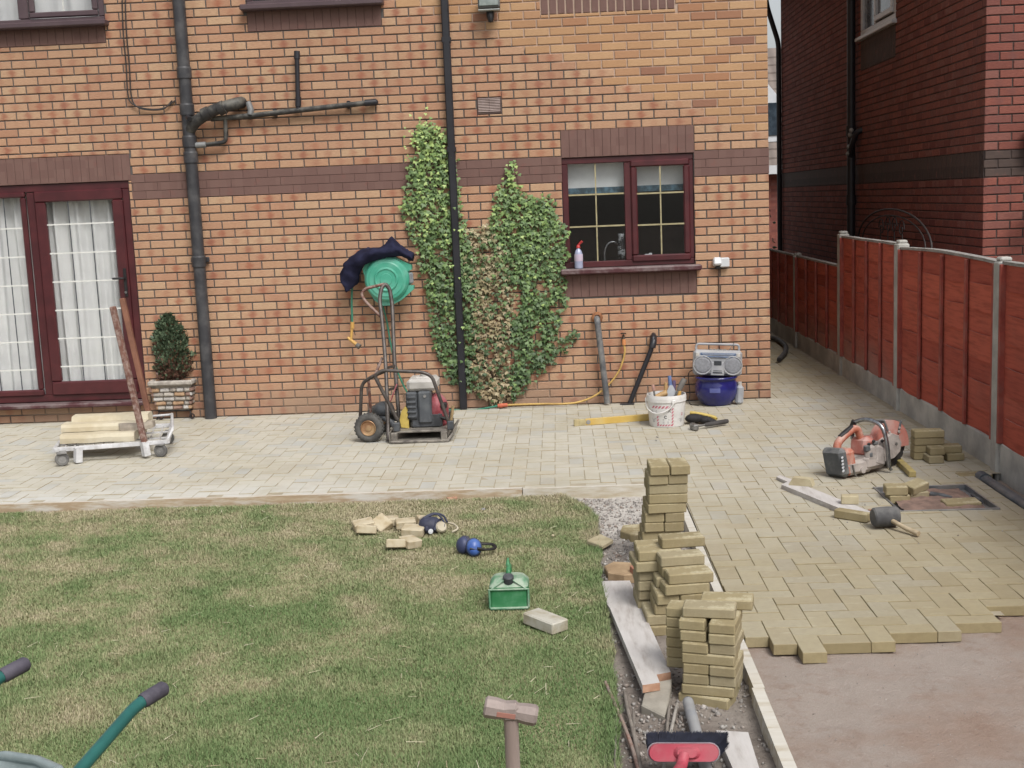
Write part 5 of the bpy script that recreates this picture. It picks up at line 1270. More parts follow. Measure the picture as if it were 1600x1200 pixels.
q = MB(); c = Vector(((ex(637)+ex(685))/2, -1.30, ez(602))); q.box(c, (ex(685)-ex(637), .26, .10), bev=.026); q.box(c+Vector((.0, 0, .045)), (.13, .14, .03), bev=.014); q.lathe([(.038, .0), (.038, .03), (.03, .036), (0, .036)], 16, Matrix.Translation(c+Vector((.02, -.02, .05)))); q.build('fuel_tank', M_offw, cp)
q = MB(); c = Vector((ex(680), -1.30, ez(645))); q.ball(c, (.10, .13, .14), 18, 10); q.box(c+Vector((.03, 0, -.08)), (.12, .18, .10), bev=.03); rcv = q.build('recoil_cover', M_redp, cp)
q = MB(); q.tube([c+Vector((.03, -.11, -.04)), c+Vector((.09, -.12, -.06))], .014, 8); q.box(c+Vector((.07, -.10, .05)), (.05, .06, .05), bev=.01); q.build('pull_handle', M_black, rcv)
q = MB(); c = Vector((ex(630), -1.36, ez(651))); q.prism([(-.02, -.08), (.04, -.09), (.045, .06), (.02, .09), (-.015, .05), (-.03, -.02)], .12, Matrix.Translation(c) @ Matrix.Rotation(R(90), 4, 'X') @ Matrix.Translation((0, 0, -.04))); q.build('belt_guard', M_yelp, cp)
# wheels
for (px, py, Y) in ((577, 669, -1.47), (594, 645, -1.03)):
    c = V(px, py, Y); c.z = .117; wm_ = Matrix.Translation(c) @ Matrix.Rotation(R(-6), 4, 'Z') @ Matrix.Rotation(R(90), 4, 'X')
    q = MB(); q.rev([(.062, -.03), (.075, -.040), (.098, -.042), (.113, -.030), (.118, -.01), (.118, .01), (.113, .030), (.098, .042), (.075, .040), (.062, .03)], 32, wm_)
    for i in range(24):
        a = 2*math.pi*i/24; q.box((0, 0, 0), (.008, .012, .06), bev=0, M=wm_ @ Matrix.Rotation(a, 4, 'Z') @ Matrix.Translation((.116, 0, 0)) @ Matrix.Rotation(R(25), 4, 'X'))
    wh = q.build('wheel', M_tyre, cp)
    q = MB(); q.lathe([(.064, .036), (.060, .040), (.050, .026), (.026, .022), (.024, .032), (.010, .034), (0, .034)], 24, wm_); q.lathe([(.064, -.034), (.03, -.02), (0, -.02)], 24, wm_); q.build('rim', M_gold, wh)
q = MB(); q.tube([V(577, 669, -1.47).xy.to_3d()+Vector((0, -.02, .117)), V(594, 645, -1.03).xy.to_3d()+Vector((0, .03, .117))], .012, 8); q.build('axle', M_frame, cp)
q = MB(); q.ball(V(600, 640, -1.15), (.09, .11, .07), 12, 8); q.tube([V(590, 648, -1.2), V(612, 660, -1.25), V(620, 672, -1.25)], .025, 8); q.build('drive_housing', M_engblk, cp)
# handle
q = MB(); q.tube(fillet([V(607, 688, -1.52), V(604, 600, -1.30), V(602, 560, -1.18), V(597, 500, -.98), V(593, 468, -.88), V(596, 450, -.84), V(602, 443, -.82), V(609, 452, -.82), V(613, 477, -.86), V(616, 560, -1.05), V(624, 660, -1.22)], .06), .017, 10)
q.build('handle', M_frame, cp)
q = MB(); q.tube(fillet([V(600, 444, -.83), V(571, 451, -.84), V(564, 459, -.85), V(570, 470, -.87), V(594, 494, -.95)], .04), .013, 10); q.build('handle_loop', M_rust, cp)
q = MB(); q.bar(V(602, 575, -1.21), V(617, 572, -1.08), .012, .02); q.bar(V(604, 610, -1.3), V(621, 605, -1.15), .012, .02); q.build('handle_brace', M_frame, cp)
q = MB(); q.tube([V(704, 662, -1.15), V(708, 634, -1.15)], .013, 8); q.build('peg', mk('pale_wood', C(196, 168, 112), C(164, 136, 88), .7), cp)
q = MB(); q.tube([V(620, 600, -1.2), V(611, 625, -1.25), V(598, 640, -1.2)], .006, 6); q.build('throttle_cable', M_redp, cp)

# ------------------------------------------------------------------ blue pot, boombox, bottle behind
M_blue = mk('cobalt_glaze', C(40, 44, 134), C(28, 30, 104), .12, scale=5, spec=.6)
pc = G(1122, 634, 0)+Vector((0, .10, 0)); pt = thing('glazed_pot', 'glossy cobalt blue plant pot standing by the wall corner', 'pot', pc)
q = MB(); q.rev([(0, 0), (.125, .0), (.135, .008), (.165, .05), (.186, .10), (.192, .15), (.184, .195), (.172, .225), (.176, .235), (.190, .242), (.190, .256), (.176, .260), (.160, .252), (.16, .2), (.15, .1), (0, .06)], 40, Matrix.Translation(pc)); q.build('body', M_blue, pt)
q = MB(); q.lathe([(.1925, .13), (.1915, .17)], 6, Matrix.Translation(pc) @ Matrix.Rotation(R(-115), 4, 'Z'), arc=R(28)); q.build('pale_sticker', mk('pale_sticker', C(96, 106, 176), C(84, 92, 160), .5), pt)
M_silver = mk('silver_plastic', C(176, 178, 184), C(158, 160, 166), .4, scale=6, metal=.1, dust=(C(194, 192, 186), .5, 8)); M_mesh = mk('speaker_mesh', C(150, 152, 158), C(132, 134, 140), .6, scale=60, bump=.4, bscale=300)
bc = Vector((V(1120, 590, pc.y).x, pc.y, .262)); bb = thing('boombox', 'silver portable stereo balanced on the blue pot', 'radio', bc)
BM = Matrix.Translation(bc) @ Matrix.Rotation(R(-4), 4, 'Z') @ Matrix.Rotation(R(-4), 4, 'X') @ Matrix.Rotation(R(3), 4, 'Y')
def bbx(name, parts, mat, parent=None):
    q = MB()
    for c, d, b in parts: q.box(c, d, bev=b, M=BM)
    return q.build(name, mat, parent or bb)
wB, hB, dB = .43, .225, .16
bbx('body', [((0, 0, hB/2), (wB, dB, hB), .022), ((-.0, -dB/2-.004, .06), (.12, .012, .12), .006), ((0, -dB/2-.002, .18), (wB-.03, .012, .05), .005)], M_silver)
for s_ in (-1, 1):
    Ms = BM @ Matrix.Translation((s_*.132, -dB/2, .092)) @ Matrix.Rotation(R(90), 4, 'X')
    q = MB(); q.lathe([(.086, -.002), (.086, .010), (.080, .012), (.074, .005)], 32, Ms); spk = q.build('speaker_ring', M_silver, bb)
    q = MB(); q.lathe([(.076, .003), (.06, .010), (0, .013)], 32, Ms); q.build('speaker_grille', M_mesh, spk)
    bbx('side_button', [((s_*.203, -dB/2+.003, .085), (.018, .03, .022), .006)], M_hub)
bbx('cassette_window', [((0, -dB/2-.010, .112), (.066, .006, .04), .003)], mk('dark_window', C(74, 78, 84), C(56, 60, 66), .2))
bbx('slot', [((0, -dB/2-.010, .028), (.085, .008, .014), .003), ((0, -dB/2-.010, .045), (.075, .006, .005), .001)], M_engblk)
bbx('tuner_strip', [((0, -dB/2-.008, .192), (.31, .006, .022), .002), ((0, -dB/2-.008, .168), (.26, .005, .010), .002)], mk('blue_dial', C(86, 118, 160), C(66, 92, 134), .25, scale=30))
bbx('dial_scale', [((0, -dB/2-.0115, .196), (.29, .001, .0025), 0), ((0, -dB/2-.0115, .188), (.27, .001, .002), 0)], M_white)
for x_ in (-.18, .18): bbx('corner_button', [((x_, -dB/2-.008, .185), (.03, .008, .032), .004)], M_offw)
bbx('top_key', [((x_, -.03, hB+.004), (.022, .03, .012), .003) for x_ in (-.06, -.03, 0, .03, .06)], M_hub)
q = MB(); q.tube(fillet([BM @ Vector(p) for p in ((-.19, .02, .19), (-.19, .02, .275), (.19, .02, .275), (.19, .02, .19))], .03), .011, 8, flat=.7); q.build('carry_handle', M_silver, bb)
q = MB(); q.tube([BM @ Vector((.10, -.02, hB)), BM @ Vector((.14, -.05, .29))], .003, 6); q.build('aerial', M_chrome, bb)
q = MB(); q.tube(spline([BM @ Vector((-.2, .05, .04)), BM @ Vector((-.25, .03, .0)), pc+Vector((-.23, .06, .10)), pc+Vector((-.24, .02, .01)), pc+Vector((-.17, -.08, .006))], 5), .004, 6); q.build('power_cable', M_black, bb)
wb0 = G(1156, 634, 0)+Vector((.0, .10, 0)); wbt = thing('white_bottle', 'greyish white plastic container standing behind the blue pot', 'container', wb0)
q = MB(); q.box(wb0+Vector((.01, .0, .085)), (.07, .09, .17), (0, R(4), 0), .02); q.build('body', mk('grey_white_plastic', C(186, 190, 196), C(166, 170, 176), .5), wbt)
q = MB(); q.lathe([(.02, .165), (.02, .20), (0, .20)], 12, Matrix.Translation(wb0+Vector((.015, 0, 0)))); q.build('cap', M_offw, wbt)

# ------------------------------------------------------------------ bucket with tools, level, gloves
M_bucket = mk('white_bucket', C(246, 245, 243), C(236, 234, 231), .4, scale=5, dust=(C(206, 200, 190), .5, 9))
uc = G(1044, 668, 0)+Vector((0, .12, 0)); bk = thing('bucket', 'white plastic bucket with pink hatched label full of tools', 'bucket', uc)
H_ = .262
q = MB(); q.rev([(0, .004), (.138, 0), (.142, .01), (.156, .20), (.157, .21)], 44, Matrix.Translation(uc)); q.lathe([(.157, .208), (.164, .208), (.164, .238), (.160, H_), (.154, H_), (.150, .20), (.136, .012), (0, .01)], 44, Matrix.Translation(uc)); q.build('body', M_bucket, bk)
def decal(mat, name, patches):
    """patches (angle, z, width, height, slant) lying on the bucket's wall"""
    q = MB()
    for a, z, w_, h_, sl in patches:
        P_ = []
        for du, dz in ((-.5, -.5), (.5, -.5), (.5, .5), (-.5, .5)):
            zz = z+dz*h_; r_ = .142+.0737*(zz-.01)+.0014; an = R(a)+(du*w_+sl*dz*h_)/r_; P_.append(uc+Vector((r_*math.sin(an), -r_*math.cos(an), zz)))
        q.add(P_, [(0, 1, 2, 3)])
    return q.build(name, mat, bk)
M_pink = mk('pink_print', C(222, 120, 138), C(206, 104, 124), .5); M_inkg = mk('grey_print', C(150, 150, 156), C(128, 128, 134), .5); M_ink = mk('black_print', C(60, 58, 62), C(48, 46, 50), .5)
hatch = [(-48+i*11, .172, .018, .020, .9) for i in range(6)]+[(14, .155-i*.026, .012, .02, .5) for i in range(6)]+[(-34, .09-i*.026, .012, .02, .5) for i in range(3)]+[(-34+i*9, .022, .014, .014, .9) for i in range(6)]+[(50, .115, .018, .004, 0), (50, .097, .018, .004, 0), (47.5, .106, .004, .018, 0), (52.5, .106, .004, .018, 0)]
decal(M_pink, 'hatched_border', hatch)
decal(M_inkg, 'small_print', [(-46+random.uniform(-1, 1), .145-i*.008, random.uniform(.035, .06), .0028, 0) for i in range(4)]+[(-50, .075-i*.009, random.uniform(.02, .05), .003, 0) for i in range(4)]+[(46, .07-i*.008, random.uniform(.02, .04), .0025, 0) for i in range(4)]+[(-8, .052-i*.006, .05, .002, 0) for i in range(3)])
cpts = [(-8+4.0*math.cos(t), .09+.011*math.sin(t)) for t in np.linspace(R(50), R(310), 9)]
decal(M_ink, 'letter_mark', [(a, z, .006, .005, 0) for a, z in cpts]+[(-7, .068, .055, .004, 0)]+[(4+i*2.2, .142+i*.006, .007, .004, 0) for i in range(-2, 3)]+[(4+i*2.2, .142-i*.006, .007, .004, 0) for i in range(-2, 3)])
hp = [uc+Vector((.166*math.sin(R(a)), -.166*math.cos(R(a))-.004, z)) for a, z in ((16, .215), (12, .19), (0, .155), (-20, .128), (-45, .125), (-70, .15), (-88, .185), (-96, .215))]
q = MB(); q.tube(spline(hp, 5), .0055, 8); q.build('bail_handle', M_bucket, bk)
q = MB()
for a in (16, -96): q.box(uc+Vector((.164*math.sin(R(a)), -.164*math.cos(R(a)), .215)), (.035, .02, .03), (0, 0, R(a)), .005)
q.build('handle_lug', M_bucket, bk)
M_wood = mk('tool_wood', C(206, 164, 98), C(176, 134, 76), .6, scale=10, stretch=(1, 1, .2)); M_trow = mk('worn_steel', C(150, 148, 144), C(116, 114, 110), .5, metal=.5, scale=14)
grp = 'tools standing in the white bucket'
top = uc+Vector((0, 0, .2))
def tool(name, label, a, b, parts, cat):
    """stick tool from a (low) to b (top)"""
    t = thing(name, label, cat, a, group=grp)
    for nm, s0_, s1_, r_, m_, n_ in parts:
        q = MB(); q.tube([Vector(a).lerp(Vector(b), s0_), Vector(a).lerp(Vector(b), (s0_+s1_)/2), Vector(a).lerp(Vector(b), s1_)], [r_[0], (r_[0]+r_[1])/2*1.08, r_[1]], n_); q.build(nm, m_, t)
    return t
tool('hand_trowel', 'trowel with orange wooden handle and dark grey blade in the bucket', uc+Vector((-.03, -.02, .05)), uc+Vector((.0, -.02, .355)), [('handle', .68, 1, (.014, .013), M_wood, 8), ('blade', 0, .68, (.02, .012), M_trow, 6)], 'trowel')
t_ = tool('hand_brush', 'orange hand brush lying on the tools at the bucket rim', uc+Vector((-.09, -.06, .245)), uc+Vector((.0, -.04, .275)), [('back', 0, 1, (.02, .026), M_wood, 8)], 'brush')
t_ = tool('scoop', 'tool with blue grip and pale flat blade standing in the bucket', uc+Vector((.06, .03, .06)), uc+Vector((.035, .06, .40)), [('grip', .66, 1, (.016, .015), mk('blue_grip', C(112, 140, 196), C(92, 118, 170), .5), 8)], 'scoop')
q = MB(); c = uc+Vector((.045, .02, .235)); q.prism([(-.06, -.14), (.05, -.14), (.045, .02), (.012, .09), (-.012, .09), (-.045, .02)], .008, Matrix.Translation(c) @ Matrix.Rotation(R(75), 4, 'X')); q.build('blade', mk('pale_blade', C(186, 190, 196), C(160, 164, 170), .5), t_)
tool('bolster_chisel', 'grey steel bolster leaning out over the right of the bucket', uc+Vector((.02, -.03, .14)), uc+Vector((.155, .02, .375)), [('shaft', 0, .62, (.012, .014), M_trow, 8), ('grip', .62, 1, (.022, .024), mk('grey_grip', C(136, 130, 122), C(108, 104, 98), .7), 10)], 'chisel')
tool('marker_stub', 'short yellow marker stub at the right rim of the bucket', uc+Vector((.085, -.05, .20)), uc+Vector((.11, -.045, .285)), [('barrel', 0, 1, (.014, .014), M_yel, 8)], 'marker')
tool('putty_knife', 'small knife with reddish tip at the left of the bucket', uc+Vector((-.08, .0, .14)), uc+Vector((-.105, .03, .335)), [('blade', 0, .75, (.010, .008), M_trow, 6), ('knob', .75, 1, (.012, .014), mk('pink_white', C(214, 172, 150), C(190, 140, 124), .5), 8)], 'knife')
tool('line_pin', 'purple handled pin behind the pale blade in the bucket', uc+Vector((.06, .07, .1)), uc+Vector((.075, .09, .355)), [('handle', .6, 1, (.016, .014), mk('purple_grip', C(120, 100, 140), C(98, 82, 118), .6), 8), ('shaft', 0, .6, (.006, .006), M_trow, 6)], 'pin')
M_lvl = mk('yellow_level_paint', C(232, 192, 66), C(216, 174, 52), .45, scale=5, dust=(C(216, 196, 130), .5, 9))
l0, l1 = G(897, 666, 0), G(1062, 653, 0); lv = thing('spirit_level', 'long yellow spirit level lying on the paving left of the bucket', 'spirit level', (l0+l1)/2)
d = (l1-l0).normalized(); q = MB(); q.bar(l0+d*.10+Vector((0, 0, .028)), l1+Vector((0, 0, .028)), .028, .056, .003); q.build('beam', M_lvl, lv)
q = MB(); q.bar(l0+Vector((0, 0, .028)), l0+d*.045+Vector((0, 0, .028)), .028, .056, .003); q.bar(l0+d*.045+Vector((0, 0, .028)), l0+d*.10+Vector((0, 0, .028)), .026, .054, .002); q.build('end_cap', mk('dusty_yellow_cap', C(206, 188, 130), C(176, 158, 108), .6, scale=16), lv)
nn = Vector((d.y, -d.x, 0))
for s_ in (.06, .345, .36):
    q = MB(); q.lathe([(.019, .0), (.019, .003), (.012, .004), (0, .004)], 16, Matrix.Translation(l0+d*s_*2+nn*.0145+Vector((0, 0, .028))) @ nn.to_track_quat('Z', 'Y').to_matrix().to_4x4()); q.build('vial', M_hub if s_ < .3 else M_engblk, lv)
gl0 = G(1098, 662, 0); gv = thing('work_gloves', 'black and yellow work gloves lying behind the bucket', 'gloves', gl0)
M_glv = mk('black_glove', C(52, 50, 52), C(38, 36, 38), .8, scale=12, bump=.3)
q = MB()
for c, r_, e in (((-.06, .02, .045), (.085, .06, .04), .2), ((.02, -.01, .035), (.06, .04, .03), -.3)): q.ball((0, 0, 0), r_, 12, 8, M=Matrix.Translation(gl0+Vector(c)) @ Matrix.Rotation(e, 4, 'Z'), jit=.06)
for a, L in ((-.75, .11), (-.5, .13), (-.3, .12), (-.1, .09)): q.tube([gl0+Vector((.0, -.01, .03)), gl0+Vector((L*.6*math.cos(a), L*.6*math.sin(a), .035)), gl0+Vector((L*math.cos(a), L*math.sin(a), .015))], [.018, .016, .011], 8)
q.build('palm', M_glv, gv)
q = MB()
for o_, L in ((0, .16), (.03, .12)): q.tube(spline([gl0+Vector((-.10+o_, .03, .09-o_)), gl0+Vector((-.03+o_, .02, .082-o_)), gl0+Vector((L*.55, .02, .05-o_*.5)), gl0+Vector((L*.7, .0, .035-o_*.5))], 4), .014, 8)
q.build('cuff_trim', M_yelp, gv)
h0, h1 = G(1101, 664, .03), G(1137, 658, .035); hm = thing('club_hammer', 'hammer with dark rubber grip lying among the gloves', 'hammer', (h0+h1)/2)
q = MB(); q.tube([h0+(h0-h1)*.35, h0], .009, 8); q.build('shaft', M_trow, hm)
q = MB(); q.tube([h0, h0.lerp(h1, .1), h0.lerp(h1, .9), h1], [.013, .018, .020, .017], 10); q.build('grip', mk('grey_rubber_grip', C(84, 80, 78), C(66, 62, 60), .8), hm)
q = MB(); q.box(h0+(h0-h1)*.45, (.05, .11, .05), (0, 0, R(10)), .01); q.build('head', M_trow, hm)
for i, (px, py) in enumerate(((1025, 688), (1027, 683))):
    q = MB(); c = G(px, py, .004); q.box(c, (.006, .028, .006), (0, 0, R(5+20*i)), .001); tag(q.build('nail', M_trow, loc=c), 'tiny %s metal scrap on the paving in front of the bucket' % ('nearer', 'farther')[i], 'nail')

# ------------------------------------------------------------------ cut-off saw
M_or = mk('dusty_orange', C(206, 112, 76), C(190, 98, 66), .6, scale=5, dust=(C(206, 170, 154), .95, 9)); M_pk = mk('dusty_pink_orange', C(212, 130, 112), C(196, 110, 92), .55, scale=7, dust=(C(206, 170, 160), .8, 8)); M_sg = mk('dust_caked_grey', C(184, 174, 166), C(152, 142, 136), .85, scale=12, bump=.4, dust=(C(196, 184, 174), .7, 14)); M_dg = mk('grey_cover', C(98, 102, 106), C(80, 84, 88), .6, scale=8, dust=(C(150, 148, 144), .6, 10))
s0, s1 = G(1303, 748, 0), G(1396, 716, 0); ang = R(34)
SM = Matrix.Translation(s0) @ Matrix.Rotation(ang, 4, 'Z') @ Matrix.Rotation(R(-6), 4, 'X') @ Matrix.Scale(.84, 4)
saw = thing('cutoff_saw', 'dusty orange petrol cut-off saw resting on the paving', 'saw', s0)
S = lambda x, y, z: SM @ Vector((x, y, z))
def sb_(name, parts, mat, parent=None):
    q = MB()
    for c, dd, b, *rt in parts: q.box(c, dd, rt[0] if rt else None, b, M=SM)
    return q.build(name, mat, parent or saw)
sb_('filter_cover', [((.035, 0, .125), (.085, .22, .23), .03, (0, R(-8), 0))], M_dg)
fc = sb_('cover_slot', [((.0+.010, -.098, .07+i*.026), (.07, .014, .011), .002, (0, R(-8), R(35))) for i in range(5)], M_white)
sb_('rear_body', [((.115, -.0, .13), (.11, .20, .19), .03, (0, R(-6), 0)), ((.13, 0, .06), (.14, .19, .09), .02)], M_or)
sb_('tank', [((.20, -.01, .07), (.26, .19, .11), .025), ((.20, -.085, .055), (.09, .03, .05), .012)], M_sg)
q = MB(); q.lathe([(.0, .02), (.026, .02), (.028, 0), (.028, -.03)], 14, SM @ Matrix.Translation((.205, -.10, .045)) @ Matrix.Rotation(R(90), 4, 'X')); q.build('tank_cap', M_sg, saw)
q = MB(); q.tube(fillet([S(.06, 0, .22), S(.085, 0, .325), S(.13, 0, .36), S(.255, 0, .42), S(.31, 0, .40), S(.335, 0, .31), S(.335, 0, .24)], .04), [.03]*2+[.026]*0+[.026]*29, 10) if False else q.tube(fillet([S(.05, 0, .20), S(.07, 0, .27), S(.13, 0, .305), S(.25, 0, .36), S(.30, 0, .35), S(.325, 0, .28), S(.33, 0, .2)], .04), .026, 10); q.build('rear_handle', M_or, saw)
q = MB(); q.tube([S(.10, 0, .312), S(.17, 0, .338), S(.24, 0, .372)], [.017, .022, .018], 10); q.box((0, 0, 0), (.16, .03, .018), bev=.006, M=SM @ Matrix.Translation((.175, 0, .352)) @ Matrix.Rotation(R(-24), 4, 'Y')); q.build('grip', M_black, saw)
sb_('top_cover', [((.335, .0, .20), (.12, .18, .16), .03, (0, R(12), 0)), ((.43, .03, .215), (.14, .12, .13), .03)], M_pk)
sb_('cylinder', [((.32, -.095, .16), (.12, .05, .13), .02), ((.40, -.10, .13), (.10, .05, .16), .02, (0, R(20), 0)), ((.36, -.02, .09), (.24, .20, .12), .03), ((.46, -.08, .20), (.05, .06, .06), .012)], M_sg)
sb_('carburettor', [((.275, -.105, .205), (.05, .04, .05), .008), ((.30, -.11, .15), (.04, .03, .04), .008), ((.365, -.11, .235), (.045, .035, .03), .008)], M_dg)
q = MB()
for a, b in ((.29, .235), (.345, .25), (.44, .24)): q.ball((a, -.115, b), (.016, .012, .014), 8, 6, M=SM)
q.build('knob', M_black, saw)
q = MB(); q.tube(fillet([S(.455, -.15, .03), S(.45, -.155, .22), S(.44, -.13, .37), S(.42, .02, .42), S(.40, .15, .38), S(.40, .165, .30), S(.42, .15, .20)], .10), .015, 10); q.build('front_handle', M_chrome, saw)
q = MB(); q.tube([S(.402, .12, .398), S(.40, .165, .32), S(.405, .162, .28)], .020, 10); q.build('front_grip', M_black, saw)
q = MB(); q.prism([(.36, .10), (.44, .055), (.60, .075), (.68, .12), (.705, .19), (.67, .26), (.60, .285), (.50, .25), (.38, .21)], .035, SM @ Matrix.Translation((0, -.05, 0)) @ Matrix.Rotation(R(90), 4, 'X') @ Matrix.Translation((0, 0, 0)), taper=.92); arm = q.build('belt_cover', M_sg, saw)
for a, b in ((.42, .12), (.52, .15), (.63, .19)):
    q = MB(); q.lathe([(.012, .0), (.012, .006), (0, .006)], 10, SM @ Matrix.Translation((a, -.085, b)) @ Matrix.Rotation(R(90), 4, 'X')); q.build('bolt', M_trow, arm)
BC = (.625, -.015, .185)
DM = SM @ Matrix.Translation(BC) @ Matrix.Rotation(R(90), 4, 'X')
q = MB(); q.lathe([(0, .003), (.165, .003), (.175, .002), (.175, -.002), (.165, -.003), (0, -.003)], 40, DM)
for i in range(20): q.box((.176, 0, 0), (.012, .04, .005), M=DM @ Matrix.Rotation(2*math.pi*i/20, 4, 'Z'))
q.build('blade', mk('dark_blade', C(84, 82, 82), C(60, 58, 58), .5, metal=.5, scale=14), saw)
q = MB(); gp = [(.195*math.cos(t), .195*math.sin(t)) for t in np.linspace(R(-10), R(175), 22)]+[(-.06, -.01), (.06, -.03)]
for z in (.028, -.034): q.prism(gp, .006, DM @ Matrix.Translation((0, 0, z)))
n_ = 22; vs = []
for t in np.linspace(R(-10), R(175), n_): vs += [(.196*math.cos(t), .196*math.sin(t), .034), (.196*math.cos(t), .196*math.sin(t), -.034), (.190*math.cos(t), .190*math.sin(t), .034), (.190*math.cos(t), .190*math.sin(t), -.034)]
q.add(vs, [(4*i, 4*i+1, 4*i+5, 4*i+4) for i in range(n_-1)]+[(4*i+2, 4*i+6, 4*i+7, 4*i+3) for i in range(n_-1)], 0, True, DM); q.build('blade_guard', M_pk, saw)
q = MB(); q.box((-.06, .16, 0), (.018, .10, .09), (0, 0, R(20)), .004, M=DM); q.build('guard_grip', M_dg, saw)
q = MB(); q.box((.10, .14, .04), (.02, .08, .012), (0, 0, R(-25)), .004, M=DM); q.build('guard_rib', M_dg, saw)
q = MB()
for a, b in ((-.03, .10), (-.025, .06), (.08, .09), (.06, .055), (.09, .12)): q.ball((a, b, .042), (.014, .014, .01), 8, 5, M=DM)
q.tube([DM @ Vector(p) for p in ((-.03, .10, .045), (.0, .02, .045), (.02, -.03, .045))], .006, 6); q.build('water_fitting', M_sg, saw)
for p_, r_ in (([S(.10, -.11, .10), S(.11, -.115, .03), S(.13, -.11, .004)], .006), ([S(.46, -.14, .05), S(.48, -.15, .004)], .010)):
    q = MB(); q.tube(p_, r_, 8); q.build('foot', M_trow, saw)

# ================================================================== loose paving blocks
_pm = {}
def block(c, rz=0., size=(.203, .1015, .05), label='', tilt=(0, 0), grp=None, name='loose_block', cat='paving block', bev=.005, mat=None):
    mat = mat or M_paver; key = tuple(round(s, 4) for s in size)+(mat.name,)
    if key not in _pm:
        q = MB(); q.box((0, 0, 0), size, bev=bev); _pm[key] = q.mesh('loose_block', mat)
    o = link(name, _pm[key], None, c, (tilt[0], tilt[1], rz)); return tag(o, label, cat, grp)
ORD = ['bottom', 'second', 'third', 'fourth', 'fifth', 'sixth', 'seventh', 'eighth', 'ninth', 'tenth', 'eleventh']
def rowname(i, n): return 'top row' if i == n-1 else ('bottom row' if i == 0 else ORD[i]+' row up')
rg = random.Random(31)
def stack(sname, grp, c, rz, rows, th, z0, sz=(.203, .1015)):
    """rows: per row a list of (local x, local y, 'x' or 'y', place word[, extra rotation])"""
    n = len(rows); Mz = Matrix.Rotation(rz, 3, 'Z')
    for i, row in enumerate(rows):
        for e in row:
            lx, ly, o_, wd = e[:4]; ex = e[4] if len(e) > 4 else 0
            p = Vector((c[0], c[1], 0))+Mz @ Vector((lx, ly, 0)); p.z = z0+(i+.5)*(th+.0006)
            block(p, rz+ex+(math.pi/2 if o_ == 'y' else 0)+rg.uniform(-.02, .02), (sz[0], sz[1], th), f'{wd}, {rowname(i, n)} of the {sname}', grp=grp)
def pair_y(dx=0, dy=0): return [(-.0525+dx, dy, 'y', 'left olive block end'), (.0525+dx, dy+rg.uniform(-.008, .008), 'y', 'right olive block end')]
def pair_x(dx=0, dy=0, ex=0): return [(dx, -.0515+dy, 'x', 'nearer long olive block', ex), (dx+rg.uniform(-.008, .008), .0515+dy, 'x', 'farther long olive block', ex)]
Z0 = -.085
# the tall back stack
stack('tall back stack', 'blocks of the tall back stack', (-1.372, -4.76), R(1.5), [pair_y(-.045, .03), pair_y(-.04, .025), pair_x(-.04, .03), pair_x(-.035, .025), pair_y(-.022, .01), pair_y(-.018, .01), pair_x(-.008, .0, R(3)), pair_x(.0, .0, R(1)), pair_x(.002, .0), pair_y(.002, -.01), pair_y(.012, -.02)], .051, Z0)
# the middle stack, two parts that have slid apart
stack('middle stack, rear half', 'blocks of the middle stack', (-1.385, -5.52), R(4), [pair_x(-.09, .02)+[(-.14-.05, .0, 'y', 'left olive end block')], pair_y(-.1, .02), pair_x(-.10, .01), pair_y(-.1, .0), pair_x(-.10, -.0), pair_x(-.115, -.02), pair_x(-.10, -.01), [(.012, -.03, 'x', 'single long olive block', R(4))]], .0475, Z0)
stack('middle stack, front half', 'blocks of the middle stack', (-1.385, -5.745), R(3), [pair_y(-.085, .01), pair_y(-.075, .02), pair_x(-.04, .02), pair_y(-.03, .01), [(-.0, -.05, 'x', 'nearer long olive block', R(5)), (-.02, .06, 'x', 'farther long olive block', R(2))], [(.02, -.045, 'x', 'nearer long olive block', R(4)), (.005, .062, 'x', 'farther long olive block', R(4))], [(.0, .068, 'x', 'single long olive block', R(5))]], .0475, Z0)
# the near stack, turned a little
g3 = G(1104, 1104, Z0); r3 = R(-17); in3 = Matrix.Rotation(r3, 3, 'Z') @ Vector((0, .1, 0)); c3 = g3+in3
def col3(k): return [(-.085, .10, 'x', 'olive block behind to the left')]
stack('near stack', 'blocks of the near stack', c3, r3, [
    [(-.005, -.058, 'x', 'foremost long olive block', R(-9)), (.0, .05, 'x', 'farther long olive block')], pair_x(.005, .0), pair_y(.01, .0)+col3(2), pair_y(.012, .0)+col3(3), pair_x(.008, .0)+col3(4),
    pair_y(.012, -.002)+col3(5), [(-.052, .012, 'y', 'left olive block end'), (.060, .0, 'y', 'right olive block end')]+col3(6), [(-.056, .018, 'y', 'left olive block end'), (.062, .002, 'y', 'right olive block end')]+col3(7),
    [(.0, .0, 'x', 'nearer long olive block', R(5)), (.05, .115, 'x', 'farther long olive block', R(6))]], .0415, Z0)
# small pile by the fence
pf = V(1462, 722, G(1462, 722).y); pw = G(1460, 724)
grp = 'small block pile by the fence'
bx_ = pw.x; by_ = pw.y
for i, (dx, dy, rz, sz, lab) in enumerate([
    (0, .17, 0, (.203, .1015), 'long block at the bottom back of the small pile by the fence'), (.0, .17, .03, (.203, .1015), 'second long block up at the back of the small pile by the fence'), (0, .165, .02, (.203, .1015), 'third long block up at the back of the small pile by the fence'), (.0, .16, -.02, (.203, .1015), 'topmost long block of the small pile by the fence')]):
    block((bx_+dx, by_+dy, .0255+i*.051), rz, (*sz, .05), 'olive '+lab, grp=grp)
block((bx_+.01, by_+.065, .0255), R(90), (.16, .1015, .05), 'olive block end at the front bottom of the small pile by the fence', grp=grp)
block((bx_+.028, by_+.075, .0765), R(88), (.12, .1015, .05), 'olive cut block resting at the front of the small pile by the fence', grp=grp)
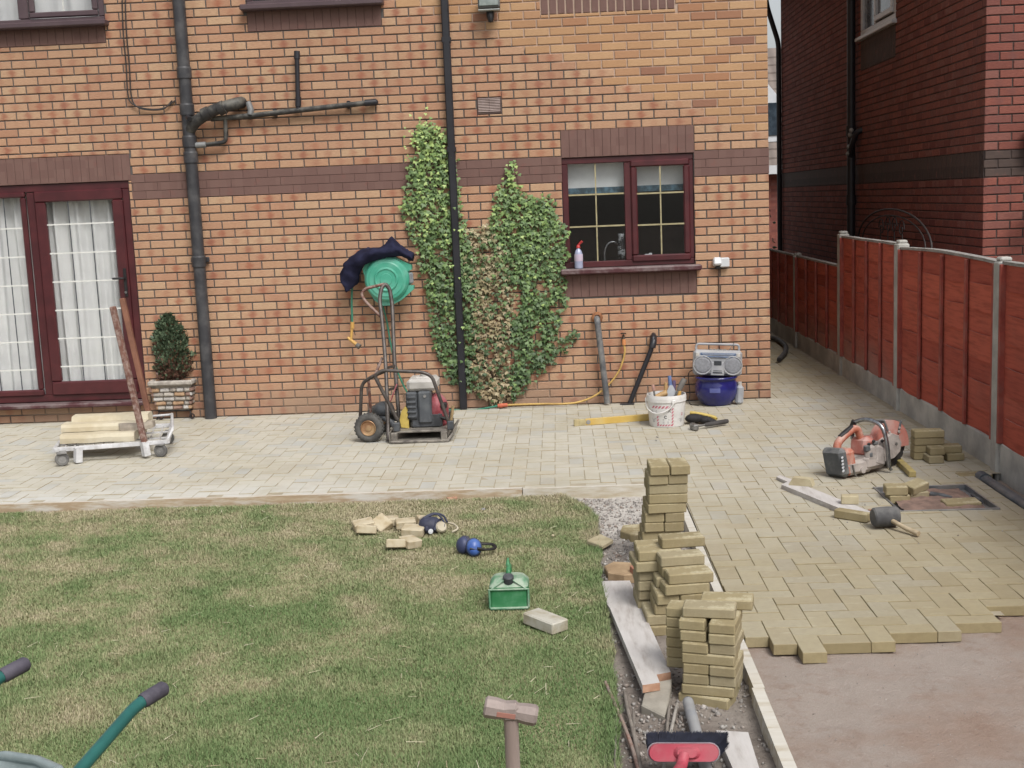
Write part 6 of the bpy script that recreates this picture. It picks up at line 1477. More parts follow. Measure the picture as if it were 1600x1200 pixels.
block((bx_+.155, by_+.10, .0255), R(8), (.12, .1015, .05), 'olive cut block at the lower right of the small pile by the fence', grp=grp)
block((bx_+.145, by_+.12, .0765), R(-4), (.13, .1015, .05), 'olive cut block at the upper right of the small pile by the fence', grp=grp)
# cut pieces on the lawn
M_cut = mk('sawn_block_face', C(204, 184, 144), C(182, 160, 118), .92, scale=12, bump=.3, dust=(C(214, 202, 172), .6, 9))
grp = 'cut block pieces on the lawn'
for px, py, rz, sz, tl, lab in [
    (568, 822, .35, (.125, .10), (.12, -.1), 'cut paving block piece farthest left of the lawn heap'), (596, 821, -.7, (.11, .10), (.5, .45), 'cut block piece leaning steeply, second from left of the lawn heap'), (610, 816, .2, (.10, .09), (0, .05), 'cut block piece at the back of the lawn heap'),
    (634, 820, .18, (.12, .09), (.05, 0), 'cut block piece left of the dust mask'), (646, 831, -.1, (.13, .10), (.1, .05), 'cut block piece in front of the dust mask'), (619, 851, .1, (.11, .11), (-.25, .05), 'squarish cut piece nearest the camera in the lawn heap'),
    (641, 849, .8, (.10, .10), (.15, .1), 'pointed cut piece at the right front of the lawn heap'), (573, 829, .1, (.12, .07), (-.2, .1), 'thin cut piece lying in front of the leftmost lawn piece'), (660, 815, .5, (.07, .06), (.2, .2), 'small pale piece under the dust mask')]:
    p = G(px, py, -.03); block((p.x, p.y, -.022), rz, (*sz, .048), lab, tl, grp, mat=M_cut)
pS = G(852, 966, -.01); q = MB(); q.box((0, 0, 0), (.203, .1, .055), bev=.006)
tag(q.build('loose_block', mk('pale_concrete', C(196, 186, 160), C(172, 160, 132), .9, scale=10, dust=(C(206, 204, 194), .6, 8), bump=.3), loc=(pS.x, pS.y, -.024), rot=(0, R(2), R(-47)), world=False), 'pale whole block lying on the lawn by the green can', 'paving block')

def flat_piece(label, cat, name, poly, th, mat, z, sl=(0, 0)):
    """irregular flat piece: outline as ground points"""
    P_ = [Vector(p) for p in poly]; c = sum(P_, Vector((0, 0, 0)))/len(P_); q = MB(); n = len(P_)
    top = [Vector((p.x, p.y, z+th+sl[0]*(p.x-c.x)+sl[1]*(p.y-c.y))) for p in P_]; ins = [t.lerp(Vector((c.x, c.y, t.z)), .06) for t in top]
    bot = [t-Vector((0, 0, th)) for t in top]; mid_ = [t-Vector((0, 0, .005)) for t in top]
    vs = bot+mid_+ins; fs = [tuple(range(2*n, 3*n)), tuple(range(n))[::-1]]
    for r_ in range(2): fs += [(r_*n+i, r_*n+(i+1) % n, (r_+1)*n+(i+1) % n, (r_+1)*n+i) for i in range(n)]
    q.add(vs, fs); area = sum(P_[i].x*P_[(i+1) % n].y-P_[(i+1) % n].x*P_[i].y for i in range(n))
    if area < 0: q.f = [f[::-1] for f in q.f]
    return tag(q.build(name, mat, loc=(c.x, c.y, z)), label, cat)
gp_ = lambda pts, z: [G(x, y, z) for x, y in pts]
M_shard = mk('pale_cut_face', C(206, 192, 152), C(188, 172, 132), .9, scale=12, bump=.3)
flat_piece('pale pointed stone shard on the lawn edge left of the stacks', 'stone', 'stone_shard', gp_([(917, 844), (938, 834), (958, 843), (941, 853)], -.035), .02, M_shard, -.055)
flat_piece('olive offcut half hidden behind the tall back stack', 'paving block', 'block_offcut', gp_([(969, 829), (973, 820), (1003, 818), (1001, 835), (985, 835)], -.03), .045, M_paver, -.075)
flat_piece('broken tan stone lump between lawn and middle stack', 'stone', 'broken_stone', gp_([(944, 884), (958, 877), (980, 878), (1000, 880), (1000, 897), (975, 898), (950, 894)], -.035), .045, mk('tan_stone', C(192, 160, 118), C(160, 130, 92), .9, scale=9, bump=.5), -.08)
flat_piece('small brick red chip by the broken tan stone', 'stone', 'stone_chip', gp_([(984, 889), (992, 884), (998, 890), (990, 894)], -.02), .03, mk('brick_chip', C(196, 130, 96), C(170, 108, 80), .9), -.035)
M_plank = mk('lime_washed_board', C(204, 196, 190), C(178, 168, 160), .85, scale=5, stretch=(6, 1, 6), world=True, bump=.3, dust=(C(220, 216, 212), .6, 4)); M_cutend = mk('fresh_cut_wood', C(206, 158, 124), C(182, 130, 96), .8, scale=20)
def plank(label, poly, th, z0s, mat=M_plank, name='plank', endmat=None, cat='plank'):
    """board whose outline is given on the ground, with a top height per corner"""
    P_ = [Vector((p.x, p.y, z)) for p, z in zip(poly, z0s)]; n = len(P_); c = sum(P_, Vector((0, 0, 0)))/n
    q = MB(); vs = [p-Vector((0, 0, th)) for p in P_]+P_; area = sum(P_[i].x*P_[(i+1) % n].y-P_[(i+1) % n].x*P_[i].y for i in range(n))
    fs = [tuple(range(n))[::-1], tuple(range(n, 2*n))]+[(i, (i+1) % n, n+(i+1) % n, n+i) for i in range(n)]
    q.add(vs, fs)
    if area < 0: q.f = [f[::-1] for f in q.f]
    if endmat:
        for k_, i in enumerate(range(n)):
            if i in endmat[1]: q.m[2+i] = 1
    return tag(q.build(name, [mat]+([endmat[0]] if endmat else []), loc=(c.x, c.y, c.z-th)), label, cat)
zz = -.045
plank('long lime washed plank with notched end beside the lawn', [G(940, 908, zz), G(984, 907, zz), G(1048, 1050, .0), G(1026, 1054, .0), G(1031, 1068, .0), G(1004, 1072, .0), G(953, 950, -.03), G(949, 945, -.035)], .032, [zz, zz, -.0, -.0, .004, .004, -.03, -.033], endmat=(M_cutend, (2, 3, 4)))
flat_piece('worn grey stone piece under the notched plank end', 'concrete block', 'stone_offcut', gp_([(1002, 1100), (1010, 1074), (1050, 1068), (1046, 1092), (1038, 1114)], -.04), .05, mk('grey_concrete', C(176, 168, 152), C(148, 140, 126), .9, scale=8, bump=.4), -.085, (0, .12))
plank('pale board offcut lying right of the broom head', [G(1119, 1141, -.03), G(1169, 1144, -.03), G(1190, 1212, -.03), G(1150, 1212, -.03)], .045, [-.03]*4, endmat=(M_cutend, (2,)))
z_ = .03
plank('dusty pale board lying on the herringbone by the mallet', [G(1221, 757, z_), G(1236, 750, z_), G(1363, 800, z_), G(1346, 808, z_)], .03, [z_]*4, endmat=(M_cutend, (2,)))
plank('thin pale lath lying beyond the dusty board', [G(1213, 745, .02), G(1219, 742, .02), G(1252, 755, .02), G(1246, 759, .02)], .018, [.02]*4, name='lath')
p = G(1257, 758, .03); q = MB(); q.prism([(-.08, 0), (.075, 0), (.06, .045), (-.05, .05)], .06, Matrix.Translation((p.x, p.y+.03, .031)) @ Matrix.Rotation(R(-28), 4, 'Z') @ Matrix.Rotation(R(90), 4, 'X')); tag(q.build('block_offcut', M_shard, loc=(p.x, p.y, .03)), 'wedge shaped cut piece at the far end of the dusty board', 'paving block')
p = G(1329, 788, .03); q = MB(); q.box((0, 0, 0), (.10, .06, .05), bev=.005); tag(q.build('block_offcut', M_shard, loc=(p.x, p.y+.02, .056), rot=(0, 0, R(-12)), world=False), 'short cut piece standing mid way on the dusty board', 'paving block')
p = G(1334, 814, 0); block((p.x, p.y+.03, .0265), R(-42), (.203, .062, .05), 'narrow cut block lying against the near end of the dusty board')
p = G(1354, 804, 0); q = MB(); q.box((0, 0, 0), (.08, .035, .03), bev=.003); tag(q.build('wood_chip', M_cutend, loc=(p.x+.05, p.y-.0, .016), rot=(0, 0, R(18)), world=False), 'small orange wood offcut beside the mallet head', 'wood')
# mallet
m0, m1 = G(1384, 808, .062), G(1427, 832, .018); mt_ = thing('rubber_mallet', 'black rubber mallet with pale wooden handle on the herringbone', 'mallet', G(1384, 812))
hd = (m1-m0).xy.normalized(); hx = Vector((-hd.y, hd.x, 0)); c = Vector((m0.x, m0.y+.01, .062))
hxx = (Vector((1, .12, 0))).normalized(); MM = Matrix.Translation(c) @ hxx.to_track_quat('Z', 'Y').to_matrix().to_4x4()
q = MB(); q.lathe([(0, -.072), (.045, -.072), (.053, -.064), (.056, -.03), (.056, .03), (.053, .064), (.045, .072), (0, .072)], 28, MM); q.build('head', mk('dusty_black_rubber', C(96, 96, 98), C(74, 74, 76), .8, scale=10, dust=(C(130, 128, 124), .6, 8)), mt_)
q = MB(); q.tube([c, c.lerp(m1, .35), c.lerp(m1, .75), m1+Vector((.02, -.03, 0))], [.012, .012, .013, .015], 10); q.build('handle', mk('pale_ash_handle', C(204, 184, 148), C(176, 154, 118), .7, scale=9), mt_)
q = MB(); yb0, yb1 = G(1396, 713, .02), G(1426, 741, .02); q.bar(yb0, yb1, .045, .04, .004); tag(q.build('yellow_batten', [mk('worn_yellow_paint', C(206, 184, 92), C(166, 146, 92), .7, scale=14)], loc=(yb0+yb1)/2), 'short worn yellow batten on the paving behind the saw', 'batten')
# inspection cover
mh = thing('inspection_cover', 'recessed steel inspection cover tray filled with reddish soil', 'inspection cover', (.32, -3.83, -.05))
M_mh = mk('galvanised_steel', C(150, 154, 160), C(116, 120, 126), .45, metal=.5, scale=8, dust=(C(176, 168, 156), .6, 10))
hx0, hx1, hy0, hy1 = HOLE; q = MB()
for (a, b, lx, ly) in (((hx0+hx1)/2, hy0+.006, hx1-hx0, .012), ((hx0+hx1)/2, hy1-.006, hx1-hx0, .012), (hx0+.006, (hy0+hy1)/2, .012, hy1-hy0-.024), (hx1-.006, (hy0+hy1)/2, .012, hy1-hy0-.024)): q.box((a, b, -.025), (lx, ly, .06), bev=.001)
q.box(((hx0+hx1)/2, (hy0+hy1)/2, -.030), (hx1-hx0-.024, hy1-hy0-.024, .006)); q.build('tray', M_mh, mh)
q = MB(); 
for a, b in ((hx0+.012, hy1-.012), (hx1-.012, hy0+.012)): q.box((a+(.03 if a < .3 else -.03), b+(-.04 if b > -3.8 else .04), -.034), (.06, .08, .012))
q.build('corner_plate', M_mh, mh)
M_rsoil = mk('reddish_soil', C(160, 128, 112), C(126, 102, 90), .95, scale=16, bump=.6, bscale=60, world=True)
q = MB(); n_ = 22; vs = []
for j in range(n_+1):
    for i in range(n_+1):
        x = hx0+.05+(hx1-hx0-.11)*i/n_; y = hy0+.02+(hy1-hy0-.06)*j/n_; e = min(i, j, n_-i, n_-j)/4; vs.append((x, y, -.012+.010*min(1, e)+.012*mn.noise((x*14, y*14, 2))+.008*mn.noise((x*40, y*40, 2))))
q.add(vs, [(j*(n_+1)+i, j*(n_+1)+i+1, (j+1)*(n_+1)+i+1, (j+1)*(n_+1)+i) for j in range(n_) for i in range(n_)], 0, True); tag(q.build('soil_fill', M_rsoil, mh), kind='stuff')
grp = 'blocks on the inspection cover'
p = G(1406, 786, -.02); block((p.x, p.y+.05, .0), R(4), (.125, .1015, .05), 'lower cut block of the left pair on the inspection cover', grp=grp); block((p.x-.01, p.y+.06, .052), R(-6), (.13, .115, .052), 'upper cut block of the left pair on the inspection cover', grp=grp)
p = G(1437, 782, -.02); block((p.x, p.y+.07, .0), R(14), (.12, .10, .05), 'lower cut block of the right pair on the inspection cover', grp=grp); block((p.x-.005, p.y+.065, .053), R(30), (.13, .095, .048), 'upper cut block of the right pair, set askew, on the inspection cover', (R(10), R(-9)), grp)
p = G(1504, 790, -.01); block((p.x, p.y+.03, -.008), R(3), (.21, .105, .045), 'whole block lying flat at the right of the inspection cover', (R(4), 0), grp)
q = MB(); a, b = G(1454, 772, .0), G(1488, 777, -.005); q.tube([a, a.lerp(b, .6), b], [.018, .016, .006], 8); tag(q.build('pointing_tool', M_engblk, loc=(a+b)/2), 'dark pointed hand tool lying on the reddish soil', 'hand tool')
q = MB(); a, b = G(1519, 773, .0), G(1533, 784, -.005); q.tube([a, b], [.010, .016], 8); tag(q.build('dark_grip', M_engblk, loc=(a+b)/2), 'short dark grip at the right edge of the inspection cover', 'hand tool')
# drain pipe in the trench along the fence
a, b = G(1535, 744, .0), G(1604, 785, .0); dpz = -.015
dr = thing('drain_pipe', 'dark plastic drain pipe lying in the open strip by the fence', 'pipe', Vector((a.x, a.y, -.05)))
a = Vector((a.x, a.y, dpz)); b = Vector((a.x+.005, -5.2, dpz)); q = MB(); q.tube([a, a.lerp(b, .5), b], .036, 14); q.build('pipe', mk('slate_pvc', C(96, 106, 116), C(72, 80, 90), .4, scale=6, dust=(C(140, 136, 130), .5, 9)), dr)
q = MB(); q.tube([a+Vector((0, .03, 0)), a-Vector((0, .06, 0))], .045, 14); q.build('collar', mk('slate_pvc_collar', C(110, 118, 126), C(84, 92, 100), .4), dr)
q = MB(); c = G(1515, 741, 0); block((c.x+.02, c.y, -.02), R(2), (.20, .10, .05), 'dirty block set at the corner beside the fence post')
M_rub = mk('dusty_black_hose', C(70, 70, 70), C(50, 50, 50), .6, scale=14, dust=(C(110, 108, 104), .6, 10))
hs = spline([G(1190, 522, .04), G(1203, 527, .04), G(1216, 531, .04), G(1227, 540, .04), G(1227, 550, .04), G(1217, 562, .04)], 14); q = MB(); q.tube(hs, [.024+(.005 if i % 2 else 0) for i in range(len(hs))], 12); q.tube([hs[-1]+(hs[-1]-hs[-2])*.05, hs[-1]+(hs[-1]-hs[-2])*.2], .018, 10, 1)
tag(q.build('corrugated_hose', [M_rub, M_black], loc=hs[40]), 'black corrugated hose curling out from behind the house corner', 'hose')

# ================================================================== things on the lawn
# ear defenders
ec = G(741, 868, -.05); em = thing('ear_defenders', 'blue cupped ear defenders with black headband on the lawn', 'ear defenders', ec)
M_blu = mk('blue_cup', C(58, 108, 200), C(46, 88, 172), .35, scale=8, dust=(C(96, 134, 200), .5, 10)); M_foam = mk('grey_foam', C(92, 92, 108), C(70, 70, 84), .8, scale=14)
for k_, (dx, dy, dz, rz, rx) in enumerate(((0, -.0, .047, R(8), R(68)), (-.062, .045, .047, R(-38), R(80)))):
    Mx = Matrix.Translation(ec+Vector((dx, dy, dz))) @ Matrix.Rotation(rz, 4, 'Z') @ Matrix.Rotation(rx, 4, 'X') @ Matrix.Scale(1.18, 4, (0, 1, 0))
    q = MB(); q.rev([(0, .034), (.022, .032), (.036, .02), (.042, .0), (.040, -.004)], 24, Mx); q.build('cup', M_blu if k_ == 0 else mk('blue_grey_cup', C(78, 88, 128), C(60, 68, 104), .5), em)
    q = MB(); q.rev([(.040, -.002), (.046, -.008), (.045, -.022), (.03, -.026), (.0, -.02)], 24, Mx); q.build('cushion', M_foam, em)
b0_ = ec+Vector((.02, -.03, .05)); q = MB()
q.tube(spline([b0_, ec+Vector((.07, -.01, .035)), ec+Vector((.112, .03, .03)), ec+Vector((.10, .07, .04)), ec+Vector((.04, .075, .045)), ec+Vector((-.04, .07, .05))], 7), .011, 8, flat=.6); q.tube(spline([ec+Vector((-.02, -.035, .05)), ec+Vector((.05, -.02, .036)), ec+Vector((.095, .02, .028))], 6), .006, 6); q.build('headband', M_black, em)
# dust mask
mc = G(676, 832, -.05); dm_ = thing('dust_mask', 'navy and cream rubber dust mask with straps on the lawn', 'mask', mc)
M_nrub = mk('navy_rubber', C(70, 74, 98), C(52, 54, 76), .6, scale=10)
q = MB(); Mx = Matrix.Translation(mc+Vector((-.01, 0, .045))) @ Matrix.Rotation(R(35), 4, 'X') @ Matrix.Rotation(R(10), 4, 'Y'); q.ball((0, 0, 0), (.075, .055, .05), 18, 10, M=Mx, jit=.04); q.box((-.02, -.04, .01), (.035, .04, .045), bev=.012, M=Mx); q.build('shell', M_nrub, dm_)
M_cream = mk('cream_filter', C(204, 192, 164), C(180, 166, 138), .8, scale=10)
q = MB(); q.lathe([(0, .03), (.028, .03), (.034, .02), (.034, 0)], 18, Matrix.Translation(mc+Vector((.05, -.03, .035))) @ Matrix.Rotation(R(55), 4, 'X') @ Matrix.Rotation(R(25), 4, 'Y')); q.build('filter', M_cream, dm_); q = MB(); q.lathe([(0, .026), (.022, .026), (.028, .0)], 14, Matrix.Translation(mc+Vector((-.055, .04, .06))) @ Matrix.Rotation(R(-20), 4, 'Y')); q.build('filter', M_cream, dm_)
q = MB(); q.lathe([(0, .008), (.014, .006), (.016, -.006)], 12, Matrix.Translation(mc+Vector((-.005, -.058, .022))) @ Matrix.Rotation(R(80), 4, 'X')); q.build('valve', M_white, dm_)
for k_, pts in enumerate([[(-.06, .03, .08), (.0, .06, .10), (.06, .05, .09), (.09, .0, .06)], [(-.05, .0, .09), (.03, .02, .105), (.075, -.03, .06), (.06, -.06, .02)], [(.05, .03, .07), (.03, -.03, .075), (.02, -.06, .03)], [(.06, .05, .05), (.12, .05, .035), (.15, .0, .02), (.12, -.05, .012)]]):
    q = MB(); q.tube(spline([mc+Vector(p) for p in pts], 6), .0065, 6); q.build('strap', M_nrub if k_ < 3 else M_cream, dm_)
# green fuel can
fc_ = G(796, 952, -.05); fcn = thing('fuel_can', 'green plastic fuel can with dusty top and black cap on the lawn', 'fuel can', fc_)
M_can = mk('green_can', C(36, 140, 76), C(30, 122, 66), .35, scale=4, dust=(C(120, 176, 140), .35, 9)); M_cand = mk('chalky_green', C(104, 166, 126), C(84, 150, 108), .6, scale=9, dust=(C(190, 196, 176), .7, 9))
F = lambda x, y, z: fc_+Vector((x, y+.085, z-.01))
def canring(w_, d_, z, r_=.02, n=4):
    out = []
    for cx_, cy_, a0 in ((1, 1, 0), (-1, 1, 90), (-1, -1, 180), (1, -1, 270)):
        for k_ in range(n+1):
            a = R(a0+90*k_/n); out.append(F(cx_*(w_/2-r_)+r_*math.cos(a), cy_*(d_/2-r_)+r_*math.sin(a), z))
    return out
def loft(rings, mat, name, cap=True, smooth=True):
    q = MB(); n = len(rings[0]); vs = [v for r_ in rings for v in r_]
    fs = [(i*n+j, i*n+(j+1) % n, (i+1)*n+(j+1) % n, (i+1)*n+j) for i in range(len(rings)-1) for j in range(n)]
    q.add(vs, fs, 0, smooth)
    if cap: q.add(rings[-1], [tuple(range(n))])
    return q.build(name, mat, fcn)
loft([canring(.188, .165, .0), canring(.192, .17, .012), canring(.192, .17, .022), canring(.189, .166, .026), canring(.190, .167, .098), canring(.190, .167, .105), canring(.186, .165, .118)], M_can, 'body', cap=False)
loft([canring(.187, .166, .117), canring(.178, .150, .128, .03), canring(.150, .118, .148, .04), canring(.13, .10, .152, .04)], M_cand, 'shoulder')
q = MB()
for s_ in (-1, 1): q.tube([F(s_*.092, -.083, .018), F(s_*.093, -.084, .11)], .006, 6); q.tube([F(s_*.02, -.07, .15), F(s_*.075, -.084, .115), F(s_*.09, -.086, .106)], .0045, 6)
q.tube([F(-.09, -.086, .108), F(.09, -.086, .108)], .005, 6); q.tube([F(-.09, -.088, .016), F(.09, -.088, .016)], .007, 6); q.build('moulded_rib', M_cand, fcn)
q = MB(); q.lathe([(.026, 0), (.026, .03), (.022, .034), (0, .034)], 20, Matrix.Translation(F(.0, -.055, .138)) @ Matrix.Rotation(R(20), 4, 'X')); q.build('cap', M_engblk, fcn)
q = MB(); q.tube(fillet([F(0, -.03, .15), F(0, -.02, .185), F(0, .055, .19), F(0, .065, .15)], .03), .013, 10); q.tube([F(-.004, .03, .19), F(-.004, .045, .225)], [.012, .005], 8); q.build('carry_handle', M_can, fcn)

# ================================================================== rods, pipe and broom on the soil
M_rod = mk('rusty_rod', C(156, 104, 82), C(118, 82, 68), .85, scale=14, dust=(C(170, 158, 146), .6, 20)); M_rodg = mk('muddy_grey_rod', C(150, 140, 128), C(116, 106, 96), .85, scale=14)
for pts, r_, m_, lab in [([(946, 1066), (965, 1110), (985, 1160), (1004, 1225)], .0075, M_rod, 'rusty steel pin lying from the lawn edge towards the camera'), ([(976, 1080), (981, 1110), (992, 1155), (1006, 1225)], .0075, M_rodg, 'muddy grey steel pin right of the rusty pin'), ([(963, 1116), (962, 1160), (960, 1225)], .0045, M_rodg, 'thin grey rod along the lawn edge'),
                         ([(990, 1110), (991, 1140), (995, 1170)], .0045, M_rodg, 'short thin rod between steel pins and concrete piece'), ([(1047, 1094), (1043, 1130), (1036, 1215)], .006, M_rodg, 'grey rod passing under the broom, left of a paler rod'), ([(1058, 1100), (1050, 1135), (1040, 1180), (1034, 1225)], .0065, mk('pale_rod', C(186, 178, 166), C(150, 142, 132), .8, scale=14), 'pale rod passing under the broom beside the grey pipe')]:
    q = MB(); q.tube(spline([G(x, y, -.055) for x, y in pts], 4), r_, 8); tag(q.build('steel_pin', m_, loc=G(*pts[1], -.06)), lab, 'rod')
M_tubeg = mk('grey_plastic_pipe', C(158, 162, 170), C(130, 134, 142), .5, scale=8, dust=(C(176, 174, 170), .6, 10))
pa, pb, pc_ = G(1075, 1096, -.035), G(1092, 1160, -.04), G(1112, 1235, -.045); q = MB(); q.tube([pa, pb, pc_], .021, 18, caps=False); q.tube([pa, pa.lerp(pb, .02)], [.021, .021], 18); tag(q.build('grey_pipe', M_tubeg, loc=pb), 'grey plastic pipe lying from the near stack under the broom', 'pipe')
hb = G(1068, 1171, .05); brm = thing('broom', 'red headed broom with dark blue bristles lying on the soil', 'broom', hb)
M_redb = mk('red_broom_head', C(206, 56, 84), C(180, 44, 70), .45, scale=5, dust=(C(190, 104, 110), .5, 14))
BH = Matrix.Translation(hb+Vector((0, 0, -.01))) @ Matrix.Rotation(R(-3), 4, 'Z') @ Matrix.Rotation(R(70), 4, 'X')
def stad(L, W, n=8): return [(L/2-W/2+W/2*math.cos(t), W/2*math.sin(t)) for t in np.linspace(-math.pi/2, math.pi/2, n)]+[(-L/2+W/2+W/2*math.cos(t), W/2*math.sin(t)) for t in np.linspace(math.pi/2, math.pi*1.5, n)]
q = MB(); q.prism(stad(.236, .058), .022, BH, taper=.96); q.prism(stad(.09, .04), .016, BH @ Matrix.Translation((.01, 0, .022)), taper=.7); q.build('head', M_redb, brm)
q = MB(); q.prism(stad(.242, .064), .006, BH @ Matrix.Translation((0, 0, -.004))); q.build('head_rim', mk('grey_rim', C(160, 152, 160), C(130, 122, 132), .6), brm)
q = MB(); q.tube(fillet([BH @ Vector((.0, -.005, .03)), BH @ Vector((-.01, -.04, .055)), G(1040, 1230, .10), G(1000, 1420, .12)], .03), [.022, .022, .021]+[.018]*10 if False else .019, 12); q.build('handle', M_redb, brm)
vs = []; fs = []; rng2 = np.random.default_rng(4)
for i in range(6000):
    u = rng2.uniform(-.5, .5)*.236; v = rng2.uniform(-.25, .5)*.056; L = rng2.uniform(.066, .074); sp_x = u*.16+.018+rng2.normal(0, .0025); sp_y = v*.1+.03+rng2.normal(0, .0025)
    a = BH @ Vector((u, v, -.002)); b = BH @ Vector((u+sp_x, v+sp_y, -L)); s_ = BH.to_3x3() @ Vector((.0011, .0004, 0)); k_ = len(vs)
    vs += [a-s_, a+s_, b+s_*.7, b-s_*.7]; fs += [[k_, k_+1, k_+2], [k_, k_+2, k_+3]]
M_bris = mk('dark_blue_bristle', C(50, 54, 74), C(38, 40, 56), .8, scale=30, world=True)
bo = link('bristles', npmesh('bristles', np.array([tuple(v) for v in vs])-np.array(hb), fs, M_bris), brm); tag(bo, kind='stuff')

# ================================================================== sledgehammer and wheelbarrow in the foreground
SY = -8.05; hc = V(798, 1111, SY); sl = thing('sledgehammer', 'old sledgehammer standing upright on its handle on the lawn', 'hammer', V(803, 1240, SY).xy.to_3d()+Vector((0, 0, -.06)))
M_head = mk('worn_hammer_iron', C(176, 158, 150), C(150, 134, 126), .7, metal=.15, scale=9, bump=.3); M_shaft = mk('aged_ash_shaft', C(176, 160, 148), C(150, 130, 120), .75, scale=5, stretch=(3, 3, .5), bump=.3)
e0, e1 = V(757, 1105, SY), V(840, 1120, SY); ax = (e1-e0).normalized(); HM_ = Matrix.Translation(hc) @ ax.to_track_quat('Z', 'Y').to_matrix().to_4x4()
Lh = (e1-e0).length/2; k_ = Lh/.065
q = MB(); q.lathe([(0, -.065*k_), (.020*k_, -.065*k_), (.026*k_, -.06*k_), (.026*k_, -.035*k_), (.022*k_, -.012*k_), (.022*k_, .012*k_), (.025*k_, .035*k_), (.026*k_, .058*k_), (.021*k_, .065*k_), (0, .065*k_)], 8, HM_ @ Matrix.Rotation(R(22.5), 4, 'Z'), smooth=False)
q.box(hc, (.052, .046, .052), bev=.012); hh_ = q.build('head', M_head, sl)
q = MB(); q.box(hc+ax*-.012+Vector((0, -.0225*k_-.001, -.004)), (.05, .002, .014), (0, R(10), 0), .0008); q.build('rust_patch', mk('rust_red', C(182, 118, 98), C(158, 104, 90), .8), hh_)
hb_ = V(803, 1245, SY); hb_.z = -.06; q = MB(); q.tube([hc+Vector((.0, 0, -.02)), hc+Vector((.0, 0, -.05)), hc.lerp(hb_, .5), hb_], [.0205, .0195, .0205, .022], 14); q.build('shaft', M_shaft, sl)
M_teal = mk('teal_tube', C(28, 112, 104), C(22, 96, 90), .35, scale=6); M_grip = mk('purple_black_grip', C(84, 78, 92), C(66, 62, 74), .7, scale=14, dust=(C(110, 104, 116), .4, 20)); M_tray = mk('galvanised_tray', C(176, 190, 190), C(150, 166, 166), .4, metal=.3, scale=12)
WY = -8.0
wbr = thing('wheelbarrow', 'wheelbarrow with teal tube handles and dark grips, lower left', 'wheelbarrow', (V(60, 1190, WY-.5).x, WY-.6, -.06))
tA = V(255, 1076, WY); tB = V(222, 1096, WY-.06); tC = V(206, 1110, WY-.10); tD = V(125, 1203, WY-.36)
dv = (tD-tC); tE = tD+dv*1.6; off_ = V(34, 1042, WY)-tA+Vector((0, .02, 0))
for k_, o_ in enumerate((Vector((0, 0, 0)), off_)):
    q = MB(); q.tube(fillet([tA+o_, tB+o_, tC+o_, tD+o_, tE+o_], .05), .0165, 12); q.build('handle', M_teal, wbr)
    q = MB(); q.tube([tA+(tA-tB)*.12+o_, tA+(tA-tB)*.02+o_, tA.lerp(tB, .9)+o_, tA.lerp(tB, 1.0)+o_], [.015, .021, .021, .019], 14); q.build('grip', M_grip, wbr)
ct = V(20, 1192, WY-.42); ux = (off_).normalized(); uy = Vector((dv.x, dv.y, 0)).normalized()
q = MB(); rim = []
t0 = V(92, 1203, WY-.50); t1 = V(-30, 1183, WY-.30); mid_ = (t0+t1)/2
rb = [t0, t0.lerp(t1, .3)+Vector((0, .02, .004)), t0.lerp(t1, .7)+Vector((-.0, .02, .004)), t1]
w1 = [p+uy*.8+Vector((0, 0, .02)) for p in rb]; inn = [p.lerp(mid_+uy*.4, .3)-Vector((0, 0, .22)) for p in rb]; inn2 = [p.lerp(mid_+uy*.4, .3)-Vector((0, 0, .22)) for p in w1]
loop = rb+w1[::-1]; low = inn+inn2[::-1]; n_ = len(loop)
q.add(loop+low, [(i, (i+1) % n_, n_+(i+1) % n_, n_+i) for i in range(n_)]+[tuple(range(n_, 2*n_))]); q.tube(loop+[loop[0]], .012, 8); q.build('tray', M_tray, wbr)
wc = mid_+uy*1.0; wc.z = .11
q = MB(); q.rev([(.06, -.03), (.14, -.04), (.17, 0), (.14, .04), (.06, .03)], 24, Matrix.Translation(wc) @ ux.to_track_quat('Z', 'Y').to_matrix().to_4x4()); q.build('wheel', M_tyre, wbr)
q = MB()
for o_ in (Vector((0, 0, 0)), off_): a = tE+o_; q.tube([a, Vector((a.x, a.y, -.06))], .015, 8); q.tube([a, wc+o_*.1], .015, 8)
q.build('leg_frame', M_teal, wbr)
# bits on the edging
for i, (px, py) in enumerate(((704, 781), (711, 780))):
    p = G(px, py, -.05); q = MB(); q.box((0, 0, 0), (.045, .03, .02), bev=.003); tag(q.build('wood_chip', M_cutend, loc=(p.x, p.y, -.045), rot=(.2, .1, .5+i), world=False), ('left' if i == 0 else 'right')+' of two tan chips at the foot of the patio edging', 'chip')
p = G(755, 797, -.05); q = MB(); q.ball((0, 0, 0), (.016, .012, .010), 8, 6, jit=.1); tag(q.build('pebble', M_hub, loc=(p.x, p.y, -.045), world=False), 'grey pebble lying alone on the lawn behind the dust mask', 'pebble')
p = G(306, 799, -.05); q = MB(); q.ball((0, 0, 0), (.014, .012, .010), 8, 6, jit=.1); tag(q.build('pebble', M_white, loc=(p.x, p.y, -.045), world=False), 'white pebble lying alone at the far edge of the lawn', 'pebble')
p = G(864, 838, -.05); q = MB(); q.ball((0, 0, 0), (.010, .010, .008), 8, 6, jit=.1); tag(q.build('pebble', M_shard, loc=(p.x, p.y, -.045), world=False), 'small cream chip on the dry grass right of the ear defenders', 'pebble')

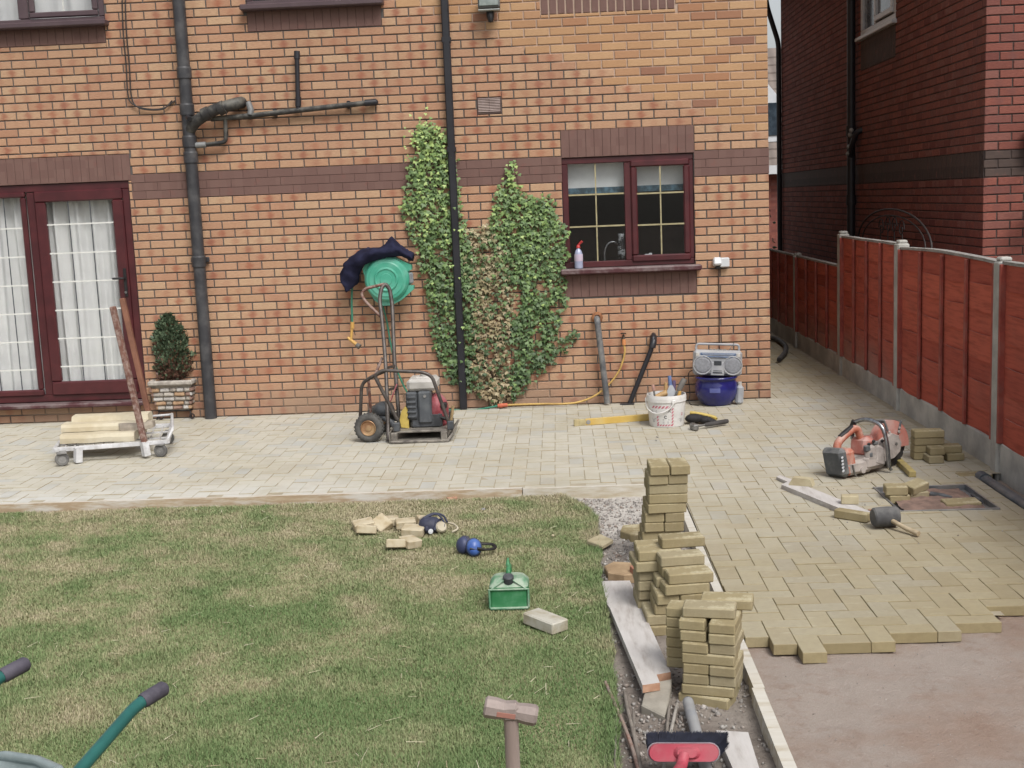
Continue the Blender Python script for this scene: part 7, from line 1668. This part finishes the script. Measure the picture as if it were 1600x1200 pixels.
# bleached straws and twigs lying on the lawn, and longer tufts along its cut edge
rng3 = np.random.default_rng(12); vs = []; fs = []; tt = []
for i in range(420):
    y = -7.6+rng3.random()*4.2; x = -5.6+rng3.random()*3.8
    if x > lawn_edge(y)-.02: continue
    a = rng3.random()*6.28; L = rng3.uniform(.02, .07); z = -.062+lawn_h(x, y)+rng3.uniform(.012, .022); d = np.array((math.cos(a), math.sin(a), rng3.normal(0, .18)))*L/2; s_ = np.array((-math.sin(a), math.cos(a), .3))*rng3.uniform(.0008, .0016); p = np.array((x, y, z)); k_ = len(vs)
    vs += [p-d-s_, p-d+s_, p+d+s_*.6, p+d-s_*.6]; fs += [[k_, k_+1, k_+2], [k_, k_+2, k_+3]]; tt += [rng3.random()]*4
M_straw = tint_mat('bleached_straw', [(0, C(214, 200, 160)), (.6, C(226, 216, 184)), (1, C(186, 164, 122))], .8, 0)
tag(link('straw', npmesh('straw', np.array(vs), fs, M_straw, tt)), 'bleached straws scattered thinly over the mown lawn', 'straw', kind='stuff')
vs = []; fs = []; tt = []
for i in range(5200):
    y = rng3.uniform(-7.7, LY1) if i % 4 else rng3.uniform(-4.3, LY1); x = lawn_edge(y)-abs(rng3.normal(0, .02))+.012
    if mn.noise((y*4, 1, 1)) < rng3.uniform(-.6, .5): continue
    a = rng3.normal(0, 1.1); L = rng3.uniform(.02, .055); ln = rng3.uniform(.4, 1.4); p = np.array((x, y, -.07+lawn_h(x, y)*.6)); s_ = np.array((-math.sin(a), math.cos(a), 0))*rng3.uniform(.001, .0018)
    q1 = p+np.array((math.cos(a)*math.sin(ln*.4), math.sin(a)*math.sin(ln*.4), math.cos(ln*.4)))*L*.6; q2 = q1+np.array((math.cos(a)*math.sin(ln), math.sin(a)*math.sin(ln), math.cos(ln)))*L*.5; k_ = len(vs)
    vs += [p-s_, p+s_, q1-s_*.7, q1+s_*.7, q2]; fs += [[k_, k_+1, k_+3], [k_, k_+3, k_+2], [k_+2, k_+3, k_+4]]; tt += [rng3.random()*.6]*5
tag(link('grass_edge', npmesh('grass_edge', np.array(vs), fs, M_grass, tt)), 'longer grass tufts hanging over the cut lawn edge', 'grass', kind='stuff')
